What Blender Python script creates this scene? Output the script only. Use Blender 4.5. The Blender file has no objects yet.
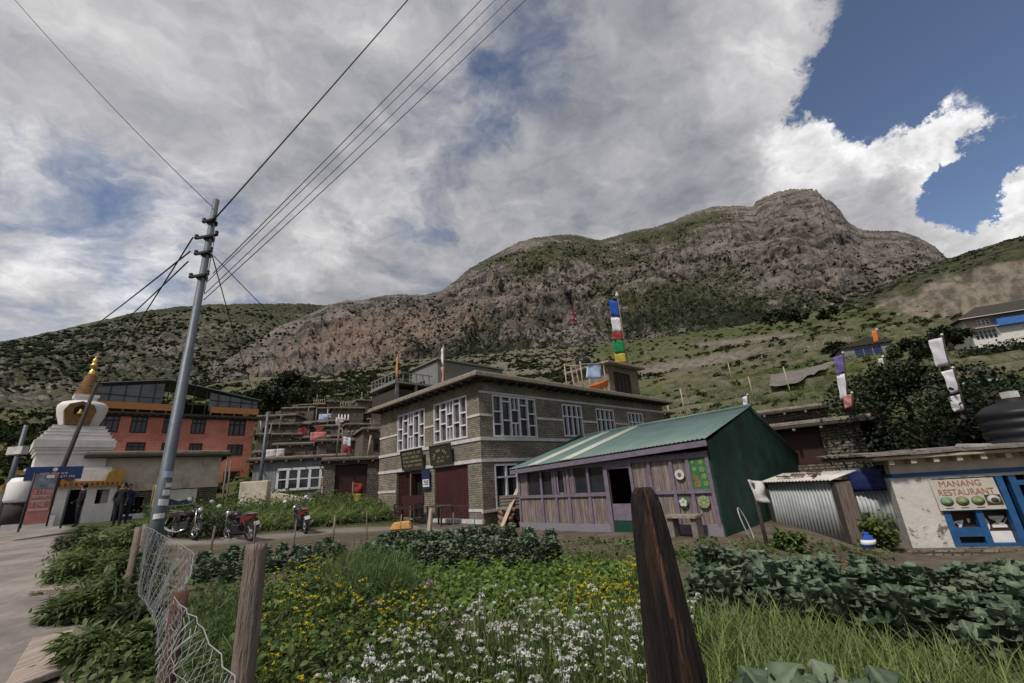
import bpy, math, random
import numpy as np
from mathutils import Vector, Matrix
R = math.radians
random.seed(7); RNG = np.random.default_rng(7)
SC = bpy.context.scene
COL = SC.collection

# ------------------------------------------------------------------ camera
CAM_H = 1.75
F_PX = 420.0; ROLL = R(4.0); PITCH = R(18.27)
_f = np.array([0, math.cos(PITCH), math.sin(PITCH)])
_u0 = np.array([0, -math.sin(PITCH), math.cos(PITCH)])
_r0 = np.array([1.0, 0, 0])
CU = math.cos(ROLL)*_u0 + math.sin(ROLL)*_r0
CR = math.cos(ROLL)*_r0 - math.sin(ROLL)*_u0
EYE = np.array([0, 0, CAM_H])
cam_d = bpy.data.cameras.new('camera'); cam = bpy.data.objects.new('camera', cam_d); COL.objects.link(cam)
cam_d.sensor_width = 36.0; cam_d.lens = F_PX/1024*36.0
cam_d.clip_start = 0.05; cam_d.clip_end = 20000
M = Matrix(((CR[0], CU[0], -_f[0], 0), (CR[1], CU[1], -_f[1], 0), (CR[2], CU[2], -_f[2], CAM_H), (0, 0, 0, 1)))
cam.matrix_world = M
SC.camera = cam

# ------------------------------------------------------------------ exposure
SC.view_settings.view_transform = 'Standard'; SC.view_settings.look = 'None'
SC.view_settings.gamma = 1.0; SC.view_settings.use_curve_mapping = False
SC.view_settings.exposure = 0.30
SC.cycles.max_bounces = 5; SC.cycles.diffuse_bounces = 2; SC.cycles.glossy_bounces = 2
SC.cycles.transparent_max_bounces = 8; SC.cycles.use_denoising = True
SC.cycles.caustics_reflective = False; SC.cycles.caustics_refractive = False

# ------------------------------------------------------------------ sun (behind thin cloud)
SUN_DIR = Vector((-0.36, -0.50, 0.79)).normalized()
sd = bpy.data.lights.new('sun', 'SUN'); sd.energy = 2.7; sd.angle = R(5); sd.color = (1.0, 0.94, 0.86)
sun = bpy.data.objects.new('sun', sd); COL.objects.link(sun)
sun.rotation_euler = SUN_DIR.to_track_quat('Z', 'Y').to_euler()
sun.location = (-20, -30, 50)

def ray(px, py):
    return _f + CR*(px-512)/F_PX + CU*(341.5-py)/F_PX
def Pz(px, py, z):
    d = ray(px, py); return EYE + d*(z-CAM_H)/d[2]
def Pr(px, py, r):
    d = ray(px, py); return EYE + d*r/math.hypot(d[0], d[1])

# ------------------------------------------------------------------ world: Nishita sky + cloud layer
W = bpy.data.worlds.new('World'); SC.world = W; W.use_nodes = True
nt = W.node_tree; nt.nodes.clear()
def wn(t, **kw):
    n = nt.nodes.new(t)
    for k, v in kw.items(): setattr(n, k, v)
    return n
def wlink(a, b): nt.links.new(a, b)
def wmath(op, a, b=None, clamp=False):
    n = wn('ShaderNodeMath', operation=op, use_clamp=clamp)
    for i, s in enumerate((a, b)):
        if s is None: continue
        if isinstance(s, (int, float)): n.inputs[i].default_value = s
        else: wlink(s, n.inputs[i])
    return n.outputs[0]
def wvm(op, a, b=None):
    n = wn('ShaderNodeVectorMath', operation=op)
    for i, s in enumerate((a, b)):
        if s is None: continue
        if isinstance(s, (tuple, list)): n.inputs[i].default_value = s
        else: wlink(s, n.inputs[i])
    return n
def wmap(v, a, b, c=0.0, d=1.0, smooth=True):
    n = wn('ShaderNodeMapRange'); n.interpolation_type = 'SMOOTHSTEP' if smooth else 'LINEAR'
    wlink(v, n.inputs[0])
    for i, x in zip((1, 2, 3, 4), (a, b, c, d)): n.inputs[i].default_value = x
    return n.outputs[0]
sky = wn('ShaderNodeTexSky', sky_type='NISHITA'); sky.sun_disc = False
sky.sun_elevation = math.asin(SUN_DIR.z); sky.sun_rotation = math.atan2(SUN_DIR.x, SUN_DIR.y)
sky.altitude = 3500; sky.air_density = 1.0; sky.dust_density = 0.4; sky.ozone_density = 2.0
tc = wn('ShaderNodeTexCoord'); DIR = tc.outputs['Generated']
nd = wvm('NORMALIZE', DIR).outputs[0]
sep = wn('ShaderNodeSeparateXYZ'); wlink(nd, sep.inputs[0])
den = wmath('ADD', wmath('MAXIMUM', sep.outputs[2], 0.0), 0.30)
cmb = wn('ShaderNodeCombineXYZ')
wlink(wmath('DIVIDE', sep.outputs[0], den), cmb.inputs[0]); wlink(wmath('DIVIDE', sep.outputs[1], den), cmb.inputs[1])
plane = cmb.outputs[0]
def wnoise(vec, scale, detail, rough, lac=2.0, dist=0.0, w=None):
    n = wn('ShaderNodeTexNoise'); n.noise_dimensions = '3D'
    n.inputs['Scale'].default_value = scale; n.inputs['Detail'].default_value = detail
    n.inputs['Roughness'].default_value = rough; n.inputs['Lacunarity'].default_value = lac
    n.inputs['Distortion'].default_value = dist
    wlink(vec, n.inputs['Vector']); return n
warp = wnoise(plane, 2.2, 5, 0.6)
wv = wvm('SCALE', wvm('SUBTRACT', warp.outputs['Color'], (0.5, 0.5, 0.5)).outputs[0]); wv.inputs['Scale'].default_value = 0.35
pw = wvm('ADD', plane, wv.outputs[0]).outputs[0]
mp = wn('ShaderNodeMapping'); mp.inputs['Rotation'].default_value = (0, 0, R(-25)); mp.inputs['Scale'].default_value = (1.0, 1.5, 1.0)
mp.inputs['Location'].default_value = (3.1, 1.7, 0)
wlink(pw, mp.inputs[0])
shape = wnoise(mp.outputs[0], 2.4, 9, 0.60).outputs[0]
fine = wnoise(pw, 7.5, 8, 0.62).outputs[0]
# direction warped a little, so that the placed openings and banks get ragged edges
wv2 = wvm('SCALE', wvm('SUBTRACT', wnoise(nd, 7.0, 10, 0.68).outputs['Color'], (0.5, 0.5, 0.5)).outputs[0]); wv2.inputs['Scale'].default_value = 0.24
dw = wvm('NORMALIZE', wvm('ADD', nd, wv2.outputs[0]).outputs[0]).outputs[0]
def wblob(px, py, ang, amp):
    d = ray(px, py); d = d/np.linalg.norm(d)
    dt = wvm('DOT_PRODUCT', dw, tuple(d)).outputs['Value']
    return wmap(dt, math.cos(R(ang*1.12)), math.cos(R(ang*0.10)), 0.0, amp)
def wsum(items):
    s = items[0]
    for i in items[1:]: s = wmath('ADD', s, i)
    return s
cover = wsum([wmath('ADD', wmath('MULTIPLY', shape, 0.9), 0.135), wmath('MULTIPLY', wmath('SUBTRACT', fine, 0.5), 0.55),
    wblob(1015, 15, 16, -0.72), wblob(920, 62, 9, -0.50), wblob(860, 100, 6.5, -0.42), wblob(960, 178, 4.2, -1.5), wblob(990, 160, 3.5, -0.9), wblob(1020, 112, 3.5, -0.6), wblob(1090, 60, 14, -0.5),
    wblob(535, 78, 9, -0.15), wblob(480, 110, 7, -0.09), wblob(165, 195, 10, -0.13), wblob(55, 195, 8, -0.10), wblob(620, 60, 5, -0.06), wblob(400, 150, 6, -0.06),
    wblob(868, 158, 5.5, 0.75), wblob(935, 128, 5.0, 0.75), wblob(975, 110, 4.0, 0.75), wblob(905, 160, 5, 0.6), wblob(805, 158, 5, 0.45), wblob(1024, 150, 4.5, 0.9), wblob(930, 222, 9, 0.6), wblob(1005, 205, 6, 0.7),
    wblob(690, 60, 14, 0.25), wblob(740, 160, 12, 0.3), wblob(330, 30, 20, 0.18), wblob(100, 60, 16, 0.16), wblob(560, 200, 14, 0.22), wblob(330, 260, 12, 0.10)])
alpha = wmap(cover, 0.22, 0.68, 0.0, 1.0)
# shade inside the cloud: thin, lit cloud is bright; thick bases are grey
shade = wsum([wmath('MULTIPLY', wmath('SUBTRACT', fine, 0.5), 0.85), wmath('MULTIPLY', wmath('SUBTRACT', wnoise(mp.outputs[0], 3.4, 6, 0.55, dist=0.3).outputs[0], 0.5), 1.0),
    wblob(590, 45, 12, -0.16), wblob(560, 205, 16, -0.16), wblob(720, 190, 9, -0.10), wblob(400, 250, 10, -0.10), wblob(700, 110, 8, -0.05), wblob(330, 95, 8, -0.1),
    wblob(120, 130, 17, 0.08), wblob(30, 250, 14, 0.10), wblob(790, 40, 10, 0.14), wblob(815, 160, 6, 0.26), wblob(800, 150, 3.5, 0.12), wblob(955, 170, 3.5, 0.3), wblob(985, 110, 4.0, 0.2), wblob(880, 118, 5, 0.32), wblob(930, 105, 4, 0.2), wblob(1000, 195, 6, 0.2), wblob(930, 205, 9, 0.08), wblob(650, 110, 6, 0.10), wblob(330, 240, 4, 0.22), wblob(110, 290, 10, 0.08), wblob(600, 150, 5, 0.08), wblob(1010, 160, 4, 0.18)])
cr = wn('ShaderNodeValToRGB'); cr.color_ramp.interpolation = 'B_SPLINE'
el = cr.color_ramp.elements
el[0].position = 0.0; el[0].color = (0.105, 0.115, 0.145, 1)
el[1].position = 1.0; el[1].color = (0.80, 0.80, 0.82, 1)
for p_, c_ in ((0.30, (0.200, 0.207, 0.230)), (0.50, (0.300, 0.300, 0.315)), (0.70, (0.440, 0.435, 0.440)), (0.86, (0.62, 0.615, 0.62))):
    e = el.new(p_); e.color = (*[x*1.0 for x in c_], 1)
wlink(wmap(shade, -0.64, 0.60, 0, 1, smooth=False), cr.inputs[0])
SKY_K = 0.085
cscale = wvm('SCALE', cr.outputs[0]); cscale.inputs['Scale'].default_value = 1.15/SKY_K
mixc = wn('ShaderNodeMix', data_type='RGBA'); wlink(alpha, mixc.inputs[0]); skyb = wvm('MULTIPLY', sky.outputs[0], (1.5, 1.35, 1.25)); wlink(skyb.outputs[0], mixc.inputs[6]); wlink(cscale.outputs[0], mixc.inputs[7])
bg = wn('ShaderNodeBackground'); bg.inputs[1].default_value = SKY_K
wlink(mixc.outputs[2], bg.inputs[0])
wo = wn('ShaderNodeOutputWorld'); wlink(bg.outputs[0], wo.inputs[0])
W.cycles.sampling_method = 'MANUAL'; W.cycles.sample_map_resolution = 512

# ------------------------------------------------------------------ helpers: materials
def mat(name, base=(0.3,0.3,0.3), rough=0.8, var=0.25, vscale=3.0, bump=0.3, bscale=18.0, metal=0.0, spec=0.3, dark=None, coords='UV', stretch=(1,1,1), extra=None, detail=6, dist=0.0):
    """noise-varied principled material; extra(nt, colour_socket, vec) may return a new colour (and height) socket"""
    m = bpy.data.materials.new(name); m.use_nodes = True
    t = m.node_tree; b = t.nodes['Principled BSDF']; b.inputs['Roughness'].default_value = rough
    b.inputs['Metallic'].default_value = metal; b.inputs['Specular IOR Level'].default_value = spec
    c = t.nodes.new('ShaderNodeTexCoord'); mp_ = t.nodes.new('ShaderNodeMapping'); mp_.inputs['Scale'].default_value = stretch
    t.links.new(c.outputs[coords], mp_.inputs[0]); vec = mp_.outputs[0]
    n = t.nodes.new('ShaderNodeTexNoise'); n.inputs['Scale'].default_value = vscale; n.inputs['Detail'].default_value = detail; n.inputs['Roughness'].default_value = 0.65
    n.inputs['Distortion'].default_value = dist
    t.links.new(vec, n.inputs['Vector'])
    r = t.nodes.new('ShaderNodeValToRGB'); e = r.color_ramp.elements
    d = dark or tuple(x*(1-var) for x in base)
    e[0].position = 0.32; e[0].color = (*d, 1); e[1].position = 0.68; e[1].color = (*[min(1, x*(1+var*0.6)) for x in base], 1)
    t.links.new(n.outputs[0], r.inputs[0]); col = r.outputs[0]
    hgt = None
    if extra:
        res = extra(t, col, vec)
        if isinstance(res, tuple): col, hgt = res
        else: col = res
    t.links.new(col, b.inputs['Base Color'])
    n2 = t.nodes.new('ShaderNodeTexNoise'); n2.inputs['Scale'].default_value = bscale; n2.inputs['Detail'].default_value = 5
    t.links.new(vec, n2.inputs['Vector'])
    if bump:
        bp = t.nodes.new('ShaderNodeBump'); bp.inputs['Strength'].default_value = bump; bp.inputs['Distance'].default_value = 0.03
        h = n2.outputs[0]
        if hgt is not None:
            a = t.nodes.new('ShaderNodeMath'); a.operation = 'MULTIPLY_ADD'; t.links.new(hgt, a.inputs[0]); a.inputs[1].default_value = 1.5; t.links.new(h, a.inputs[2]); h = a.outputs[0]
        t.links.new(h, bp.inputs['Height']); t.links.new(bp.outputs[0], b.inputs['Normal'])
    return m
def nmix(t, fac, a, b, mode='MIX'):
    n = t.nodes.new('ShaderNodeMix'); n.data_type = 'RGBA'; n.blend_type = mode
    for i, s in ((0, fac), (6, a), (7, b)):
        if isinstance(s, (int, float)): n.inputs[i].default_value = s
        elif isinstance(s, tuple): n.inputs[i].default_value = (*s, 1) if len(s) == 3 else s
        else: t.links.new(s, n.inputs[i])
    return n.outputs[2]
def nnoise(t, vec, scale, detail=5, rough=0.6, dist=0.0):
    n = t.nodes.new('ShaderNodeTexNoise'); n.inputs['Scale'].default_value = scale; n.inputs['Detail'].default_value = detail
    n.inputs['Roughness'].default_value = rough; n.inputs['Distortion'].default_value = dist
    t.links.new(vec, n.inputs['Vector']); return n.outputs[0]
def nramp(t, v, a, b, c=0.0, d=1.0):
    n = t.nodes.new('ShaderNodeMapRange'); n.interpolation_type = 'SMOOTHSTEP'; t.links.new(v, n.inputs[0])
    for i, x in zip((1,2,3,4), (a,b,c,d)): n.inputs[i].default_value = x
    return n.outputs[0]
def nmath(t, op, a, b=None, clamp=False):
    n = t.nodes.new('ShaderNodeMath'); n.operation = op; n.use_clamp = clamp
    for i, s in enumerate((a, b)):
        if s is None: continue
        if isinstance(s, (int, float)): n.inputs[i].default_value = s
        else: t.links.new(s, n.inputs[i])
    return n.outputs[0]
def nmapping(t, vec, scale=(1,1,1), loc=(0,0,0), rot=(0,0,0)):
    n = t.nodes.new('ShaderNodeMapping'); n.inputs['Scale'].default_value = scale; n.inputs['Location'].default_value = loc; n.inputs['Rotation'].default_value = rot
    t.links.new(vec, n.inputs[0]); return n.outputs[0]
def stone_extra(bw=0.45, bh=0.14, mortar=(0.05,0.045,0.04), msize=0.014, c2=(0.16,0.14,0.105), c1=(0.24,0.21,0.165), blend=0.8):
    def ex(t, col, vec):
        w = t.nodes.new('ShaderNodeVectorMath'); w.operation = 'MULTIPLY_ADD'
        nz = t.nodes.new('ShaderNodeTexNoise'); nz.inputs['Scale'].default_value = 2.5; nz.inputs['Detail'].default_value = 3; t.links.new(vec, nz.inputs['Vector'])
        t.links.new(nz.outputs['Color'], w.inputs[0]); w.inputs[1].default_value = (0.16, 0.075, 0); t.links.new(vec, w.inputs[2])
        b = t.nodes.new('ShaderNodeTexBrick'); t.links.new(w.outputs[0], b.inputs['Vector'])
        b.inputs['Scale'].default_value = 1.0; b.inputs['Brick Width'].default_value = bw; b.inputs['Row Height'].default_value = bh
        b.inputs['Mortar Size'].default_value = msize; b.inputs['Mortar Smooth'].default_value = 0.3
        b.offset = 0.5; b.offset_frequency = 2; b.squash = 0.6; b.squash_frequency = 3
        b.inputs['Color1'].default_value = (*c1, 1); b.inputs['Color2'].default_value = (*c2, 1); b.inputs['Mortar'].default_value = (*mortar, 1)
        b.inputs['Bias'].default_value = 0.0
        h = nmath(t, 'SUBTRACT', 1.0, b.outputs['Fac'])
        c = nmix(t, blend, col, b.outputs['Color'])
        big = nramp(t, nnoise(t, vec, 0.5, 4), 0.35, 0.7, 0.75, 1.15)
        fin = nramp(t, nnoise(t, vec, 14, 4), 0.3, 0.7, 0.7, 1.25)
        k = nmath(t, 'MULTIPLY', big, fin)
        cc = t.nodes.new('ShaderNodeVectorMath'); cc.operation = 'SCALE'; t.links.new(c, cc.inputs[0]); t.links.new(k, cc.inputs['Scale'])
        return cc.outputs[0], h
    return ex
def plank_extra(width=0.14, gap=0.05, tint=0.35, axis=0):
    """boards side by side along u, each with its own tone and a dark joint"""
    def ex(t, col, vec):
        s = t.nodes.new('ShaderNodeSeparateXYZ'); t.links.new(vec, s.inputs[0])
        u = nmath(t, 'DIVIDE', s.outputs[axis], width)
        fl = nmath(t, 'FLOOR', u); fr = nmath(t, 'FRACT', u)
        wn_ = t.nodes.new('ShaderNodeTexWhiteNoise'); wn_.noise_dimensions = '1D'; t.links.new(fl, wn_.inputs['W'])
        k = nramp(t, wn_.outputs[0], 0, 1, 1-tint, 1+tint)
        g = nmath(t, 'LESS_THAN', fr, gap)
        cc = t.nodes.new('ShaderNodeVectorMath'); cc.operation = 'SCALE'; t.links.new(col, cc.inputs[0]); t.links.new(k, cc.inputs['Scale'])
        c = nmix(t, g, cc.outputs[0], (0.015, 0.012, 0.01))
        return c, nmath(t, 'SUBTRACT', 1.0, g)
    return ex
def stain_extra(colr, a=0.55, b=0.68, scale=2.0, amt=0.8, stretch=(1,1,1)):
    def ex(t, col, vec):
        v = nmapping(t, vec, stretch)
        f_ = nmath(t, 'MULTIPLY', nramp(t, nnoise(t, v, scale, 7, 0.7), a, b), amt)
        return nmix(t, f_, col, colr)
    return ex

MT = {}
MT['stone'] = mat('grey brown dressed stone', (0.25,0.225,0.175), 0.9, 0.3, 2, 0.6, 20, extra=stone_extra(0.33,0.088,(0.07,0.062,0.052),0.013,(0.19,0.165,0.125),(0.31,0.272,0.208)))
MT['rubble'] = mat('dry rubble stone', (0.18,0.155,0.125), 0.95, 0.4, 3, 0.7, 14, extra=stone_extra(0.30,0.11,(0.035,0.03,0.025),0.022,(0.125,0.108,0.085),(0.25,0.22,0.185)))
MT['redbrick'] = mat('orange red painted brick', (0.60,0.235,0.17), 0.85, 0.2, 1.2, 0.3, 20, extra=stone_extra(0.5,0.18,(0.45,0.16,0.11),0.012,(0.56,0.20,0.145),(0.64,0.245,0.18),0.8))
MT['band'] = mat('pale plaster band', (0.52,0.50,0.49), 0.85, 0.25, 3, 0.2, 20)
MT['winwhite'] = mat('weathered white paint', (0.62,0.60,0.64), 0.6, 0.18, 6, 0.15, 30)
MT['glass'] = mat('dark window glass', (0.025,0.027,0.032), 0.12, 0.3, 2, 0, 20, spec=0.6)
MT['glasspale'] = mat('curtained window glass', (0.075,0.065,0.065), 0.25, 0.45, 2.5, 0, 20, spec=0.5)
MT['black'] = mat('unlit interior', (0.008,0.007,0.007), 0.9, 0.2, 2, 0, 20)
MT['slab'] = mat('weathered slate roof edge', (0.26,0.22,0.175), 0.9, 0.4, 5, 0.6, 16)
MT['slabdark'] = mat('dark roof timber', (0.05,0.042,0.035), 0.9, 0.35, 6, 0.4, 20)
MT['mudroof'] = mat('flat mud roof', (0.24,0.205,0.165), 0.95, 0.4, 2, 0.5, 12, extra=stain_extra((0.06,0.075,0.03), 0.5, 0.65, 1.3, 0.7))
MT['maroon'] = mat('maroon painted wood', (0.045,0.017,0.016), 0.6, 0.3, 4, 0.2, 20, stretch=(6,1,1))
MT['maroonmetal'] = mat('maroon roller shutter', (0.055,0.016,0.017), 0.55, 0.3, 2, 0.1, 20, extra=plank_extra(0.12, 0.1, 0.1))
MT['signdark'] = mat('dark signboard', (0.035,0.033,0.025), 0.7, 0.4, 4, 0.1)
MT['gold'] = mat('gilt paint', (0.42,0.25,0.06), 0.45, 0.3, 6, 0.1, metal=0.35)
MT['goldshine'] = mat('gilded metal', (0.70,0.42,0.10), 0.3, 0.2, 6, 0.05, metal=0.75)
MT['goldtext'] = mat('yellow lettering paint', (0.28,0.25,0.13), 0.6, 0.3, 8, 0)
MT['navy'] = mat('navy enamel', (0.022,0.035,0.10), 0.5, 0.2, 3, 0)
MT['paper'] = mat('white paper', (0.70,0.69,0.67), 0.8, 0.1, 5, 0)
MT['purple'] = mat('lilac painted timber', (0.168,0.138,0.182), 0.7, 0.3, 5, 0.25, 22, extra=stain_extra((0.13,0.11,0.10), 0.55, 0.72, 4, 0.6))
MT['purplegrey'] = mat('faded lilac skirting board', (0.225,0.205,0.245), 0.8, 0.25, 3, 0.2, 20, extra=stain_extra((0.16,0.145,0.13), 0.45, 0.7, 3, 0.7))
MT['weatherwood'] = mat('weathered grey slab wood', (0.23,0.18,0.165), 0.9, 0.5, 3, 0.5, 20, stretch=(7,0.8,1), extra=plank_extra(0.13, 0.07, 0.3), dist=0.4)
MT['tealtin'] = mat('teal painted corrugated iron', (0.090,0.148,0.134), 0.5, 0.22, 0.9, 0.15, 14, spec=0.45, extra=stain_extra((0.15,0.20,0.185), 0.48, 0.72, 1.6, 0.6, (2.5,0.35,1)))
MT['clearsheet'] = mat('translucent fibreglass sheet', (0.40,0.41,0.35), 0.5, 0.12, 2, 0.1, 14)
MT['greenwall'] = mat('dark green painted tin', (0.013,0.052,0.038), 0.65, 0.55, 1.6, 0.25, 9, extra=plank_extra(0.62, 0.02, 0.16))
MT['greenpanel'] = mat('bright green painted panel', (0.04,0.14,0.055), 0.7, 0.3, 6, 0.1)
MT['greendoor'] = mat('bottle green plinth', (0.006,0.048,0.03), 0.7, 0.3, 4, 0.1)
MT['tin'] = mat('bare corrugated iron', (0.36,0.38,0.38), 0.55, 0.22, 2.0, 0.1, 20, metal=0.25, extra=stain_extra((0.17,0.13,0.10), 0.58, 0.75, 1.6, 0.5, (1,0.3,1)))
MT['rusttin'] = mat('rusted iron roof', (0.56,0.53,0.49), 0.7, 0.25, 2.5, 0.2, 20, metal=0.1, extra=stain_extra((0.24,0.12,0.08), 0.56, 0.68, 2.2, 0.8))
MT['greytin'] = mat('dull grey sheet iron', (0.21,0.22,0.235), 0.6, 0.25, 2.0, 0.1, 20, metal=0.2, extra=plank_extra(0.2, 0.06, 0.12))
MT['whitewash'] = mat('peeling whitewash', (0.52,0.50,0.46), 0.9, 0.12, 3, 0.5, 9, extra=stain_extra((0.12,0.10,0.08), 0.56, 0.63, 2.2, 0.9))
MT['stupa'] = mat('whitewashed plaster', (0.68,0.65,0.63), 0.85, 0.14, 2, 0.3, 8, extra=stain_extra((0.33,0.29,0.27), 0.5, 0.75, 1.1, 0.55, (1,0.35,1)))
MT['cyanblue'] = mat('blue gloss paint', (0.020,0.085,0.215), 0.5, 0.25, 4, 0.1, 25, extra=stain_extra((0.03,0.07,0.14), 0.5, 0.75, 5, 0.5))
MT['brownpanel'] = mat('dark brown panel', (0.055,0.028,0.022), 0.7, 0.3, 4, 0.1)
MT['slate'] = mat('rough roof slate', (0.19,0.165,0.145), 0.9, 0.45, 4, 0.5, 15)
MT['beam'] = mat('pale weathered beam', (0.42,0.34,0.25), 0.85, 0.25, 4, 0.3, 20, stretch=(1,6,1))
MT['concrete'] = mat('bare grey concrete', (0.20,0.20,0.185), 0.9, 0.25, 2, 0.3, 10, extra=stain_extra((0.10,0.10,0.09), 0.5, 0.72, 1.0, 0.6))
MT['lime'] = mat('dirty beige plaster', (0.52,0.45,0.365), 0.9, 0.25, 2, 0.3, 10, extra=stain_extra((0.16,0.13,0.10), 0.52, 0.70, 1.4, 0.7, (1,0.5,1)))
MT['rail'] = mat('orange brown boarding', (0.36,0.15,0.05), 0.6, 0.25, 4, 0.2, 20, stretch=(1,8,1))
MT['iron'] = mat('black iron', (0.02,0.021,0.023), 0.5, 0.2, 5, 0)
MT['steelpole'] = mat('galvanised grey steel', (0.115,0.13,0.15), 0.5, 0.2, 2.5, 0.1, 12, metal=0.3, extra=stain_extra((0.155,0.165,0.18), 0.5, 0.7, 1.5, 0.6, (3,0.4,1)), coords='Object')
MT['wire'] = mat('black cable', (0.018,0.018,0.02), 0.6, 0.1, 2, 0)
MT['galv'] = mat('galvanised wire', (0.34,0.35,0.34), 0.5, 0.3, 6, 0, metal=0.3)
MT['greywood'] = mat('grey weathered post wood', (0.22,0.175,0.145), 0.9, 0.45, 2.5, 0.8, 14, coords='Object', stretch=(9,9,0.9), extra=stain_extra((0.07,0.05,0.04), 0.54, 0.68, 4, 0.8, (1,1,1)))
def _char(t, col, vec):
    m1 = nramp(t, nnoise(t, nmapping(t, vec, (1.6,1.6,1.6)), 1.0, 4, 0.6, 0.6), 0.55, 0.64)
    return nmix(t, m1, col, (0.055,0.030,0.020)), nnoise(t, vec, 3, 6)
MT['charwood'] = mat('charred split timber', (0.020,0.014,0.012), 0.85, 0.6, 3, 1.0, 9, coords='Object', stretch=(12,12,0.8), extra=_char)
MT['splitwood'] = mat('raw split heartwood', (0.135,0.062,0.038), 0.85, 0.6, 3, 0.9, 10, coords='Object', stretch=(22,22,0.9))
MT['plank'] = mat('bare pale plank', (0.40,0.33,0.25), 0.85, 0.3, 3, 0.3, 20, stretch=(1,1,1))
MT['footboard'] = mat('trodden grey boards', (0.34,0.275,0.235), 0.9, 0.25, 3, 0.4, 14, stretch=(6,1,1), extra=plank_extra(0.26, 0.03, 0.14))
MT['tyre'] = mat('tyre rubber', (0.018,0.018,0.018), 0.85, 0.2, 8, 0.2)
MT['redpaint'] = mat('red motorcycle paint', (0.24,0.018,0.022), 0.3, 0.15, 5, 0)
MT['darkpaint'] = mat('dark motorcycle paint', (0.03,0.014,0.016), 0.35, 0.2, 5, 0)
MT['chrome'] = mat('bright metal', (0.6,0.6,0.62), 0.25, 0.1, 5, 0, metal=0.8)
MT['whiteplastic_reflection'] = mat('white plastic', (0.74,0.73,0.72), 0.5, 0.1, 3, 0)  # real plastic on the drum; a painted reflection on the motorcycle mirrors
MT['dirtycloth'] = mat('grubby white cloth', (0.55,0.53,0.50), 0.95, 0.25, 4, 0.3)
MT['tank'] = mat('black water tank plastic', (0.012,0.013,0.015), 0.5, 0.2, 3, 0)
MT['tarpblue'] = mat('blue tarpaulin', (0.012,0.022,0.09), 0.6, 0.25, 2, 0.2)
for k_, c_ in (('f_blue',(0.022,0.075,0.36)), ('f_white',(0.62,0.60,0.64)), ('f_red',(0.27,0.04,0.04)), ('f_green',(0.012,0.20,0.07)), ('f_yellow',(0.42,0.33,0.06)), ('f_orange',(0.72,0.20,0.05)), ('f_paleblue',(0.36,0.45,0.62)), ('f_violet',(0.14,0.11,0.30)), ('f_pink',(0.50,0.20,0.19)), ('f_crimson',(0.33,0.02,0.05)), ('f_darkblue',(0.02,0.03,0.12))):
    MT[k_] = mat(k_[2:]+' cloth', c_, 0.9, 0.2, 6, 0.1)
MT['skin'] = mat('skin', (0.30,0.17,0.11), 0.6, 0.1, 5, 0)
MT['hair'] = mat('black hair', (0.01,0.009,0.008), 0.6, 0.2, 9, 0.2)
MT['jacket'] = mat('black jacket', (0.014,0.015,0.02), 0.85, 0.3, 6, 0.2)
MT['trousers'] = mat('dark trousers', (0.025,0.027,0.035), 0.9, 0.3, 6, 0.2)
MT['bluehouse'] = mat('blue painted tin', (0.05,0.15,0.42), 0.6, 0.2, 2, 0.1)
MT['whitewall'] = mat('cream white wall', (0.62,0.60,0.56), 0.9, 0.12, 2, 0.2)
MT['aqua'] = mat('aqua tin roof', (0.22,0.40,0.36), 0.55, 0.15, 1.5, 0.1)
MT['firewood'] = mat('stacked firewood', (0.22,0.105,0.065), 0.9, 0.5, 7, 0.6, 12)
MT['boulder'] = mat('grey boulder', (0.27,0.25,0.23), 0.95, 0.35, 2.5, 0.6, 8, coords='Object')

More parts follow.
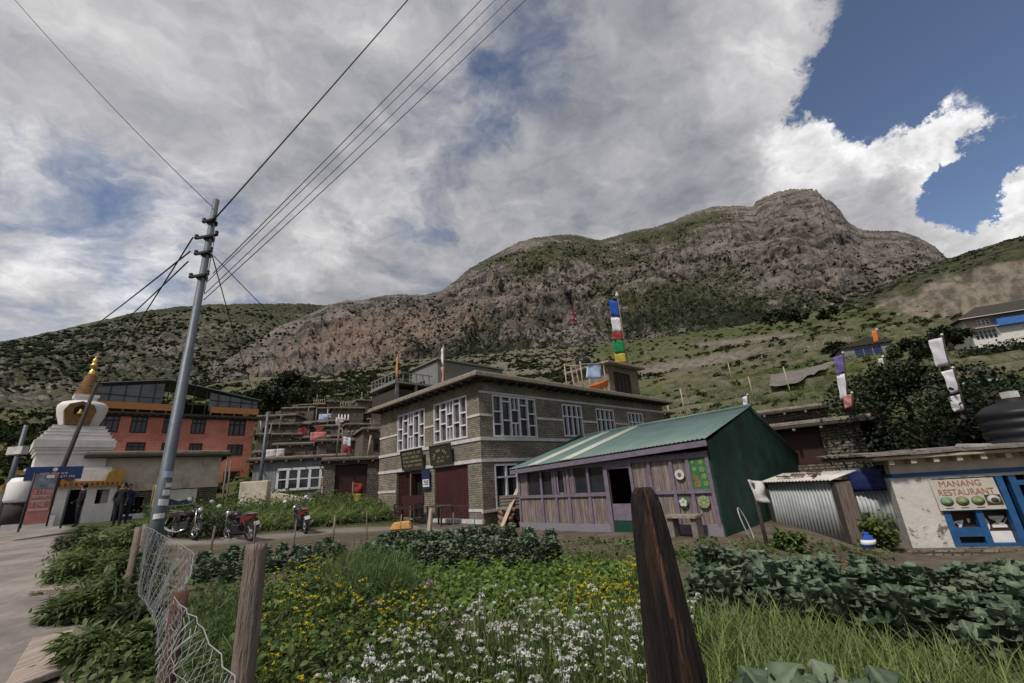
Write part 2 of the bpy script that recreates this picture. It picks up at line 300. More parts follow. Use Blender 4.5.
# ------------------------------------------------------------------ helpers: meshes and objects
class MB:
    def __init__(s): s.v = []; s.f = []; s.m = []; s.sm = []
    def add(s, verts, faces, mi=0, smooth=False):
        o = len(s.v); s.v += [tuple(map(float, p)) for p in verts]
        s.f += [tuple(i+o for i in q) for q in faces]; s.m += [mi]*len(faces); s.sm += [smooth]*len(faces); return s
    def box(s, x0, x1, y0, y1, z0, z1, mi=0):
        if x0 > x1: x0, x1 = x1, x0
        if y0 > y1: y0, y1 = y1, y0
        v = [(x0,y0,z0),(x1,y0,z0),(x1,y1,z0),(x0,y1,z0),(x0,y0,z1),(x1,y0,z1),(x1,y1,z1),(x0,y1,z1)]
        return s.add(v, [(0,3,2,1),(4,5,6,7),(0,1,5,4),(1,2,6,5),(2,3,7,6),(3,0,4,7)], mi)
    def hexa(s, b, t, mi=0):
        """b, t: four bottom and four top corners, same turning sense (counter-clockwise from above)"""
        return s.add(list(b)+list(t), [(0,3,2,1),(4,5,6,7),(0,1,5,4),(1,2,6,5),(2,3,7,6),(3,0,4,7)], mi)
    def bar(s, a, b, w, h, mi=0, up=(0,0,1)):
        a = Vector(a); b = Vector(b); d = (b-a).normalized(); upv = Vector(up)
        if abs(d.dot(upv)) > 0.98: upv = Vector((1,0,0))
        x = d.cross(upv).normalized(); y = x.cross(d).normalized()
        q = [(-1,-1),(1,-1),(1,1),(-1,1)]
        v = [tuple(a + x*(i*w/2) + y*(j*h/2)) for i, j in q] + [tuple(b + x*(i*w/2) + y*(j*h/2)) for i, j in q]
        return s.add(v, [(0,3,2,1),(4,5,6,7),(0,1,5,4),(1,2,6,5),(2,3,7,6),(3,0,4,7)], mi)
    def tube(s, pts, r, n=8, mi=0, cap=True, closed=False):
        pts = [Vector(p) for p in pts]; N = len(pts)
        rr = r if isinstance(r, (list, tuple)) else [r]*N
        vs = []; prev = None
        for i, p in enumerate(pts):
            if closed: d = (pts[(i+1) % N]-pts[i-1])
            else: d = (pts[min(i+1, N-1)]-pts[max(i-1, 0)])
            d.normalize()
            if prev is None:
                a = Vector((0,0,1)) if abs(d.z) < 0.9 else Vector((1,0,0)); x = d.cross(a).normalized()
            else:
                x = (prev - d*prev.dot(d)).normalized()
            prev = x; y = d.cross(x)
            for k in range(n):
                an = 2*math.pi*k/n; vs.append(tuple(p + (x*math.cos(an)+y*math.sin(an))*rr[i]))
        fs = []
        for i in range(N if closed else N-1):
            j = (i+1) % N
            for k in range(n): fs.append((i*n+k, i*n+(k+1) % n, j*n+(k+1) % n, j*n+k))
        if cap and not closed: fs += [tuple(range(n-1, -1, -1)), tuple((N-1)*n+k for k in range(n))]
        return s.add(vs, fs, mi, True)
    def lathe(s, prof, n=20, c=(0,0,0), mi=0, smooth=True):
        vs = []; fs = []
        for r, z in prof:
            for k in range(n):
                a = 2*math.pi*k/n; vs.append((c[0]+r*math.cos(a), c[1]+r*math.sin(a), c[2]+z))
        for i in range(len(prof)-1):
            for k in range(n): fs.append((i*n+k, i*n+(k+1) % n, (i+1)*n+(k+1) % n, (i+1)*n+k))
        fs += [tuple(range(n-1, -1, -1)), tuple((len(prof)-1)*n+k for k in range(n))]
        return s.add(vs, fs, mi, smooth)
    def disc(s, c, ax, r, th, n=20, mi=0):
        ax = Vector(ax).normalized(); c = Vector(c)
        s.tube([c, c+ax*th], r, n, mi); s.sm[-(n+2):] = [False]*(n+2); return s
    def prism(s, poly, o, ux, uy, dep, mi=0):
        """flat outline poly [(a,b)] in the plane o+a*ux+b*uy, pushed by dep"""
        o, ux, uy, dep = map(Vector, (o, ux, uy, dep)); n = len(poly)
        v = [tuple(o+ux*a+uy*b) for a, b in poly]+[tuple(o+ux*a+uy*b+dep) for a, b in poly]
        return s.add(v, [tuple(range(n-1,-1,-1)), tuple(range(n, 2*n))]+[(i, (i+1) % n, n+(i+1) % n, n+i) for i in range(n)], mi)
    def build(s, name, mats, parent=None, bevel=0.0, fix=True):
        me = bpy.data.meshes.new(name); me.from_pydata(s.v, [], s.f)
        if not isinstance(mats, (list, tuple)): mats = [mats]
        for m in mats: me.materials.append(MT[m] if isinstance(m, str) else m)
        me.polygons.foreach_set('material_index', s.m); me.polygons.foreach_set('use_smooth', s.sm)
        me.update()
        if fix:
            import bmesh
            bm = bmesh.new(); bm.from_mesh(me); bmesh.ops.recalc_face_normals(bm, faces=bm.faces); bm.to_mesh(me); bm.free()
        uvmap(me)
        o = bpy.data.objects.new(name, me); COL.objects.link(o)
        if parent: o.parent = parent
        if bevel:
            b = o.modifiers.new('bevel', 'BEVEL'); b.width = bevel; b.segments = 1; b.limit_method = 'ANGLE'
        return o
def uvmap(me):
    uv = me.uv_layers.new(name='uv')
    n = len(me.polygons)
    if n == 0: return
    nor = np.empty(n*3, np.float32); me.polygons.foreach_get('normal', nor); nor = nor.reshape(-1, 3)
    co = np.empty(len(me.vertices)*3, np.float32); me.vertices.foreach_get('co', co); co = co.reshape(-1, 3)
    lv = np.empty(len(me.loops), np.int32); me.loops.foreach_get('vertex_index', lv)
    lt = np.empty(n, np.int32); me.polygons.foreach_get('loop_total', lt)
    fn = np.repeat(nor, lt, axis=0); p = co[lv]
    flat = np.abs(fn[:, 2]) > 0.75
    t = np.stack([-fn[:, 1], fn[:, 0]], 1); ln = np.linalg.norm(t, axis=1, keepdims=True); t = t/np.maximum(ln, 1e-6)
    u = np.where(flat, p[:, 0], (p[:, :2]*t).sum(1)); v = np.where(flat, p[:, 1], p[:, 2])
    uv.data.foreach_set('uv', np.stack([u, v], 1).astype(np.float32).ravel())
def thing(name, label, cat, loc=(0,0,0), rz=0.0, group=None):
    o = bpy.data.objects.new(name, None); COL.objects.link(o); o.empty_display_size = 0.2
    o.location = tuple(map(float, loc)); o.rotation_euler = (0, 0, rz)
    return tag(o, label, cat, group)
def tag(o, label, cat, group=None):
    o['label'] = label; o['category'] = cat
    if group: o['group'] = group
    return o
def setting(o, kind='structure'):
    o['kind'] = kind; return o
def dup(root, loc=None, rz=None, label=None, scale=None):
    r = root.copy(); COL.objects.link(r)
    if loc is not None: r.location = tuple(map(float, loc))
    if rz is not None: r.rotation_euler = (r.rotation_euler[0], r.rotation_euler[1], rz)
    if scale is not None: r.scale = (scale,)*3 if isinstance(scale, (int, float)) else scale
    if label: r['label'] = label
    for ch in root.children:
        c = ch.copy(); COL.objects.link(c); c.parent = r
        for g in ch.children:
            d = g.copy(); COL.objects.link(d); d.parent = c
    return r
def text(body, size, m, parent, loc, rot, name='lettering', align='CENTER', ext=0.004, sx=1.0, bold=0.0):
    cu = bpy.data.curves.new(name, 'FONT'); cu.body = body; cu.size = size; cu.align_x = align; cu.align_y = 'CENTER'; cu.extrude = ext; cu.offset = bold
    cu.materials.append(MT[m])
    tmp = bpy.data.objects.new(name, cu); COL.objects.link(tmp); bpy.context.view_layer.update()
    me = bpy.data.meshes.new_from_object(tmp.evaluated_get(bpy.context.evaluated_depsgraph_get())); bpy.data.objects.remove(tmp); me.name = name
    o = bpy.data.objects.new(name, me); COL.objects.link(o); o.location = loc; o.rotation_euler = rot; o.scale = (sx, 1, 1)
    if parent: o.parent = parent
    return o
def bulk(name, V, F, mats, parent=None, mi=None, smooth=False):
    """large mesh straight from arrays: V (n,3), F (m,k)"""
    V = np.ascontiguousarray(V, np.float32); F = np.ascontiguousarray(F, np.int32); k = F.shape[1]
    me = bpy.data.meshes.new(name); me.vertices.add(len(V)); me.vertices.foreach_set('co', V.ravel())
    me.loops.add(F.size); me.loops.foreach_set('vertex_index', F.ravel())
    me.polygons.add(len(F)); me.polygons.foreach_set('loop_start', np.arange(0, F.size, k, dtype=np.int32))
    if not isinstance(mats, (list, tuple)): mats = [mats]
    for m in mats: me.materials.append(MT[m] if isinstance(m, str) else m)
    if mi is not None: me.polygons.foreach_set('material_index', np.ascontiguousarray(mi, np.int32))
    if smooth: me.polygons.foreach_set('use_smooth', np.ones(len(F), bool))
    me.update(calc_edges=True)
    o = bpy.data.objects.new(name, me); COL.objects.link(o)
    if parent: o.parent = parent
    return o

# ------------------------------------------------------------------ noise for the land
class Perlin:
    def __init__(s, seed):
        g = np.random.default_rng(seed); s.p = g.permutation(512); a = g.uniform(0, 2*np.pi, 512); s.gx = np.cos(a); s.gy = np.sin(a)
    def __call__(s, x, y):
        x0 = np.floor(x).astype(int); y0 = np.floor(y).astype(int); fx = x-x0; fy = y-y0
        def h(i, j): return s.p[(s.p[i & 511]+j) & 511]
        def d(i, j, dx, dy): k = h(i, j); return s.gx[k]*dx+s.gy[k]*dy
        u = fx*fx*fx*(fx*(fx*6-15)+10); v = fy*fy*fy*(fy*(fy*6-15)+10)
        a = d(x0, y0, fx, fy); b = d(x0+1, y0, fx-1, fy); c = d(x0, y0+1, fx, fy-1); e = d(x0+1, y0+1, fx-1, fy-1)
        return 1.4*((a*(1-u)+b*u)*(1-v)+(c*(1-u)+e*u)*v)
def fbm(pn, x, y, oct=5, gain=0.5, lac=2.03, ridged=False):
    s = 0; a = 1.0; t = 0
    for i in range(oct):
        n = pn(x+17.3*i, y-9.1*i)
        if ridged: n = 1-2*np.abs(n)
        s = s+a*n; t += a; a *= gain; x = x*lac; y = y*lac
    return s/t

# ------------------------------------------------------------------ land: near ground out to the mountain foot
RN = np.array([0.5, 6, 12, 18, 25, 32, 40, 50, 65, 85, 110, 150, 200, 280, 400, 560.])
def zof(px, py, r):
    d = ray(px, py); return CAM_H + r*d[2]/math.hypot(d[0], d[1])
def column(px, near, far):
    pts = list(near)+[(r, zof(px, py, r)) for r, py in far]
    return np.interp(np.log(RN), np.log([max(p[0], 0.5) for p in pts]), [p[1] for p in pts])
_cols = [(-60, [(0.5,0),(10,0),(25,.9),(38,1.3)], [(60,512),(100,470),(200,435),(400,415)]),
 (0,   [(0.5,0),(10,0.05),(25,.95),(38,1.3)], [(60,505),(100,468),(200,430),(400,408)]),
 (100, [(0.5,0),(9,0.05),(16,.5),(25,1.12),(36,1.35),(46,1.9)], [(60,490),(100,455),(200,425),(400,405)]),
 (190, [(0.5,0),(9,0),(14,.12),(25,.85),(36,1.4)], [(52,488),(65,470),(100,440),(200,405),(400,385)]),
 (256, [(0.5,0),(9,0),(14,.1),(22,.5)], [(32,500),(45,482),(62,452),(85,430),(130,408),(250,388),(400,376)]),
 (320, [(0.5,0),(9,0),(14,.1),(22,.4)], [(30,504),(42,484),(60,450),(90,418),(130,402),(250,384),(400,372)]),
 (400, [(0.5,0),(9,0),(14,.05),(22,.2),(32,.6)], [(50,470),(75,425),(110,402),(200,380),(400,362)]),
 (520, [(0.5,0),(9,0),(14,0.02),(22,.1),(32,.3),(45,1.0)], [(75,430),(110,405),(200,378),(400,352)]),
 (650, [(0.5,0),(9,0),(12,.08),(22,.15),(36,1.0)], [(60,428),(100,392),(150,372),(200,360),(400,340)]),
 (768, [(0.5,0),(8,-.05),(12,-.06),(20,.1)], [(32,455),(60,405),(85,385),(110,372),(160,350),(220,338),(400,322)]),
 (896, [(0.5,0),(7,-.1),(11,-.78),(18,-.78)], [(28,455),(45,410),(70,378),(110,345),(160,325),(220,312),(400,292)]),
 (1023,[(0.5,0),(7,-.15),(11,-.85),(17,-.8)], [(28,440),(45,408),(70,372),(110,340),(160,318),(220,300),(400,275)]),
 (1120,[(0.5,0),(7,-.15),(11,-.6),(16,-.4)], [(28,430),(45,400),(70,365),(110,332),(160,308),(220,290),(400,265)])]
def _hz(px):  # azimuth of a picture column at the horizon
    lo, hi = -200.0, 1200.0
    for _ in range(50):
        m = (lo+hi)/2
        if ray(px, m)[2] > 0: lo = m
        else: hi = m
    d = ray(px, lo); return math.degrees(math.atan2(d[0], d[1]))
CAZ = np.array([_hz(c[0]) for c in _cols]); CZ = np.array([column(*c) for c in _cols])
GA = np.linspace(-75, 75, 301)
_T = np.array([np.interp(GA, CAZ, CZ[:, j]) for j in range(len(RN))]).T     # (az, r)
_k = np.exp(-np.linspace(-2, 2, 21)**2); _k /= _k.sum()
_T = np.apply_along_axis(lambda a: np.convolve(np.pad(a, 10, mode='edge'), _k, 'valid'), 0, _T)
PN = Perlin(3); PN2 = Perlin(11); PN3 = Perlin(29)
def G(x, y, noise=True):
    x = np.asarray(x, float); y = np.asarray(y, float)
    r = np.hypot(x, y); az = np.degrees(np.arctan2(x, y))
    back = np.clip((np.abs(az)-75)/60, 0, 1)
    ai = np.clip((np.clip(az, -75, 75)+75)/150*300, 0, 299.999); ri = np.interp(np.log(np.maximum(r, 0.51)), np.log(RN), np.arange(len(RN)))
    ri = np.clip(ri, 0, len(RN)-1.001)
    a0 = ai.astype(int); r0 = ri.astype(int); fa = ai-a0; fr = ri-r0
    z = (_T[a0, r0]*(1-fa)+_T[a0+1, r0]*fa)*(1-fr)+(_T[a0, r0+1]*(1-fa)+_T[a0+1, r0+1]*fa)*fr
    z = z*(1-back)
    if noise:
        amp = np.interp(r, [0, 14, 40, 80, 200, 500], [0.02, 0.03, 0.10, 0.5, 1.6, 4.0])
        fq = np.interp(r, [0, 40, 200], [0.7, 0.25, 0.10])
        z = z + amp*fbm(PN, x*0.22, y*0.22, 4)*1.2
    return z
def Gz(x, y): return float(G(np.array([x]), np.array([y]))[0])
def on_ground(px, py):
    """first ground point seen along a picture ray"""
    d = ray(px, py); h = math.hypot(d[0], d[1])
    rs = np.exp(np.linspace(math.log(1.0), math.log(500), 3000))
    P = EYE[None]+np.outer(rs/h, d); k = np.argmax(P[:, 2] <= G(P[:, 0], P[:, 1]))
    return P[k]
def terrace(z, r, step, w):
    k = np.floor(z/step); f_ = z/step-k
    return (k+np.clip((f_-0.5)/0.22+0.5, 0, 1))*step*w + z*(1-w)
naz, nr = 620, 400
az = np.radians(np.concatenate([np.linspace(-180, -66, 40)[:-1], np.linspace(-66, 66, naz), np.linspace(66, 180, 40)[1:-1]]))
rr = np.exp(np.linspace(math.log(0.4), math.log(520), nr))
AZ, RR = np.meshgrid(az, rr, indexing='ij')
X = RR*np.sin(AZ); Y = RR*np.cos(AZ); Z = G(X, Y)
deg = np.degrees(AZ)
# field terraces on the right-hand slope and stepped ground under the village
wt = np.clip((RR-34)/20, 0, 1)*np.clip((250-RR)/80, 0, 1)*np.clip((deg-12)/10, 0, 1)
Z = terrace(Z+0.5*PN2(X*0.03, Y*0.03), RR, 2.6, wt*0.85)
wv_ = np.clip((RR-34)/10, 0, 1)*np.clip((120-RR)/40, 0, 1)*np.clip((-6-deg)/5, 0, 1)*np.clip((deg+34)/5, 0, 1)
Z = terrace(Z, RR, 2.8, wv_*0.7)
ni, nj = Z.shape
idx = np.arange(ni*nj).reshape(ni, nj); nx_ = np.roll(idx, -1, axis=0)
q = np.stack([idx[:, :-1], idx[:, 1:], nx_[:, 1:], nx_[:, :-1]], -1).reshape(-1, 4)[:, ::-1]
V = np.stack([X, Y, Z], -1).reshape(-1, 3)

def attr(o, name, vals):
    a = o.data.attributes.new(name, 'FLOAT', 'POINT'); a.data.foreach_set('value', np.ascontiguousarray(vals, np.float32).ravel())
def seg_d(x, y, pts):
    d = np.full(x.shape, 1e9)
    for (ax, ay), (bx, by) in zip(pts[:-1], pts[1:]):
        vx, vy = bx-ax, by-ay; L = vx*vx+vy*vy
        t = np.clip(((x-ax)*vx+(y-ay)*vy)/L, 0, 1); d = np.minimum(d, np.hypot(x-ax-t*vx, y-ay-t*vy))
    return d
def project(P):
    q = P-EYE; d = q@_f; d = np.where(d > 0.05, d, 0.05)
    return 512+F_PX*(q@CR)/d, 341.5-F_PX*(q@CU)/d
def land_mat(name, kind):
    m = bpy.data.materials.new(name); m.use_nodes = True; t = m.node_tree; b = t.nodes['Principled BSDF']
    b.inputs['Roughness'].default_value = 0.95; b.inputs['Specular IOR Level'].default_value = 0.1
    tc_ = t.nodes.new('ShaderNodeTexCoord'); vec = tc_.outputs['Object']
    def at(n):
        a = t.nodes.new('ShaderNodeAttribute'); a.attribute_name = n; return a.outputs['Fac']
    if kind == 'ground':
        soil = nmix(t, nramp(t, nnoise(t, vec, 1.7, 8, 0.7), 0.35, 0.7), (0.085,0.066,0.050), (0.165,0.135,0.105))
        green = nmix(t, nramp(t, nnoise(t, vec, 0.35, 7, 0.7), 0.35, 0.68), (0.028,0.040,0.013), (0.092,0.112,0.036))
        green = nmix(t, nramp(t, nnoise(t, vec, 0.10, 6, 0.7), 0.44, 0.66, 0, 0.8), green, (0.115,0.098,0.055))
        green = nmix(t, nramp(t, nnoise(t, vec, 1.3, 6, 0.75), 0.52, 0.66, 0, 0.65), green, (0.020,0.026,0.012))
        rock = nmix(t, nramp(t, nnoise(t, vec, 0.5, 8, 0.75), 0.35, 0.65), (0.085,0.074,0.062), (0.21,0.18,0.15))
        c = nmix(t, at('green'), soil, green); c = nmix(t, at('rock'), c, rock)
        road = nmix(t, nramp(t, nnoise(t, vec, 0.9, 8, 0.7), 0.3, 0.7), (0.175,0.152,0.136), (0.315,0.280,0.255))
        road = nmix(t, nramp(t, nnoise(t, nmapping(t, vec, (1,1,1), rot=(0,0,0.5)), 6, 5, 0.7), 0.55, 0.75, 0, 0.6), road, (0.14,0.12,0.105))
        c = nmix(t, at('road'), c, road)
        bs, bd, bst = 6.0, 0.05, 0.7
    else:
        # strata: dipping layers of rock
        v = nmapping(t, vec, (0.004, 0.004, 0.022), rot=(R(14), R(-20), 0))
        st = nnoise(t, v, 1.0, 9, 0.72, 0.8)
        v2 = nmapping(t, vec, (0.016, 0.016, 0.016)); f2 = nnoise(t, v2, 1.0, 9, 0.75, 0.4)
        rock = nmix(t, nramp(t, st, 0.42, 0.57), (0.052,0.047,0.043), (0.172,0.152,0.136))
        rock = nmix(t, nramp(t, f2, 0.50, 0.66, 0, 0.75), rock, (0.050,0.045,0.040))
        dg = nnoise(t, nmapping(t, vec, (0.035, 0.035, 0.008), rot=(R(40), R(-35), R(20))), 1.0, 9, 0.75, 0.5)
        rock = nmix(t, nramp(t, dg, 0.48, 0.62, 0, 0.8), rock, (0.215,0.178,0.152))
        rock = nmix(t, nramp(t, dg, 0.36, 0.46, 0.75, 0), rock, (0.040,0.038,0.029))
        scree = nmix(t, nramp(t, f2, 0.35, 0.62), (0.270,0.195,0.158), (0.150,0.108,0.088))
        cb = t.nodes.new('ShaderNodeCombineXYZ'); t.links.new(at('along'), cb.inputs[0]); t.links.new(at('down'), cb.inputs[1])
        gl = nnoise(t, nmapping(t, cb.outputs[0], (0.16, 0.016, 1), rot=(0, 0, R(24))), 1.0, 7, 0.7, 0.6)
        rock = nmix(t, nramp(t, gl, 0.57, 0.66, 0, 0.75), rock, (0.235,0.195,0.168))
        rock = nmix(t, nramp(t, gl, 0.34, 0.44, 0.8, 0), rock, (0.034,0.034,0.024))
        ly = nnoise(t, nmapping(t, cb.outputs[0], (0.012, 0.17, 1), rot=(0, 0, R(-9))), 1.0, 7, 0.72, 0.5)
        rock = nmix(t, nramp(t, ly, 0.34, 0.45, 0.7, 0), rock, (0.040,0.037,0.030))
        rock = nmix(t, nramp(t, ly, 0.57, 0.66, 0, 0.55), rock, (0.230,0.205,0.182))
        scree = nmix(t, nramp(t, gl, 0.36, 0.46, 0.8, 0), scree, (0.060,0.052,0.040))
        scree = nmix(t, nramp(t, nnoise(t, nmapping(t, vec, (0.05,0.05,0.02)), 1.0, 6, 0.7), 0.50, 0.62, 0, 0.8), scree, (0.085,0.070,0.060))
        g1 = nnoise(t, nmapping(t, vec, (0.06, 0.06, 0.06)), 1.0, 8, 0.72)
        grass = nmix(t, nramp(t, g1, 0.36, 0.62), (0.024,0.030,0.015), (0.074,0.077,0.040))
        c = nmix(t, nramp(t, nmath(t, 'ADD', at('scree'), nmath(t, 'MULTIPLY', nmath(t, 'SUBTRACT', f2, 0.5), 1.6)), 0.3, 0.7), rock, scree)
        gg = nmath(t, 'ADD', at('green'), nmath(t, 'MULTIPLY', nmath(t, 'SUBTRACT', g1, 0.5), 2.6))
        c = nmix(t, nramp(t, gg, 0.38, 0.62), c, grass)
        sp = nnoise(t, nmapping(t, vec, (0.13, 0.13, 0.13)), 1.0, 4, 0.65)
        sm = nmath(t, 'ADD', sp, nmath(t, 'MULTIPLY', at('shrub'), 0.24))
        c = nmix(t, nramp(t, sm, 0.57, 0.63, 0, 0.9), c, (0.012,0.016,0.009))
        pale = nnoise(t, nmapping(t, vec, (0.09, 0.09, 0.05)), 1.0, 5, 0.7)
        c = nmix(t, nmath(t, 'MULTIPLY', nramp(t, pale, 0.62, 0.70), 0.5), c, (0.24,0.21,0.18))
        cl = nmix(t, nramp(t, nnoise(t, nmapping(t, vec, (0.055,0.055,0.03)), 1.0, 9, 0.78, 0.5), 0.40, 0.60), (0.085,0.070,0.052), (0.25,0.21,0.16))
        cl = nmix(t, 0.8, cl, nmix(t, nramp(t, at('erosion'), -0.05, 1.0), (0.095,0.082,0.063), (0.245,0.210,0.165)))
        c = nmix(t, at('cliff'), c, cl)
        bs, bd, bst = 0.10, 4.0, 0.9
    t.links.new(c, b.inputs['Base Color'])
    bp = t.nodes.new('ShaderNodeBump'); bp.inputs['Strength'].default_value = bst; bp.inputs['Distance'].default_value = bd
    t.links.new(nnoise(t, vec, bs, 8, 0.7), bp.inputs['Height']); t.links.new(bp.outputs[0], b.inputs['Normal'])
    return m
MT['ground'] = land_mat('garden soil, grass and road dirt', 'ground')
MT['mountain'] = land_mat('rocky mountain side', 'mountain')

ROAD = [(-3.6, 1.5), (-6.0, 4.2), (-9.0, 7.5), (-14, 13), (-22, 20.5), (-30, 28), (-42, 38)]
def road_w(x, y):
    d = seg_d(x-0, y, [(px-2.6*0.72-0.0, py-2.6*0.0) for px, py in ROAD])
    return d
# the road lies to the left of its right-hand edge: distance to an offset centre line
RE = np.array([on_ground(p[0], p[1])[:2] for p in ((92, 700), (86, 655), (88, 622), (80, 590), (72, 562), (74, 545), (84, 532), (96, 524), (70, 518))])
ctr = [tuple(RE[i] + np.array([-1.0, -0.9])/1.345*2.6*(1+0.25*(i > 5))) for i in range(len(RE))]
def road_mask(x, y):
    d = seg_d(x, y, ctr) + 0.25*fbm(PN2, x*0.8, y*0.8, 3)
    return np.clip((2.7-d)/0.35, 0, 1)
YARD = [tuple(on_ground(*p)[:2]) for p in ((175, 545), (250, 540), (330, 532), (420, 527), (480, 534))]
def yard_mask(x, y):
    d = seg_d(x, y, YARD)+0.35*fbm(PN3, x*0.5, y*0.5, 3)
    return np.clip((0.95-d)/0.5, 0, 1)
ground = bulk('ground', V, q, 'ground', smooth=True); setting(ground)
xf, yf = V[:, 0], V[:, 1]; rf = np.hypot(xf, yf); df = np.degrees(np.arctan2(xf, yf))
pxv, pyv = project(V)
grn = np.clip((rf-15)/8, 0, 1)+0.75*np.clip((13-rf)/4, 0, 1)*(0.6+0.6*fbm(PN, xf*0.7, yf*0.7, 3))
grn = np.maximum(grn, 0.0)*np.clip(1.0+0.4*fbm(PN2, xf*0.05, yf*0.05, 4), 0, 1)
slope_bare = np.clip((fbm(PN3, xf*0.02+5, yf*0.06, 5)-0.05)*3, 0, 1)*np.clip((rf-60)/60, 0, 1)
# bare, pale track across the terraced slope, and stony ground low in the village
trk = np.zeros(len(V)); 
for (ax, ay, bx, by, w_) in ((640, 372, 760, 352, 6.5), (760, 352, 850, 338, 5), (700, 345, 800, 335, 4)):
    tt = np.clip(((pxv-ax)*(bx-ax)+(pyv-ay)*(by-ay))/((bx-ax)**2+(by-ay)**2), 0, 1)
    dd = np.hypot(pxv-ax-tt*(bx-ax), pyv-ay-tt*(by-ay))
    trk = np.maximum(trk, np.clip((w_-dd)/3+0.4*fbm(PN2, xf*0.08, yf*0.08, 3), 0, 1)*(rf > 60))
vill = np.clip((rf-30)/6, 0, 1)*np.clip((95-rf)/15, 0, 1)*np.clip((-7-df)/4, 0, 1)*np.clip((df+32)/4, 0, 1)
attr(ground, 'green', np.clip(grn, 0, 1))
rise = np.zeros(Z.shape); rise[:, 1:] = np.clip(np.diff(Z, axis=1)/np.maximum(np.diff(RR, axis=1), 1e-3)-0.55, 0, 1)*(wt[:, 1:] > 0.3)
attr(ground, 'rock', np.clip(np.maximum.reduce([np.clip(rise.ravel()*2.2, 0, 0.45)*(fbm(PN3, xf*0.05, yf*0.05, 3) > -0.25), slope_bare*np.where(df > 10, 0.35, 0.7), trk, np.clip((rf-62)/20, 0, 1)*np.clip((13-df)/5, 0, 1)*np.clip((df+36)/5, 0, 1)*np.clip(0.62+1.1*fbm(PN2, xf*0.035, yf*0.035, 4), 0, 0.9), vill*0.55*(fbm(PN, xf*0.15, yf*0.15, 3) > 0)]), 0, 1))
attr(ground, 'road', np.clip(road_mask(xf, yf)*(rf < 60)+0.75*yard_mask(xf, yf)*(rf < 40), 0, 1))

# ------------------------------------------------------------------ mountains: ranges with their own distance and depth
def interp(xs, pts): return np.interp(xs, [p[0] for p in pts], [p[1] for p in pts])
def mountain(name, sky_pts, foot_pts, ridge_pts, r_foot, na, nt_, seed, amp, ridge_amp=0.05, power=0.85, behind=0.5):
    pn = Perlin(seed); pn2 = Perlin(seed+50)
    px = np.linspace(sky_pts[0][0], sky_pts[-1][0], na)
    sky_y = interp(px, sky_pts); foot_y = interp(px, foot_pts); rg = interp(px, ridge_pts)
    sky_y = sky_y + (2.6*np.exp(-((px-805)/75.0)**2)*fbm(pn2, px*0.16, px*0+7.7, 4, 0.65, ridged=True) if name == 'mountain' else 0)
    sky_y = sky_y + 1.6*fbm(pn, px*0.05, px*0+3.1, 5, 0.6) + 1.1*fbm(pn2, px*0.3, px*0+1.7, 3, 0.6, ridged=True)
    t = np.concatenate([np.linspace(0, 1, nt_), 1+np.linspace(0, behind, 14)[1:]])
    A = np.empty(na); es = np.empty(na); ef = np.empty(na)
    for i in range(na):
        d = ray(px[i], sky_y[i]); A[i] = math.atan2(d[0], d[1]); es[i] = d[2]/math.hypot(d[0], d[1])
        d = ray(px[i], foot_y[i]); ef[i] = d[2]/math.hypot(d[0], d[1])
    T, AA = np.meshgrid(t, A); RG = np.repeat(rg[:, None], len(t), 1)
    rad = r_foot+(RG-r_foot)*T
    tt = np.clip(T, 0, 1)
    e = ef[:, None]+(es-ef)[:, None]*tt**power
    Zm = CAM_H+rad*e
    Zm = np.where(T > 1, Zm-(T-1)*RG*0.75, Zm)
    arc = AA*RG.mean(); up = rad
    fade = np.clip(np.sin(np.pi*np.clip(T, 0, 1))*1.15, 0, 1)
    # gullies run down the slope: the noise is stretched along the radius
    gul = fbm(pn, arc/170+0.6*pn2(arc/300, up/400), up/520, 6, 0.55, ridged=True)
    lum = fbm(pn2, arc/90, up/110, 6, 0.55)
    bands = fbm(pn, (Zm*0.9+arc*0.3+60*pn2(arc/140, Zm/140))/55, arc/300, 5, 0.6, ridged=True)
    crag = fbm(pn2, arc/34+0.35*gul, Zm/26, 5, 0.6, ridged=True)
    rib = fbm(pn, (arc*0.8+Zm*0.75)/60, (Zm*0.8-arc*0.6)/260, 5, 0.6, ridged=True)
    amp = amp*np.clip(RG/1000, 0.42, 1.15)
    dz = (gul*0.34+lum*0.07+bands*0.08+rib*0.22+crag*0.03)*amp
    Zm = Zm+dz*fade
    rad2 = rad+fbm(pn2, arc/60, Zm/45, 5, 0.6)*amp*0.45*fade
    Xm = rad2*np.sin(AA); Ym = rad2*np.cos(AA)
    ii = np.arange(na*len(t)).reshape(na, len(t))
    q_ = np.stack([ii[:-1, :-1], ii[:-1, 1:], ii[1:, 1:], ii[1:, :-1]], -1).reshape(-1, 4)[:, ::-1]
    Vm = np.stack([Xm, Ym, Zm], -1).reshape(-1, 3)
    o = bulk(name, Vm, q_, 'mountain', smooth=True); setting(o)
    attr(o, 'along', (AA*1000).ravel()); attr(o, 'down', (e*1000).ravel())
    return o, Vm, q_, T.ravel()
def pxblob(px, py, cx, cy, rx, ry, rot=0.0):
    c, s = math.cos(R(rot)), math.sin(R(rot)); dx = px-cx; dy = py-cy
    return np.exp(-((dx*c+dy*s)/rx)**2-((-dx*s+dy*c)/ry)**2)
def cover(o, V_, green, scree, shrub, cliff, erosion=0.0*0):
    erosion = np.zeros(len(V_))+erosion
    for n, v in (('green', green), ('scree', scree), ('shrub', shrub), ('cliff', cliff), ('erosion', 0.5+1.9*erosion)): attr(o, n, np.clip(v, -1, 1.5))

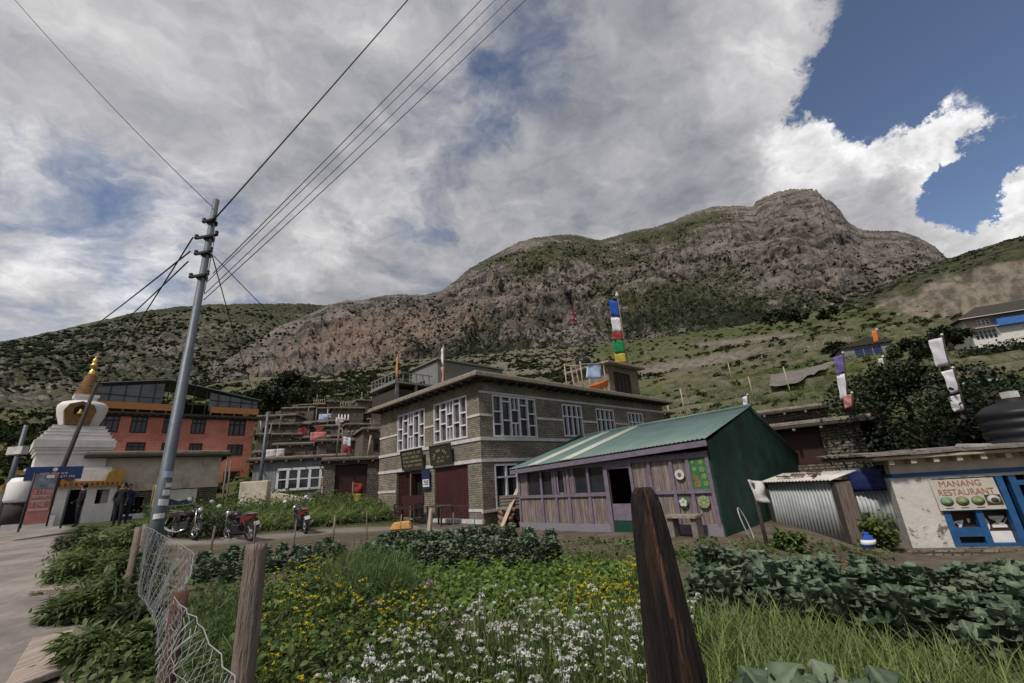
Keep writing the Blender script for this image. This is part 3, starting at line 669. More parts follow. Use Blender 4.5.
SKY_A = [(-140,372),(-60,352),(0,341),(30,336),(60,329),(100,320),(140,311),(180,306),(220,303.5),(260,303),(300,303),(328,305),(370,312),(430,330),(500,350)]
far_hill, VA, FA, TA = mountain('far_hill', SKY_A, [(-140,425),(250,425),(500,420)], [(-140,1300),(300,1500),(500,1700)], 330, 420, 190, 5, 40, power=0.95)
px_, py_ = project(VA); n1 = fbm(PN, VA[:,0]/150, VA[:,1]/150, 5); n2 = fbm(PN2, VA[:,0]/60, VA[:,1]/90, 5)
cover(far_hill, VA, 0.55+0.35*n1-0.15*pxblob(px_,py_,190,345,60,20)+0.2*pxblob(px_,py_,260,312,120,10), -0.3+0.5*n2*(py_ > 350), 0.25+0.5*n1, np.zeros(len(VA)))

SKY_M = [(120,425),(165,398),(195,383),(215,366),(240,350),(262,337),(280,325),(305,315),(330,304),(345,300),(362,300),(375,296),(400,293),(410,295),(425,294),(440,291),(455,280),(470,268),(485,259),(500,251),(520,241),(535,237),(560,234),(580,235),(600,240),(610,237),(640,229),(660,225),(690,213),(712,206),(735,204.5),(752,206),(756,200),(770,193),(790,187.5),(808,186.5),(818,190),(826,199),(833,200),(839,207),(848,221),(862,228.5),(880,230),(897,229.5),(915,235),(935,246),(947,258),(1000,290),(1060,330)]
mountain_o, VM, FM, TM = mountain('mountain', SKY_M, [(120,440),(400,405),(700,390),(1060,390)], [(120,560),(330,720),(500,1000),(700,1300),(800,1400),(950,1500),(1060,1500)], 240, 1000, 420, 21, 74, power=0.80)
px_, py_ = project(VM); n1 = fbm(PN, VM[:,0]/110, VM[:,1]/110, 5); n2 = fbm(PN3, VM[:,0]/60, VM[:,1]/60, 5)
skyl = interp(px_, SKY_M); dsk = py_-skyl
grM = (0.14+0.6*n1+0.55*pxblob(px_,py_,560,255,110,22,-8)+0.45*pxblob(px_,py_,690,225,60,16,-15)+0.55*pxblob(px_,py_,540,365,110,34)+0.65*pxblob(px_,py_,760,312,120,26,4)
    +0.3*pxblob(px_,py_,640,300,60,30)+0.5*pxblob(px_,py_,455,380,60,22)+0.5*pxblob(px_,py_,300,395,90,16)+0.25*pxblob(px_,py_,700,290,60,20)-0.5*pxblob(px_,py_,815,230,70,40)-0.7*pxblob(px_,py_,330,340,100,28,-25))
scM = (-0.30+0.35*n2+0.95*pxblob(px_,py_,330,345,100,30,-25)+0.75*pxblob(px_,py_,430,335,90,30,-22)+0.55*pxblob(px_,py_,560,315,80,20,-12)+0.6*pxblob(px_,py_,665,345,50,10)+0.8*pxblob(px_,py_,790,352,28,8)
    +0.35*pxblob(px_,py_,510,290,60,20,-25)-0.6*pxblob(px_,py_,800,230,120,45))
shM = 0.05+0.5*n1+0.7*pxblob(px_,py_,560,365,120,35)+0.6*pxblob(px_,py_,760,315,120,25)+0.5*pxblob(px_,py_,450,375,60,30)+0.4*pxblob(px_,py_,290,392,100,20)-0.5*pxblob(px_,py_,815,225,90,40)-0.35*pxblob(px_,py_,340,340,80,20,-25)
cover(mountain_o, VM, grM, scM, shM, np.zeros(len(VM)))

SKY_C = [(560,372),(640,350),(700,340),(760,327),(820,312),(860,298),(890,284),(915,273),(945,259),(985,246),(1024,235),(1090,215),(1160,200)]
hill, VC, FC, TC = mountain('hill', SKY_C, [(560,392),(640,385),(760,365),(890,345),(1024,335),(1160,330)], [(560,330),(760,400),(945,470),(1160,520)], 175, 760, 300, 33, 46, power=0.62)
px_, py_ = project(VC); n1 = fbm(PN, VC[:,0]/40, VC[:,1]/40, 5); n2 = fbm(PN3, VC[:,0]/18, VC[:,1]/18, 4)
clf = np.maximum.reduce([pxblob(px_,py_,895,318,36,30,-30), pxblob(px_,py_,945,300,50,30,-20), pxblob(px_,py_,1005,285,60,30,-10), 0.8*pxblob(px_,py_,840,297,10,7)])
clf = np.clip((clf+0.35*n1+0.15*n2-0.42)*4, 0, 1)*np.clip((py_-interp(px_, SKY_C)-6)/10, 0, 1)
aC = np.arctan2(VC[:,0], VC[:,1]); eC = VC[:,2]/np.hypot(VC[:,0], VC[:,1])
ero = 0.55*fbm(PN, aC*42+0.6*n1, eC*20, 5, 0.6, ridged=True)-0.28+0.75*fbm(PN3, aC*70, eC*75, 5, 0.65)
cover(hill, VC, 0.85+0.4*n1, 0.05+0.3*n2-0.2, 0.15+0.5*n1, clf, ero*1.0)

# ------------------------------------------------------------------ shrubs dotted over the slopes: one mass each
def ico():
    import bmesh
    bm = bmesh.new(); bmesh.ops.create_icosphere(bm, subdivisions=1, radius=1.0)
    v = np.array([x.co[:] for x in bm.verts]); f = np.array([[w.index for w in x.verts] for x in bm.faces]); bm.free(); return v, f
IV, IF = ico()
MT['shrub'] = mat('dark mountain juniper', (0.022,0.030,0.015), 0.95, 0.55, 0.35, 0.5, 1.2, coords='Object', spec=0.05)
MT['shrubgreen'] = mat('hillside scrub', (0.030,0.038,0.016), 0.95, 0.5, 0.5, 0.5, 2.5, coords='Object', spec=0.05)
def scatter_shrubs(name, pos, size, m, squash=0.7, seed=1):
    g = np.random.default_rng(seed); n = len(pos)
    jit = g.uniform(0.6, 1.35, (n, len(IV), 1)); ang = g.uniform(0, 6.28, n); c, s = np.cos(ang), np.sin(ang)
    v = IV[None]*jit; v = np.stack([v[..., 0]*c[:, None]-v[..., 1]*s[:, None], v[..., 0]*s[:, None]+v[..., 1]*c[:, None], v[..., 2]*squash+0.3], -1)
    v = v*size[:, None, None]*g.uniform(0.7, 1.3, (n, 1, 3)) + pos[:, None, :]
    f = (IF[None]+(np.arange(n)*len(IV))[:, None, None]).reshape(-1, 3)
    o = bulk(name, v.reshape(-1, 3), f, m, smooth=False); o['kind'] = 'stuff'; return o
def pick(V_, w, n, seed):
    g = np.random.default_rng(seed); w = np.clip(w, 0, None); k = g.choice(len(V_), n, p=w/w.sum()); return V_[k], k
def scatter_clumps(name, pos, size, m, seed=1, per=22):
    g = np.random.default_rng(seed); n = len(pos)*per; c = np.repeat(pos, per, 0); s = np.repeat(size, per)
    d = g.normal(0, 1, (n, 3)); d /= np.linalg.norm(d, axis=1, keepdims=True); d *= g.uniform(0.25, 1.0, (n, 1))**0.6; d[:, 2] = np.abs(d[:, 2])*0.8
    u = g.normal(0, 1, (n, 3)); u /= np.linalg.norm(u, axis=1, keepdims=True); w = np.cross(u, g.normal(0, 1, (n, 3))); w /= np.linalg.norm(w, axis=1, keepdims=True)
    k = (s*g.uniform(0.22, 0.45, n))[:, None]; p = c+d*s[:, None]
    v = np.stack([p-u*k, p-w*k*0.7, p+u*k, p+w*k*0.7], 1).reshape(-1, 3)
    o = bulk(name, v, np.arange(n*4).reshape(-1, 4), m); o['kind'] = 'stuff'; return o
area = lambda V_: np.hypot(V_[:,0], V_[:,1])
vis = (TM < 0.9)
P_, k_ = pick(VM, np.clip(shM+0.10, 0.02, 1)*np.clip(0.2+2.2*fbm(PN2, VM[:,0]/26, VM[:,1]/26, 3), 0.02, 1.5)*vis*area(VM)**0.7, 14000, 1)
scatter_shrubs('mountain_shrubs', P_+np.random.default_rng(2).normal(0, 2.0, P_.shape)*[1,1,0.2], np.random.default_rng(3).uniform(0.7, 1.9, len(P_))*np.clip(area(P_)/520, 0.6, 1.5), 'shrub', seed=4)
nA = fbm(PN, VA[:,0]/120, VA[:,1]/120, 4)
P_, k_ = pick(VA, np.clip(0.35+nA, 0, 1)*(TA < 0.95)*area(VA)**0.6, 4500, 5)
scatter_shrubs('far_hill_shrubs', P_, np.random.default_rng(6).uniform(1.2, 3.6, len(P_))*np.clip(area(P_)/700, 0.5, 1.5), 'shrub', seed=7)
n1c = fbm(PN2, VC[:,0]/30, VC[:,1]/30, 4)
P_, k_ = pick(VC, np.clip(0.1+n1c, 0, 1)*(clf < 0.2)*(TC < 1.0), 900, 8)
scatter_clumps('hill_shrubs', P_, np.random.default_rng(9).uniform(0.5, 1.9, len(P_)), 'shrubgreen', seed=10)
pg = fbm(PN, xf*0.06, yf*0.06, 4)
wgt = np.clip((rf-34)/10, 0, 1)*np.clip((330-rf)/120, 0, 1)*np.clip(0.15+pg, 0, 1)*rf**1.1*(np.abs(df) < 60)*(1-trk)
wgt = wgt*np.where((df > 8), 0.55, 1.0)*np.where(df < -34, 2.6, 1.0)*np.where((df > -30) & (df < 12) & (rf > 62), 3.2, 1.0)
P_, k_ = pick(V, wgt, 13000, 11)
scatter_clumps('hillside_shrubs', P_, np.random.default_rng(12).uniform(0.22, 0.85, len(P_))*np.clip(area(P_)/80, 0.6, 1.9), 'shrubgreen', seed=13)

# ------------------------------------------------------------------ facade helper: a = along the wall, z = up, d = outwards
class Face:
    def __init__(s, o, u, n): s.o = Vector(o); s.u = Vector(u).normalized(); s.n = Vector(n).normalized()
    def p(s, a, z, d=0.0): return s.o+s.u*a+s.n*d+Vector((0,0,z))
    def box(s, mb, a0, a1, z0, z1, d0, d1, mi=0):
        if a0 > a1: a0, a1 = a1, a0
        b = [s.p(a0,z0,d0), s.p(a1,z0,d0), s.p(a1,z0,d1), s.p(a0,z0,d1)]; t = [s.p(a0,z1,d0), s.p(a1,z1,d0), s.p(a1,z1,d1), s.p(a0,z1,d1)]
        return mb.hexa(b, t, mi)
    def wall(s, mb, a0, a1, z0, z1, th, holes, mi=0):
        A = sorted({a0, a1, *[h[0] for h in holes], *[h[1] for h in holes]}); Z_ = sorted({z0, z1, *[h[2] for h in holes], *[h[3] for h in holes]})
        A = [a for a in A if a0 <= a <= a1]; Z_ = [z for z in Z_ if z0 <= z <= z1]
        for i in range(len(A)-1):
            run = None
            for j in range(len(Z_)):
                solid = j < len(Z_)-1 and not any(h[0] < (A[i]+A[i+1])/2 < h[1] and h[2] < (Z_[j]+Z_[j+1])/2 < h[3] for h in holes)
                if solid and run is None: run = Z_[j]
                if not solid and run is not None:
                    s.box(mb, A[i], A[i+1], run, Z_[j], -th, 0, mi); run = None
def window(face, parent, a0, a1, z0, z1, bars, frame='winwhite', glass='glass', fw=0.07, rec=0.12, name='window', proud=0.02, label=None):
    """frame with glazing bars; bars = list of (a0,a1,z0,z1) in 0..1 of the opening"""
    m = MB(); W_, H_ = a1-a0, z1-z0
    face.box(m, a0, a1, z0, z0+fw, -rec, proud); face.box(m, a0, a1, z1-fw, z1, -rec, proud)
    face.box(m, a0, a0+fw, z0+fw, z1-fw, -rec, proud-0.003); face.box(m, a1-fw, a1, z0+fw, z1-fw, -rec, proud-0.003)
    for k, (x0, x1, y0, y1) in enumerate(bars):
        face.box(m, a0+x0*W_, a0+x1*W_, z0+y0*H_, z0+y1*H_, -rec+0.01, proud-0.012-0.0015*(k % 7))
    o = m.build(name, frame, parent)
    g = MB(); face.box(g, a0+0.01, a1-0.01, z0+0.01, z1-0.01, -rec-0.03, -rec+0.005); g.build('pane', glass, o)
    if label: o['label'] = label
    return o
def vbars(n, w=0.05): return [((i/n)-w/2, (i/n)+w/2, 0, 1) for i in range(1, n)]
def hbars(hs, w=0.04, x0=0.0, x1=1.0): return [(x0, x1, h-w/2, h+w/2) for h in hs]
LATTICE = vbars(5, 0.035)+hbars([0.60, 0.30], 0.035, 0, 0.2)+hbars([0.86, 0.40], 0.035, 0.2, 0.4)+hbars([0.66, 0.34], 0.035, 0.4, 0.6)+hbars([0.80, 0.45], 0.035, 0.6, 0.8)+hbars([0.60, 0.30], 0.035, 0.8, 1)+[(0.49, 0.51, 0.66, 1), (0.49, 0.51, 0, 0.34)]

# ================================================================== stone lodge
HOT_A = R(44.0); HOT_O = Vector((-1.63, 18.24, 0.0))
hotel = thing('stone_hotel', 'two storey grey stone building with white lattice windows and a flat overhanging roof', 'building', HOT_O, HOT_A)
FA_ = Face((0,0,0), (1,0,0), (0,-1,0)); FB_ = Face((0,0,0), (0,1,0), (-1,0,0))
winA = [(0.75,3.55,3.62,5.50), (5.55,7.2,3.72,5.40), (8.5,10.3,3.72,5.35), (11.8,13.6,3.72,5.32)]
lowA = [(0.7,2.05,0.66,2.46)]
winB = [(4.42,7.2,3.62,5.58), (0.88,3.58,3.68,5.58)]
doorsB = [(5.84,7.25,0.34,2.52), (4.51,5.72,0.34,2.52), (0.95,3.57,0.34,2.54)]
m = MB()
FA_.wall(m, 0.0, 16.4, -0.5, 6.08, 0.35, winA+lowA); FB_.wall(m, 0.352, 9.3, -0.5, 6.08, 0.35, winB+doorsB)
m.box(0.36, 16.38, 9.0, 9.3, -0.5, 6.08); m.box(16.05, 16.39, 0.36, 8.98, -0.5, 6.08)
m.build('wall', 'stone', hotel)
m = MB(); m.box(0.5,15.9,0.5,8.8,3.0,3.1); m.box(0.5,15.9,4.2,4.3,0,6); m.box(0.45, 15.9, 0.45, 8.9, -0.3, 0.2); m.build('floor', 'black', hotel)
m = MB()   # pale bands
FA_.box(m, -0.03, 16.4, 3.46, 3.60, 0.002, 0.045); FB_.box(m, 0.0, 9.3, 3.46, 3.60, 0.002, 0.045)
FA_.box(m, -0.03, 16.4, 2.56, 2.70, 0.002, 0.04); FB_.box(m, 0.0, 9.3, 2.57, 2.71, 0.002, 0.04)
for a, b in ((0.0,0.74),(3.56,5.54),(7.21,8.49),(10.31,11.79),(13.61,16.4)): FA_.box(m, a, b, 4.5, 4.61, 0.002, 0.03)
for a, b in ((0.0,0.87),(3.59,4.41),(7.21,9.3)): FB_.box(m, a, b, 4.5, 4.61, 0.002, 0.03)
FA_.box(m, 0.0, 16.4, 5.52, 5.62, 0.002, 0.03)
for a, b in ((0.0,0.94),(7.27,9.3)): FB_.box(m, a, b, 0.62, 0.74, 0.002, 0.03)
FB_.box(m, 7.27, 9.3, 1.55, 1.66, 0.002, 0.03)
FB_.box(m, -0.05, 3.8, 0.18, 0.33, 0.002, 0.12)
FA_.box(m, -0.1, 2.4, 0.58, 0.66, 0.002, 0.10)
m.build('plaster_band', 'band', hotel)
m = MB()
m.box(-0.62, 16.9, -0.62, 9.8, 6.12, 6.30); m.box(-0.55, 16.8, -0.55, 9.7, 6.303, 6.36)
roof = m.build('roof', 'slab', hotel, 0.02)
m = MB()
for k in range(26): m.box(-0.15+k*0.66, -0.05+k*0.66, -0.55, 0.4, 5.99, 6.118)
for k in range(15): m.box(-0.55, 0.4, -0.15+k*0.66, -0.05+k*0.66, 5.99, 6.117)
m.box(-0.60,16.88,-0.60,-0.004,6.085,6.119); m.box(-0.60,-0.004,0.0,9.78,6.085,6.119)
m.build('rafters', 'slabdark', roof)
for k, (a, y) in enumerate(((3.2,0.5),(4.2,0.5),(5.3,0.5),(6.6,0.5),(2.0,8.9))):
    m = MB(); m.box(a, a+0.22, y, y+0.22, 6.363, 6.66); m.build('parapet_stub', 'concrete', roof)
for (a0,a1,z0,z1) in winA: window(FA_, hotel, a0, a1, z0, z1, LATTICE if a0 < 2 else vbars(4,0.05)+hbars([0.62],0.04), glass='glass')
window(FA_, hotel, *lowA[0], vbars(2,0.07)+hbars([0.70],0.04))
for (a0,a1,z0,z1) in winB: window(FB_, hotel, a0, a1, z0, z1, LATTICE, glass='glasspale', label='tall white lattice window with drawn pale curtains')
m = MB(); FB_.box(m, 5.86, 7.23, 0.36, 2.5, -0.2, -0.14, 0)
for k in range(7): m.bar(FB_.p(5.95+k*0.2,0.95,-0.11), FB_.p(5.95+k*0.2,2.42,-0.11), 0.03, 0.03)
for k in range(6): m.bar(FB_.p(5.9,1.0+k*0.27,-0.125), FB_.p(7.2,1.0+k*0.27,-0.125), 0.03, 0.03)
o_ = m.build('door', 'maroon', hotel); o_['label'] = 'maroon door with a grille'
m = MB(); FB_.box(m, 4.53, 5.70, 0.36, 2.5, -0.34, -0.30); m.build('doorway', 'black', hotel)
m = MB(); FB_.box(m, 4.53, 4.62, 0.36, 2.5, -0.2, 0.03); FB_.box(m, 5.62, 5.70, 0.36, 2.5, -0.2, 0.03); FB_.box(m, 4.62, 5.62, 2.4, 2.5, -0.2, 0.027); m.build('door_frame', 'maroon', hotel)
m = MB(); FB_.box(m, 0.97, 3.55, 0.36, 2.52, -0.18, -0.10); o_ = m.build('shutter', 'maroonmetal', hotel); o_['label'] = 'wide closed maroon shutter'
m = MB(); FB_.box(m, -0.1, 8.8, 0.0, 0.17, 0.0, 1.5); FB_.box(m, 3.9, 6.0, -0.2, 0.05, 1.5, 1.9); m.build('plinth', 'rubble', hotel)
# roof room
FT = Face((11.4,0.7,0), (1,0,0), (0,-1,0))
m = MB(); FT.wall(m, 0, 3.6, 6.363, 8.5, 0.3, [(0.55,2.6,6.45,8.15)]); m.box(11.4,11.7,1.002,3.6,6.363,8.5); m.box(14.7,15.0,1.002,3.6,6.363,8.5); m.box(11.7,14.7,3.3,3.6,6.363,8.5)
rroom = m.build('roof_room', 'stone', hotel)
m = MB(); FT.box(m, 0.57, 2.58, 6.47, 8.13, -0.2, -0.12, 0)
for k in range(5): FT.box(m, 0.57+k*0.49, 0.65+k*0.49, 6.47, 8.13, -0.12, -0.06, 0)
m.build('door', 'slabdark', rroom)
m = MB(); m.hexa([(10.9,0.25,8.5),(15.5,0.25,8.6),(15.5,4.0,8.6),(10.9,4.0,8.5)], [(10.9,0.25,8.66),(15.5,0.25,8.76),(15.5,4.0,8.76),(10.9,4.0,8.66)]); m.build('roof', 'slab', rroom, 0.03)
# signboards on the lodge
def board(name, label, f, parent, a0, a1, z0, z1, tilt, m_='signdark', th=0.05):
    r_ = thing(name, label, 'sign', parent.matrix_world @ f.p((a0+a1)/2, z0, 0.05) if False else (0,0,0)); return r_
HM = Matrix.Translation(HOT_O) @ Matrix.Rotation(HOT_A, 4, 'Z')
def on_face(M_, f, a, z, d=0.0): return M_ @ f.p(a, z, d)
def sign_on(M_, rz, f, name, label, cat, a0, a1, z0, z1, tilt=0.0, m_='signdark', th=0.05, d=0.06):
    """board hung on a wall; local x runs to the viewer's right, local -y is towards the viewer"""
    u = (M_.to_3x3() @ f.u); n = (M_.to_3x3() @ f.n)
    right = Vector((-n.y, n.x, 0))     # viewer's right when facing the wall
    c = on_face(M_, f, (a0+a1)/2, z0, d)
    t_ = thing(name, label, cat, c, math.atan2(right.y, right.x))
    t_.rotation_euler = (tilt, 0, math.atan2(right.y, right.x))
    w = abs(a1-a0); h = z1-z0
    b = MB(); b.box(-w/2, w/2, -th, 0, 0, h); b.build('board', m_, t_)
    return t_, w, h
s1, w, h = sign_on(HM, HOT_A, FB_, 'signboard', 'dark signboard with four slanted rows of yellow lettering over the doorway', 'sign', 4.3, 6.33, 2.66, 3.56, R(10), d=0.09)
m = MB(); m.box(-w/2-0.03, w/2+0.03, -0.075, 0.003, h, h+0.05); m.box(-w/2-0.03, w/2+0.03, -0.075, 0.003, -0.05, 0); m.box(-w/2-0.03,-w/2,-0.075,0.003,0,h); m.box(w/2,w/2+0.03,-0.075,0.003,0,h); m.build('frame', 'slabdark', s1)
g_ = np.random.default_rng(5)
def scribble(parent, rows, w, m_, y=-0.056, sy=0.10, arc=None, seed=1, dens=0.8, x0=None):
    """rows of short strokes: lettering too small in the photograph to be read"""
    g = np.random.default_rng(seed)
    for z in rows:
        mb = MB(); x = -w/2 if x0 is None else x0
        while x < w/2:
            k = g.uniform(0.5, 1.0)*sy
            if g.uniform() < dens:
                for (dx0, dx1, dz0, dz1) in ([(0,.25,0,1),(.25,.75,.8,1),(.25,.75,0,.2)], [(0,.22,0,1),(.5,.75,0,1),(.22,.5,.4,.6)], [(0,.75,.8,1),(.28,.5,0,.8)], [(0,.25,0,1),(.25,.7,.4,.58),(.5,.72,0,.4)])[g.integers(4)]:
                    mb.box(x+dx0*k, x+dx1*k, y, y+0.008, z+dz0*sy, z+dz1*sy)
            x += k*0.95
        if mb.v: mb.build('lettering', m_, parent)
scribble(s1, [0.70, 0.50, 0.30, 0.10], w*0.84, 'goldtext', sy=0.11, seed=2)
s2, w, h = sign_on(HM, HOT_A, FB_, 'signboard', 'dark signboard with an arch of yellow lettering over the maroon shutter', 'sign', 1.92, 3.6, 2.66, 3.54, R(8), d=0.08)
m = MB(); m.box(-w/2-0.03, w/2+0.03, -0.075, 0.003, h, h+0.05); m.box(-w/2-0.03,-w/2,-0.075,0.003,0,h); m.box(w/2,w/2+0.03,-0.075,0.003,0,h); m.build('frame', 'slabdark', s2)
m = MB(); N = 13
for k in range(N):
    a = R(165-k*150/(N-1)); c, s = math.cos(a), math.sin(a)
    if k % 4 == 3: continue
    for q_ in (0.0, 0.05):
        m.bar((c*0.52-s*q_, -0.06, 0.18+s*0.42), (c*0.70-s*q_, -0.06, 0.18+s*0.56), 0.022, 0.012, up=(0,1,0))
    m.bar((c*0.61, -0.062, 0.18+s*0.49), (c*0.61-s*0.05, -0.062, 0.18+s*0.49+c*0.05), 0.03, 0.012, up=(0,1,0))
m.build('lettering', 'goldtext', s2)
scribble(s2, [0.28, 0.12], 0.7, 'goldtext', sy=0.09, seed=5)
s3, w, h = sign_on(HM, HOT_A, FB_, 'notice_board', 'small blue and white notice board between the doorway and the shutter', 'sign', 3.80, 4.46, 1.62, 2.54, R(4), 'navy', d=0.05)
m = MB(); m.box(-w/2+0.05, w/2-0.05, -0.058, -0.051, 0.12, 0.46); m.build('white_panel', 'paper', s3)
scribble(s3, [0.36, 0.28, 0.20], w*0.7, 'navy', y=-0.066, sy=0.05, seed=8); 
# ------------------------------------------------------------------ things on the lodge roof
def hw(x, y, z): return HM @ Vector((x, y, z))
def cloth(o, ux, uz, nu, nv, amp, seed, fn=None):
    """rippled cloth panel with real thickness; o corner, ux across, uz down"""
    g = np.random.default_rng(seed); ph = g.uniform(0, 6, 4); o, ux, uz = Vector(o), Vector(ux), Vector(uz); n = ux.cross(uz).normalized()
    v = []; f = []
    for sgn in (0, 1):
        for j in range(nv+1):
            for i in range(nu+1):
                a, b = i/nu, j/nv
                k = amp*(math.sin(a*7+ph[0]+b*3)*0.6+math.sin(b*9+ph[1]+a*4)*0.5)*min(1, a*3)
                v.append(o+ux*a+uz*b+n*(k+0.006*sgn))
    W_ = nu+1; Q = W_*(nv+1)
    for j in range(nv):
        for i in range(nu):
            a = j*W_+i; f.append((a, a+1, a+W_+1, a+W_)); f.append((Q+a, Q+a+W_, Q+a+W_+1, Q+a+1))
    edge = [i for i in range(W_)]+[W_*j+nu for j in range(1, nv+1)]+[W_*nv+i for i in range(nu-1, -1, -1)]+[W_*j for j in range(nv-1, 0, -1)]
    for a, b in zip(edge, edge[1:]+edge[:1]): f.append((a, Q+a, Q+b, b))
    return v, f
def at_local(px, py, y_l):
    """point seen at a picture position on the lodge-local plane y = y_l"""
    d = Vector(ray(px, py)); n = HM.to_3x3() @ Vector((0,1,0)); p0 = hw(0, y_l, 0); e = Vector(EYE)
    return HM.inverted() @ (e + d*((p0-e).dot(n)/d.dot(n)))
fb = at_local(626, 366, 1.0); ft = at_local(618.5, 292, 1.0)
x_ = 14.0
flag = thing('prayer_flag_pole', 'tall pole with a blue, white, red, green and yellow prayer flag on the roof room', 'prayer flag', hw(x_+0.5, 1.0, 8.68), R(8))
zt = (ft.z-8.68)*0.92
m = MB(); m.tube([(0,0,0),(0.02,0,zt)], [0.045, 0.03], 8); m.build('pole', 'greywood', flag)
m = MB(); m.lathe([(0.0,zt-0.05),(0.10,zt),(0.15,zt+0.12),(0.09,zt+0.26),(0.02,zt+0.42)], 10); m.build('finial', 'dirtycloth', flag)
seq = (('f_blue',.27),('f_white',.24),('f_red',.13),('f_green',.21),('f_yellow',.15)); zz = zt-0.35; tot = zt-0.85
for k, (c, fr) in enumerate(seq):
    hh = fr*tot; wd = -0.80+0.02*k
    v, f = cloth((-0.04+0.0*k, 0.02*k, zz), (wd*(0.8+0.08*k), 0.05, 0.15*(k == 0)), (0, 0, -hh), 8, 5, 0.06, 40+k); MB().add(v, f, 0, True).build('flag_panel', c, flag)
    zz -= hh
# red national-style flag on a thin mast
nb = at_local(583, 372, 6.0); ntp = at_local(581, 311, 6.0)
fl = thing('red_flag', 'small crimson double pointed flag on a thin mast behind the roof ladder', 'flag', hw(nb.x, 6.0, 6.363), HOT_A)
zt = ntp.z-6.363
m = MB(); m.tube([(0,0,0),(0,0,zt)], 0.025, 6); m.build('mast', 'iron', fl)
m = MB(); m.prism([(0,0),(0,-1.25),(-0.62,-1.25),(-0.28,-0.72),(-0.58,-0.62)], (-0.02, -0.03, zt-0.02), (1,0,0), (0,0,1), (0,0.02,0)); m.build('cloth', 'f_crimson', fl)
m = MB(); m.disc((-0.16,-0.05,zt-0.42), (0,1,0), 0.07, 0.014, 12); m.disc((-0.18,-0.05,zt-0.95), (0,1,0), 0.09, 0.014, 12); m.build('emblem', 'f_white', fl)
# drying frame with cloths, ladder, tank
for (px, py0, py1, yl, lab, cs) in ((397, 395, 356, 8.6, 'thin pole with a yellow over blue prayer flag on the lodge roof', ('f_orange','f_darkblue')), (444, 378, 346, 5.2, 'thin pole with a white over pink prayer flag above the lodge roof edge', ('f_white','f_pink'))):
    d = Vector(ray(px, py0)); lp = None
    e = Vector(EYE); Mi = HM.inverted(); dl = Mi.to_3x3() @ d; el_ = Mi @ e
    t_ = (yl-el_.y)/dl.y if abs(dl.y) > 1e-6 else 0
    # stand it on the roof near the left face
    xl = 0.35; t_ = (xl-el_.x)/dl.x; pl = el_+dl*t_; dt = Mi.to_3x3() @ Vector(ray(px-3, py1)); ptop = el_+dt*((xl-el_.x)/dt.x)
    po = thing('prayer_flag_pole', lab, 'prayer flag', hw(xl, pl.y, 6.363), HOT_A)
    H_ = max(1.5, ptop.z-6.363)
    m = MB(); m.tube([(0,0,0),(0,0,H_)], 0.03, 6); m.build('pole', 'greywood', po)
    hh = (H_-0.35)/2
    for k, c in enumerate(cs):
        v, f = cloth((0.0, 0.02, H_-0.08-k*hh), (0.1, 0.34, -0.1), (0, 0, -hh), 5, 6, 0.06, 60+k); MB().add(v, f, 0, True).build('flag_panel', c, po)
lx = at_local(576, 392, 1.6).x; lt = at_local(578, 365, 1.6).z
lad = thing('ladder', 'pale wooden ladder standing on the lodge roof beside the black tank', 'ladder', hw(lx, 1.6, 6.363), HOT_A)
hL = max(1.6, lt-6.363)
for dx in (0, 0.5):
    m = MB(); m.bar((dx,0,0),(dx+0.08,0.25,hL), 0.07, 0.07); m.build('rail', 'plank', lad)
for k in range(6):
    z = 0.25+k*(hL-0.4)/5; m = MB(); m.bar((0.03,0.25*z/hL,z),(0.52,0.25*z/hL,z), 0.05, 0.04); m.build('rung', 'plank', lad)
tx = at_local(582, 362, 3.2)
tk = MB(); tk.lathe([(0.0,0),(0.55,0),(0.57,0.1),(0.54,0.15),(0.57,0.2),(0.54,0.3),(0.57,0.38),(0.54,0.48),(0.57,0.56),(0.54,0.66),(0.5,0.8),(0.2,0.95),(0.2,1.05),(0,1.05)], 20)
o_ = thing('water_tank', 'black water tank on a stand behind the roof ladder', 'water tank', hw(tx.x+0.4, 3.4, 6.363), HOT_A)
tk.build('drum', 'tank', o_).location = (0,0,max(0.3, tx.z-6.363-0.5))
m = MB()
for sx in (-0.4,0.4):
    for sy in (-0.4,0.4): m.box(sx-0.06,sx+0.06,sy-0.06,sy+0.06,0,max(0.3, tx.z-6.363-0.5))
m.build('stand', 'greywood', o_)
c0 = at_local(586, 378, -0.1); c1 = at_local(606, 366, -0.1); c2 = at_local(587, 389, -0.5); c3 = at_local(609, 381, -0.5)
fr = thing('drying_frame', 'timber drying frame leaning against the roof room', 'drying frame', hw(c0.x, 0.2, 6.363), HOT_A)
m = MB()
wfr = c1.x-c0.x+0.2
for dx in (0.05, wfr): m.tube([(dx,0,0),(dx,0.02,1.75+0.3*(dx > 1))], 0.04, 6); m.tube([(dx,1.2,0),(dx,1.2,1.9)], 0.04, 6)
m.tube([(0,0,1.55),(wfr,0,1.95)], 0.035, 6); m.tube([(0,1.2,1.8),(wfr,1.2,1.9)], 0.035, 6); m.tube([(0.05,0,1.5),(0.05,1.2,1.8)],0.03,6)
m.build('poles', 'plank', fr)
v, f = cloth(hw(c0.x, -0.1, c0.z), HM.to_3x3() @ Vector((c1.x-c0.x-0.7, 0, 0.12)), HM.to_3x3() @ Vector((0.75, 0.35, c1.z-c0.z)), 8, 6, 0.05, 71)
tag(MB().add(v, f, 0, True).build('cloth', 'f_paleblue'), 'pale blue cloth hung slanting on the roof drying frame', 'cloth')
v, f = cloth(hw(c2.x, -0.5, c2.z+0.12), HM.to_3x3() @ Vector((c3.x-c2.x, 0, c3.z-c2.z)), HM.to_3x3() @ Vector((0.1, 0.15, -0.42)), 8, 4, 0.04, 72)
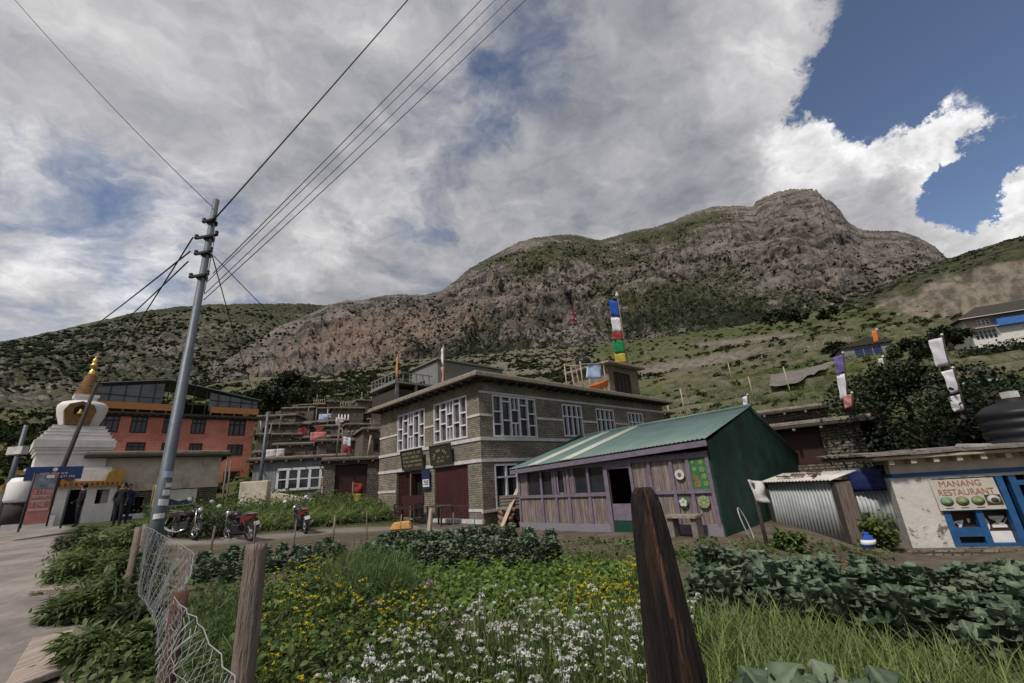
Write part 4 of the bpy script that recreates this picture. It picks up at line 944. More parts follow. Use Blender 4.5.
tag(MB().add(v, f, 0, True).build('cloth', 'f_orange'), 'bright orange cloth lying low under the roof drying frame', 'cloth')

# ================================================================== lilac shed with a teal tin roof
SH_A = R(-44.0); SH_O = Vector((-0.12, 16.40, 0.0)); SL = 7.02; SD = 9.3
SM = Matrix.Translation(SH_O) @ Matrix.Rotation(SH_A, 4, 'Z')
shed = thing('timber_shed', 'long lilac timber shed with a teal corrugated roof and dark green end wall', 'shed', SH_O, SH_A)
FS = Face((0,0,0), (1,0,0), (0,-1,0))
ez = lambda x: 2.12+0.035*x       # wall top under the eave
holes = [(0.47,1.07,1.2,1.97),(1.12,1.62,1.2,1.96),(1.88,2.14,1.26,1.95),(2.58,3.08,1.22,1.99),(3.14,3.74,1.22,1.97),(3.90,4.62,0.02,1.88)]
m = MB(); FS.wall(m, 0.0, SL, -0.15, 2.16, 0.05, holes)
m.build('wall', 'weatherwood', shed)
m = MB()
for a in (0.0,1.09,1.72,2.28,3.10,3.76,4.66,5.25,5.92,6.40,6.93): FS.box(m, a, a+0.09, 0.30, 2.16, 0.001, 0.05+0.001*a)
for a in (0.40,1.62,1.84,2.14,2.50): FS.box(m, a, a+0.06, 1.21, 2.0, 0.001, 0.035+0.001*a)
FS.box(m, 0.09, 3.76, 1.11, 1.20, 0.001, 0.061); FS.box(m, 4.75, SL, 1.11, 1.20, 0.001, 0.062)
FS.box(m, 0.0, SL, 2.0, 2.12, 0.001, 0.064); FS.box(m, 3.80, 4.75, 1.88, 2.0, 0.001, 0.066)
FS.box(m, 3.76, 3.90, 0.02, 1.88, 0.02, 0.068)
m.build('frame', 'purple', shed)
m = MB(); FS.box(m, -0.02, 3.88, -0.15, 0.30, 0.001, 0.055); FS.box(m, 4.64, SL+0.02, -0.12, 0.36, 0.001, 0.055); m.build('skirting', 'purplegrey', shed)
m = MB(); FS.box(m, 3.92, 4.62, 0.47, 0.88, -0.02, 0.02); FS.box(m, 3.92, 4.62, 0.42, 0.47, -0.02, 0.03, 0); dr = m.build('door', 'purple', shed); dr['label'] = 'half door of lilac boards'
m = MB(); FS.box(m, 3.92, 4.62, 0.03, 0.42, -0.02, 0.018); m.build('kick_panel', 'greendoor', dr)
for (a0,a1,z0,z1) in holes[:5]:
    g = MB(); FS.box(g, a0-0.02, a1+0.02, z0-0.02, z1+0.02, -0.045, -0.03); g.build('window', 'glass', shed)
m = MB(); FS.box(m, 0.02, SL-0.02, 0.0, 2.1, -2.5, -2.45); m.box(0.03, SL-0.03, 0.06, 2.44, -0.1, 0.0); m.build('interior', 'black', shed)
m = MB(); FS.box(m, 6.49, 6.93, 1.2, 2.0, 0.002, 0.03); gp = m.build('painted_panel', 'greenpanel', shed)
# end walls and back
apx = 4.2; zap = 3.62; zre = 1.92
def gable(x, sgn):
    m = MB(); prof = [(0.0,-0.15),(0.0,ez(x)+0.02),(apx,zap-0.1),(SD,zre-0.05),(SD,-0.15)]
    m.prism([(y, z) for y, z in prof], (x,0,0), (0,1,0), (0,0,1), (sgn*0.05,0,0)); return m
gable(SL, 1).build('end_wall', 'greenwall', shed); gable(0.0, -1).build('end_wall', 'greenwall', shed)
m = MB(); m.box(0,SL,SD-0.05,SD,-0.15,zre-0.06); m.build('back_wall', 'greenwall', shed)
def corr(p0, p1, q0, q1, n, amp, m_=0, th=0.012):
    """corrugated sheet between the edges p0-p1 (low) and q0-q1 (high)"""
    p0, p1, q0, q1 = map(Vector, (p0, p1, q0, q1)); v = []; f = []
    nn = ((p1-p0).cross(q0-p0)).normalized(); N_ = n*4
    for s_ in (0, 1):
        for i in range(N_+1):
            a = i/N_; k = amp*math.sin(a*n*2*math.pi)-s_*th
            v += [p0.lerp(p1, a)+nn*k, q0.lerp(q1, a)+nn*k]
    o = 2*(N_+1)
    for i in range(N_):
        a = 2*i; f.append((a, a+2, a+3, a+1)); f.append((o+a, o+a+1, o+a+3, o+a+2)); f.append((a, o+a, o+a+2, a+2)); f.append((a+1, a+3, o+a+3, o+a+1))
    f.append((0,1,o+1,o)); f.append((2*N_, o+2*N_, o+2*N_+1, 2*N_+1))
    return v, f
E0, E1 = (-0.18,-0.30,ez(0)+0.03), (SL+0.14,-0.30,ez(SL)+0.10); K0, K1 = (0.30,apx,3.42), (SL+0.14,apx,zap)
v, f = corr(E0, E1, K0, K1, 58, 0.016); rf_ = MB().add(v, f, 0, True).build('roof', 'tealtin', shed)
v, f = corr((SL+0.14,SD+0.25,zre-0.1), (-0.18,SD+0.25,zre-0.25), K1, K0, 58, 0.016); MB().add(v, f, 0, True).build('rear_slope', 'tealtin', rf_)
m = MB(); m.tube([(0.28,apx,3.44),(SL+0.16,apx,zap+0.02)], 0.06, 8); m.build('ridge_cap', 'tealtin', rf_)
for a0, a1 in ((0.135,0.195), (0.335,0.395)):
    lo0, lo1 = Vector(E0).lerp(Vector(E1), a0), Vector(E0).lerp(Vector(E1), a1); hi0, hi1 = Vector(K0).lerp(Vector(K1), a0), Vector(K0).lerp(Vector(K1), a1)
    up = Vector((0,-0.02,0.024)); v, f = corr(lo0+up, lo1+up, hi0.lerp(lo0, 0.02)+up, hi1.lerp(lo1, 0.02)+up, 4, 0.016); MB().add(v, f, 0, True).build('skylight_sheet', 'clearsheet', rf_)
m = MB(); m.hexa([(-0.16,-0.27,ez(0)-0.16),(SL+0.12,-0.27,ez(SL)-0.10),(SL+0.12,-0.22,ez(SL)-0.10),(-0.16,-0.22,ez(0)-0.16)], [(-0.16,-0.27,ez(0)-0.01),(SL+0.12,-0.27,ez(SL)+0.05),(SL+0.12,-0.22,ez(SL)+0.05),(-0.16,-0.22,ez(0)-0.01)]); m.build('fascia', 'purple', shed)
# round ornaments hung on the shed front
def ornament(a, z, r, label, ring, core, extra=None):
    t_ = thing('wall_ornament', label, 'ornament', SM @ FS.p(a, z, 0.055), SH_A)
    m = MB(); m.disc((0,0,0), (0,-1,0), r, 0.03, 24); m.build('disc', ring, t_)
    m = MB()
    if extra == 'cross':
        for k in range(5):
            c, s = math.cos(k*1.2566+0.3), math.sin(k*1.2566+0.3); m.disc((c*r*0.5,-0.031,s*r*0.5), (0,-1,0), r*0.34, 0.012, 12)
    elif extra == 'spiral':
        for k in range(8):
            c, s = math.cos(k*0.785), math.sin(k*0.785); m.bar((c*r*0.3,-0.036,s*r*0.3),(c*r*0.85,-0.036,s*r*0.85), 0.03, 0.012, up=(0,1,0))
    else: m.disc((0,-0.031,0), (0,-1,0), r*0.42, 0.012, 16); m.disc((0,-0.044,0), (0,-1,0), r*0.16, 0.012, 12)
    m.build('centre', core, t_); return t_
MT['palegreen'] = mat('pale green paint', (0.27,0.30,0.19), 0.7, 0.25, 8, 0)
MT['motif'] = mat('faded orange motif', (0.30,0.16,0.06), 0.7, 0.3, 8, 0)
MT['motifgreen'] = mat('pale green motif', (0.20,0.28,0.10), 0.7, 0.3, 8, 0)
ornament(6.19,1.60,0.13,'round white plate ornament high on the lilac shed wall','dirtycloth','greywood','ring')
ornament(6.16,0.90,0.13,'dark round ornament with white petals on the lilac shed wall','greenpanel','dirtycloth','cross')
ornament(6.70,0.90,0.15,'pale green spoked round ornament near the shed corner','palegreen','motifgreen','spiral')
m = MB()
for x, z, r in ((6.58,1.90,0.04),(6.6,1.72,0.05),(6.8,1.88,0.06),(6.8,1.70,0.07),(6.82,1.52,0.07),(6.84,1.34,0.06)):
    for k in range(5): m.disc((x+math.cos(k*1.257)*r*0.6,-0.030,z+math.sin(k*1.257)*r*0.6),(0,-1,0), r*0.5, 0.008, 10)
m.build('flower_motifs', 'motifgreen', gp)
m = MB()
for x, z, r in ((6.60,1.50,0.065),(6.62,1.34,0.08)):
    for k in range(6): m.disc((x+math.cos(k*1.047)*r*0.6,-0.030,z+math.sin(k*1.047)*r*0.6),(0,-1,0), r*0.5, 0.008, 10)
m.build('orange_motifs', 'motif', gp)

# ================================================================== corrugated iron shack
tR = Vector(Pz(848, 538, -0.18)); ud = Vector((0.25, -0.97, 0)).normalized(); TK_A = math.atan2(ud.y, ud.x)
shack = thing('tin_shack', 'small lean-to shack of bare corrugated iron with rusty scraps on its roof', 'shack', tR - ud*2.15, TK_A)
L_ = 2.15; hT = 1.35
v, f = corr((0,0,-0.25), (L_,0,-0.1), (0,0,hT-0.02), (L_,0,hT), 20, 0.018); MB().add(v, f, 0, True).build('front_wall', 'tin', shack)
m = MB(); m.box(L_+0.0, L_+0.05, 0.02, 0.55, -0.2, hT-0.02); 
for k in range(3): m.box(L_+0.05, L_+0.075, 0.03+k*0.165, 0.18+k*0.165, -0.2, hT-0.06-0.02*(k % 2))
m.build('side_wall', 'greywood', shack)
m = MB(); m.box(-0.05, 0.0, 0.02, 0.55, -0.2, hT-0.02); m.box(0.0, L_, 0.53, 0.57, -0.2, hT+0.02); m.build('back_wall', 'slabdark', shack)
m = MB(); m.box(L_-0.03, L_+0.06, -0.06, 0.02, -0.2, hT-0.01); m.build('post', 'slabdark', shack)
m = MB(); m.box(-0.1,0.0,-0.06,0.02,-0.2,hT-0.03); m.build('post', 'slabdark', shack)
v, f = corr((-0.12,-0.16,hT+0.02), (L_+0.12,-0.16,hT+0.05), (-0.12,0.8,hT+0.22), (L_+0.12,0.8,hT+0.24), 22, 0.016); MB().add(v, f, 0, True).build('roof', 'rusttin', shack)
TM_ = Matrix.Translation(tR-ud*L_) @ Matrix.Rotation(TK_A, 4, 'Z')
g_ = np.random.default_rng(17)
for k in range(7):
    x = 0.5+k*0.19+g_.uniform(-0.05,0.05); y = g_.uniform(0.0,0.55); z = hT+0.085+0.2*(y+0.16)
    m = MB(); m.bar((-0.17,-0.03,0),(0.17,0.05,0.03), 0.07, 0.035); o_ = m.build('rusty_scrap', 'splitwood')
    o_.location = TM_ @ Vector((x, y, z)); o_.rotation_euler = (0.1, 0.05, g_.uniform(0,3.1))
    tag(o_, 'rusty brown scrap lying on the shack roof', 'scrap', 'rusty scraps on the tin shack roof')
MT['spire'] = mat('ochre painted spire rings', (0.20,0.10,0.035), 0.7, 0.35, 3, 0.2, stretch=(1,1,6))

# ================================================================== small blue-fronted eating house
RS = 1.1
RO = Vector(EYE)+(Vector((8.861,10.786,-0.30))-Vector(EYE))*RS
ru = Vector((0.936,-0.352,0)); RA = math.atan2(ru.y, ru.x)
RM = Matrix.Translation((RO.x, RO.y, 0)) @ Matrix.Rotation(RA, 4, 'Z')
rb = RO.z
rest = thing('eating_house', 'low whitewashed house with blue joinery under a rough slate roof', 'building', (RO.x, RO.y, 0), RA)
FR = Face((0,0,0), (1,0,0), (0,-1,0))
k = RS; zr = lambda z: CAM_H+(z-CAM_H)*RS     # measured heights, moved out with the house
top = zr(1.20)
hol = [(0.72*k, 3.6*k, zr(-0.29), zr(1.13))]
m = MB(); FR.wall(m, -0.05, 6.0, rb-0.5, top, 0.3, hol); m.box(-0.05, 0.25, 0.302, 4.0, rb-0.5, top); m.box(5.7, 6.0, 0.302, 4.0, rb-0.5, top); m.box(0.25, 5.7, 3.7, 4.0, rb-0.5, top)
m.build('wall', 'whitewash', rest)
m = MB(); FR.box(m, -0.3, 6.2, rb-0.5, rb-0.02, 0.002, 0.35); m.build('plinth', 'rubble', rest)
m = MB(); FR.box(m, 0.0, 6.0, top+0.002, top+0.10, -0.3, 0.04); lint = m.build('lintel', 'cyanblue', rest)
m = MB(); FR.box(m, 0.0, 6.0, top+0.10, top+0.45, -0.28, 0.0); m.build('eave_wall', 'lime', rest)
m = MB()
for a in (0.72, 1.28, 1.84, 2.06, 2.66, 3.3): FR.box(m, a*k, (a+0.12)*k, zr(-0.29), zr(1.13), -0.14, 0.02+0.002*a)
FR.box(m, 0.72*k, 1.96*k, zr(0.42), zr(0.54), -0.12, 0.018); FR.box(m, 0.72*k, 1.40*k, zr(-0.10), zr(0.08), -0.12, 0.019); FR.box(m, 2.06*k, 3.42*k, zr(0.92), zr(1.02), -0.12, 0.018)
FR.box(m, 0.72*k, 1.96*k, zr(-0.29), zr(-0.24), -0.12, 0.02)
m.build('window_frame', 'cyanblue', rest)
m = MB(); FR.box(m, 0.74*k, 1.94*k, zr(-0.28), zr(1.12), -0.26, -0.20); m.build('panel', 'brownpanel', rest)
m = MB(); FR.box(m, 1.96*k, 3.55*k, zr(-0.28), zr(1.12), -0.28, -0.24); m.build('doorway', 'black', rest)
m = MB(); FR.box(m, 1.41*k, 1.83*k, zr(-0.27), zr(-0.02), -0.18, -0.15); m.build('white_board', 'paper', rest)
text(')', 0.42*k, 'paper', rest, FR.p(1.47*k, zr(0.16), -0.185), (R(90),0,0), bold=0.01)
text('M', 0.34*k, 'paper', rest, FR.p(1.67*k, zr(0.17), -0.185), (R(90),R(90),0), bold=0.012)
text('/', 0.30*k, 'paper', rest, FR.p(1.80*k, zr(0.17), -0.185), (R(90),R(25),0))
text('A', 0.26*k, 'paper', rest, FR.p(1.00*k, zr(0.15), -0.185), (R(90),R(55),0), bold=0.01)
text("'", 0.3*k, 'paper', rest, FR.p(1.17*k, zr(0.12), -0.185), (R(90),R(10),0), bold=0.01)
m = MB(); ev = top+0.45
for i in range(14):
    a = -0.08+i*0.46; m.box(a, a+0.11, -0.36, 0.6, ev-0.11, ev+0.0)
m.build('rafter_ends', 'beam', rest)
m = MB(); m.hexa([(-0.42,-0.42,ev+0.003),(6.3,-0.42,ev+0.003),(6.3,4.3,ev+0.05),(-0.42,4.3,ev+0.05)], [(-0.42,-0.42,ev+0.09),(6.3,-0.42,ev+0.09),(6.3,4.3,ev+0.14),(-0.42,4.3,ev+0.14)]); rr_ = m.build('roof', 'beam', rest, 0.02)
g_ = np.random.default_rng(23); m = MB()
for row in range(11):
    y = -0.50+row*0.42; x = -0.52
    while x < 6.2:
        w_ = g_.uniform(0.35,0.8); d_ = 0.55; z = ev+0.10+0.010*(y+0.42)+0.012*(row % 2)+g_.uniform(0,0.03); t_ = g_.uniform(0.03,0.08); j = g_.uniform(-0.06,0.06,8)
        b = [(x+j[0],y+j[1],z),(x+w_+j[2],y+j[3],z+j[6]*0.3),(x+w_+j[4],y+d_+j[5],z+0.02),(x+j[6],y+d_+j[7],z+0.02)]
        m.hexa(b, [(p[0],p[1],p[2]+t_) for p in b]); x += w_*g_.uniform(0.8,0.98)
m.build('slates', 'slate', rr_)
for i, (x, y, s) in enumerate(((1.75,-0.15,0.30),(2.1,-0.05,0.22),(0.7,-0.2,0.16),(3.6,0.1,0.2))):
    b = [(-s,-s*0.5,0),(s,-s*0.6,0),(s*1.1,s*0.5,0),(-s*0.9,s*0.6,0)]; o_ = MB().hexa(b, [(p[0]*0.85,p[1]*0.8,s*0.32) for p in b]).build('roof_stone', 'boulder', None, 0.02)
    o_.location = RM @ Vector((x, y, ev+0.17)); o_.rotation_euler = (0.12, 0.05, i*0.8)
    tag(o_, ['large flat stone weighing down the slate roof', 'flat stone beside the largest roof weight', 'small flat stone near the left end of the slate roof', 'flat stone at the far right of the slate roof'][i], 'stone', 'stones weighing down the slate roof')
sg, w, h = sign_on(RM, RA, FR, 'restaurant_sign', 'white printed sign for a restaurant with four food pictures', 'sign', 0.66*k, 1.80*k, zr(0.45), zr(1.11), R(-5), 'paper', 0.02, d=0.07)
MT['signred'] = mat('faded red print', (0.33,0.115,0.065), 0.7, 0.2, 6, 0)
MT['signwhite'] = mat('off white printed banner', (0.43,0.41,0.355), 0.7, 0.12, 4, 0.05)
for c in sg.children: c.data.materials.clear(); c.data.materials.append(MT['signwhite'])
text('MANANG', 0.20, 'signred', sg, (-0.05, -0.026, h*0.845), (R(90),0,0), sx=0.95)
text('RESTAURANT', 0.205, 'signred', sg, (0.0, -0.026, h*0.565), (R(90),0,0), sx=0.86)
MT['foodgreen'] = mat('green food picture', (0.20,0.21,0.12), 0.7, 0.6, 14, 0)
MT['foodteal'] = mat('blue green food picture', (0.16,0.24,0.22), 0.7, 0.5, 14, 0)
for i in range(4):
    x = -w/2+0.19+i*0.30; m = MB()
    if i == 3: m.box(x-0.15, x+0.15, -0.0245, -0.0205, 0.09, 0.33, 1)
    m.lathe([(0.0,0),(0.125,0),(0.13,0.006),(0,0.007)], 20); n0 = len(m.v)-80
    m.v[n0:] = [(x+a, -0.0265-c, 0.21+b*0.85) for a, b, c in m.v[n0:]]
    o_ = m.build('food_picture', ['foodteal' if i == 0 else ('clearsheet' if i == 3 else 'foodgreen'), 'brownpanel'], sg)
    m = MB(); n = m.lathe([(0.0,0),(0.07,0),(0.07,0.004),(0,0.005)], 14); m.v = [(x+0.01+a, -0.0345-c, 0.205+b*0.8) for a, b, c in m.v]; m.build('helping', 'motifgreen' if i < 3 else 'brownpanel', o_)
m = MB()
for i in range(3): m.box(-w/2+0.12+i*0.30, -w/2+0.27+i*0.30, -0.026, -0.0205, 0.045, 0.062)
m.build('caption', 'brownpanel', sg)
# black ribbed tank behind the slate roof
tp = Pr(1026, 432, 17.5); o_ = thing('water_tank', 'large black ribbed water tank standing behind the slate roof', 'water tank', (tp[0], tp[1], Gz(tp[0],tp[1])))
zb = 1.0-Gz(tp[0],tp[1])+1.15; prof = [(0,zb-0.9)]+[p for i in range(6) for p in ((0.78,zb-0.9+i*0.24),(0.80,zb-0.85+i*0.24),(0.80,zb-0.76+i*0.24),(0.75,zb-0.72+i*0.24))]+[(0.6,zb+0.62),(0.3,zb+0.72),(0.3,zb+0.8),(0,zb+0.8)]
MB().lathe(prof, 26).build('drum', 'tank', o_)
m = MB(); m.box(-0.9,0.9,-0.9,0.9,-0.6,zb-0.905); m.build('base', 'rubble', o_)
m = MB(); m.box(-0.12,0.12,-0.12,0.12,zb+0.81,zb+0.98); m.build('cap', 'dirtycloth', o_)

# ================================================================== stupa
SR = 34.0
sc = Pr(55, 519, SR); sz0 = Gz(sc[0], sc[1])
st = thing('stupa', 'white stepped stupa with a gilded spire and painted gateway base', 'stupa', (sc[0], sc[1], sz0), math.atan2(-sc[0], sc[1])+R(4))
def sz(py): return zof(64+(519-py)*0.2, py, SR)-sz0
wpx = lambda w: w/23.2     # picture width to metres at the stupa's distance
def sq(mb, y0, y1, w0, w1=None, mi=0, dy=0.0):
    z0, z1 = sz(y0), sz(y1); a = wpx(w0)/2; b = wpx(w1 if w1 else w0)/2
    mb.hexa([(-a,-a,z0),(a,-a,z0),(a,a,z0),(-a,a,z0)], [(-b,-b,z1),(b,-b,z1),(b,b,z1),(-b,b,z1)], mi)
hx = wpx(90)/2; zg0 = sz(489)
m = MB(); FG = Face((-hx,-hx,0), (1,0,0), (0,-1,0)); W2 = 2*hx
FG.wall(m, 0, W2, -0.6, zg0, 0.5, [(W2*0.22,W2*0.42,sz(506),sz(492)),(W2*0.52,W2*0.70,-0.6,sz(491)),(W2*0.80,W2*0.93,sz(506),sz(492))]); m.box(-hx,-hx+0.5,-hx+0.502,hx,-0.6,zg0); m.box(hx-0.5,hx,-hx+0.502,hx,-0.6,zg0); m.box(-hx+0.5,hx-0.5,hx-0.5,hx,-0.6,zg0)
m.build('gateway', 'stupa', st)
m = MB(); m.box(-hx+0.6,hx-0.6,-hx+0.7,hx-0.6,-0.4,zg0-0.05); m.build('passage', 'black', st)
m = MB(); m.box(-hx*1.0,-hx*0.2,-hx-0.25,-hx-0.004,-0.6,sz(511)); m.box(-hx*1.0,-hx*0.1,-hx-0.55,-hx-0.254,-0.6,sz(514)); m.build('step', 'stupa', st)
m = MB(); a = hx*1.12; m.box(-a,a,-a,a,zg0+0.002,sz(483.5)); band_ = m.build('gilt_band', 'gold', st)
m = MB()
for i in range(22): m.box(-a+0.05+i*2*a/22, -a+0.05+(i+0.55)*2*a/22, -a-0.012, -a-0.002, zg0+0.05, zg0+0.2)
m.build('painted_frieze', 'f_red', band_)
m = MB(); sq(m, 483.4, 472, 80, 78); sq(m, 471.95, 469.5, 74); sq(m, 469.45, 456, 62); sq(m, 455.95, 452.5, 66); sq(m, 452.45, 450, 69); sq(m, 449.95, 443, 72); sq(m, 442.95, 441, 68)
m.build('base', 'stupa', st)
for sx in (-1, 1):
    m = MB(); m.prism([(0,0),(0.75,0),(0.75,sz(474)-sz(483)),(0.3,(sz(474)-sz(483))*1.3),(0.05,(sz(474)-sz(483))*0.8)], (sx*a*0.98-(0.75 if sx > 0 else 0), -a+0.02, sz(483.3)), (1,0,0), (0,0,1), (0,0.3,0)); m.build('corner_ornament', 'gold', st)
m = MB(); R0 = wpx(24)/2; hh = sz(476)-sz(483.4)
m.prism([(math.cos(t)*R0, math.sin(t)*hh) for t in np.linspace(0, math.pi, 15)], (-R0*0.5, -wpx(80)/2-0.10, sz(483.3)), (1,0,0), (0,0,1), (0,0.095,0)); fan = m.build('painted_fan', 'gold', st)
m = MB()
for i in range(5):
    t = math.pi*(0.14+0.18*i); m.disc((-R0*0.5+math.cos(t)*R0*0.62,-wpx(80)/2-0.10,sz(483.3)+0.08+math.sin(t)*hh*0.5), (0,-1,0), 0.14, 0.03, 12)
m.build('lotus_motif', 'f_red', fan)
m = MB(); n_t = 4; ys = [440.9, 437.6, 434.3, 431.0, 428.0]; ws = [62, 57, 52, 47]
for i in range(4): sq(m, ys[i], ys[i+1]+0.5, ws[i]); sq(m, ys[i+1]+0.48, ys[i+1]+0.02, ws[i]+1.6)
m.build('terraces', 'stupa', st)
zd0, zd1 = sz(427.9), sz(402); H_ = zd1-zd0; r0 = wpx(36)/2; r1 = wpx(49)/2
MB().lathe([(0,zd0),(r0,zd0),(r0*1.06,zd0+0.12*H_),(r1*0.93,zd0+0.45*H_),(r1,zd0+0.70*H_),(r1*0.98,zd0+0.82*H_),(r1*0.86,zd0+0.93*H_),(r1*0.6,zd0+0.985*H_),(0,zd0+H_)], 36).build('dome', 'stupa', st)
m = MB(); n_ = [(-0.42,0),(0.42,0),(0.55,0.75),(0.42,1.05),(0.0,1.22),(-0.42,1.05),(-0.55,0.75)]
m.prism([(x*1.15, z*H_*0.72) for x, z in n_], (-0.15,-r1-0.08,zd0+0.02), (1,0,0), (0,0,1), (0,0.7,0)); ni_ = m.build('niche', 'spire', st)
m = MB(); m.prism([(-0.26,0),(0.26,0),(0.26,0.35),(0.0,0.55),(-0.26,0.35)], (-0.15,-r1-0.09,zd0+0.38*H_), (1,0,0), (0,0,1), (0,0.008,0)); m.build('niche_opening', 'black', ni_)
m = MB(); m.lathe([(0.0,zd0+0.38*H_),(0.14,zd0+0.38*H_),(0.12,zd0+0.46*H_),(0.06,zd0+0.5*H_),(0.07,zd0+0.56*H_),(0,zd0+0.6*H_)], 10, (-0.15,-r1-0.11,0)); m.build('figurine', 'gold', ni_)
m = MB(); sq(m, 402.3, 399, 20); sq(m, 398.95, 396.2, 24); m.build('neck', 'stupa', st)
z0, z1 = sz(396.1), sz(376); pr = [(0,z0)]; 
for i in range(13): t = i/13; r = wpx(22)/2*(1-t)+wpx(11)/2*t; pr += [(r, z0+(z1-z0)*t), (r*0.98, z0+(z1-z0)*(t+0.065)), (r*0.93, z0+(z1-z0)*(t+0.07))]
MB().lathe(pr+[(0,z1)], 20).build('spire', 'spire', st)
w_ = wpx(1)/2
MB().lathe([(0,z1),(8.5*w_,z1),(8*w_,sz(374.5)),(6.5*w_,sz(371.5)),(3*w_,sz(370)),(2.5*w_,sz(369)),(7*w_,sz(366.5)),(8*w_,sz(364.8)),(4*w_,sz(364.2)),(6*w_,sz(362)),(5*w_,sz(360)),(2*w_,sz(358.8)),(0.9*w_,sz(358)),(0,sz(356))], 20).build('finial', 'goldshine', st)

# ================================================================== red guest house
rO = Pr(243, 519, 48.0); red = thing('red_guesthouse', 'orange red painted brick guest house with dark windows and a glazed roof terrace', 'building', (rO[0], rO[1], rO[2]-0.3), R(44))
FRd = Face((-1.0,0,0.3), (1,0,0), (0,-1,0)); A0 = -11.6
wl = [(-9.0,-7.95,7.5,8.9),(-6.9,-6.2,7.5,8.88),(-4.95,-3.9,7.5,8.85),(-2.1,-0.75,7.4,8.85),(-9.0,-7.8,5.6,6.75),(-6.75,-6.15,5.7,6.72),(-4.85,-3.9,5.7,6.68),(-2.0,-0.75,5.6,6.6),(-2.0,-0.75,2.9,4.2),(-10.9,-9.7,7.5,8.9)]
FRd2 = Face((0,0,0.3), (1,0,0), (0,-1,0)); wl = [(a, b, c, d) for a, b, c, d in wl]
m = MB(); FRd2.wall(m, A0, 0.0, -0.8, 9.0, 0.3, wl); m.box(-0.3, 0, 0.302, 8, -0.5, 9.3); m.box(A0, A0+0.3, 0.302, 8, -0.5, 9.3); m.box(A0+0.3, -0.3, 7.7, 8, -0.5, 9.3)
m.build('wall', 'redbrick', red)
for a0, a1, z0, z1 in wl: window(FRd2, red, a0, a1, z0, z1, vbars(3, 0.07)+hbars([0.7], 0.05), frame='maroon', glass='glass', fw=0.09)
m = MB(); m.box(A0-0.3, 0.3, -0.35, 8.2, 9.30, 9.48); m.box(A0-0.1, 0.12, -0.15, 8.1, 9.12, 9.297)
for i in range(28): m.box(A0-0.2+i*0.475, A0-0.02+i*0.475, -0.32, 0.0, 9.17, 9.298)
m.build('cornice', 'slabdark', red)
for x0, x1 in ((A0, -6.4), (-3.75, 0.15)):
    m = MB(); m.box(x0, x1, -0.25, -0.18, 9.70, 10.25)
    if x1 > 0: m.box(0.08,0.15,-0.178,5,9.70,10.25)
    for x in np.arange(x0+0.02, x1, 0.93): m.box(x, x+0.08, -0.19, -0.09, 9.483, 10.27)
    m.build('terrace_railing', 'rail', red)
tr = [(A0,11.55),(-9.6,12.0),(-7.0,12.35),(-4.0,11.9),(-2.1,11.45),(0.1,11.05)]
m = MB()
for (a, za), (b, zb_) in zip(tr[:-1], tr[1:]): m.bar((a,-0.02,za),(b,-0.02,zb_), 0.12, 0.10); m.bar((a,4.0,za),(b,4.0,zb_), 0.12, 0.10)
for x in np.arange(A0, 0.2, 0.93):
    zt_ = np.interp(x, [p[0] for p in tr], [p[1] for p in tr]); m.bar((x,-0.02,9.483),(x,-0.02,zt_), 0.07, 0.07); m.bar((x,-0.02,zt_),(x,4.0,zt_), 0.05, 0.05)
for a, b in ((A0,-7.1),(-3.9,0.1)): m.bar((a,-0.03,10.9),(b,-0.03,10.75), 0.05, 0.05)
m.build('terrace_frame', 'iron', red)
MT['smokeglass'] = mat('grey terrace glazing', (0.10,0.11,0.115), 0.25, 0.5, 0.7, 0, 20, spec=0.6)
m = MB(); m.hexa([(A0,0.03,9.9),(-7.3,0.03,9.9),(-7.3,0.05,9.9),(A0,0.05,9.9)], [(A0,0.03,11.4),(-7.3,0.03,12.1),(-7.3,0.05,12.1),(A0,0.05,11.4)]); m.build('terrace_glass', 'smokeglass', red); m = MB(); m.hexa([(-3.9,0.03,9.9),(0.05,0.03,9.9),(0.05,0.05,9.9),(-3.9,0.05,9.9)], [(-3.9,0.03,11.6),(0.05,0.03,10.95),(0.05,0.05,10.95),(-3.9,0.05,11.6)]); m.build('terrace_glass', 'smokeglass', red)
m = MB(); tr2 = [(A0-0.2,11.62),(-7.0,12.42),(0.25,11.12)]
for (a, za), (b, zb_) in zip(tr2[:-1], tr2[1:]): m.hexa([(a,-0.2,za),(b,-0.2,zb_),(b,4.3,zb_+0.1),(a,4.3,za+0.1)], [(a,-0.2,za+0.07),(b,-0.2,zb_+0.07),(b,4.3,zb_+0.17),(a,4.3,za+0.17)])
m.build('terrace_roof', 'greytin', red)
m = MB(); m.box(A0+0.5, -0.4, 3.6, 3.9, 9.485, 11.0); m.build('terrace_back_wall', 'slabdark', red)
# plastered low house in front of it
pl = Pr(213, 518, 33.0); lo = thing('plaster_house', 'low stone house with a wide dirty beige plaster band below the red guest house', 'building', (pl[0], pl[1], pl[2]-0.5), R(40))
hgt = zof(205, 452, 33.0)-pl[2]+0.5; Wd = 5.8
FL = Face((0,0,0), (1,0,0), (0,-1,0))
hl = [(-2.9,-0.9,0.5,2.1),(-4.6,-3.4,0.5,2.0)]
m = MB(); FL.wall(m, -Wd, 0, -0.6, 2.3, 0.4, hl); m.box(-0.4,0,0.402,5,-0.6,hgt-0.3); m.box(-Wd,-Wd+0.4,0.402,5,-0.6,hgt-0.3); m.build('wall', 'rubble', lo)
m = MB(); FL.box(m, -Wd, 0, 2.302, hgt-0.3, -0.4, 0.06); m.build('plaster_front', 'lime', lo)
m = MB(); m.box(-Wd-0.4, 0.45, -0.6, 5.4, hgt-0.297, hgt-0.12); m.box(-Wd-0.3, 0.35, -0.5, 5.3, hgt-0.118, hgt+0.05, 1); m.build('roof', ['slabdark','mudroof'], lo, 0.03)
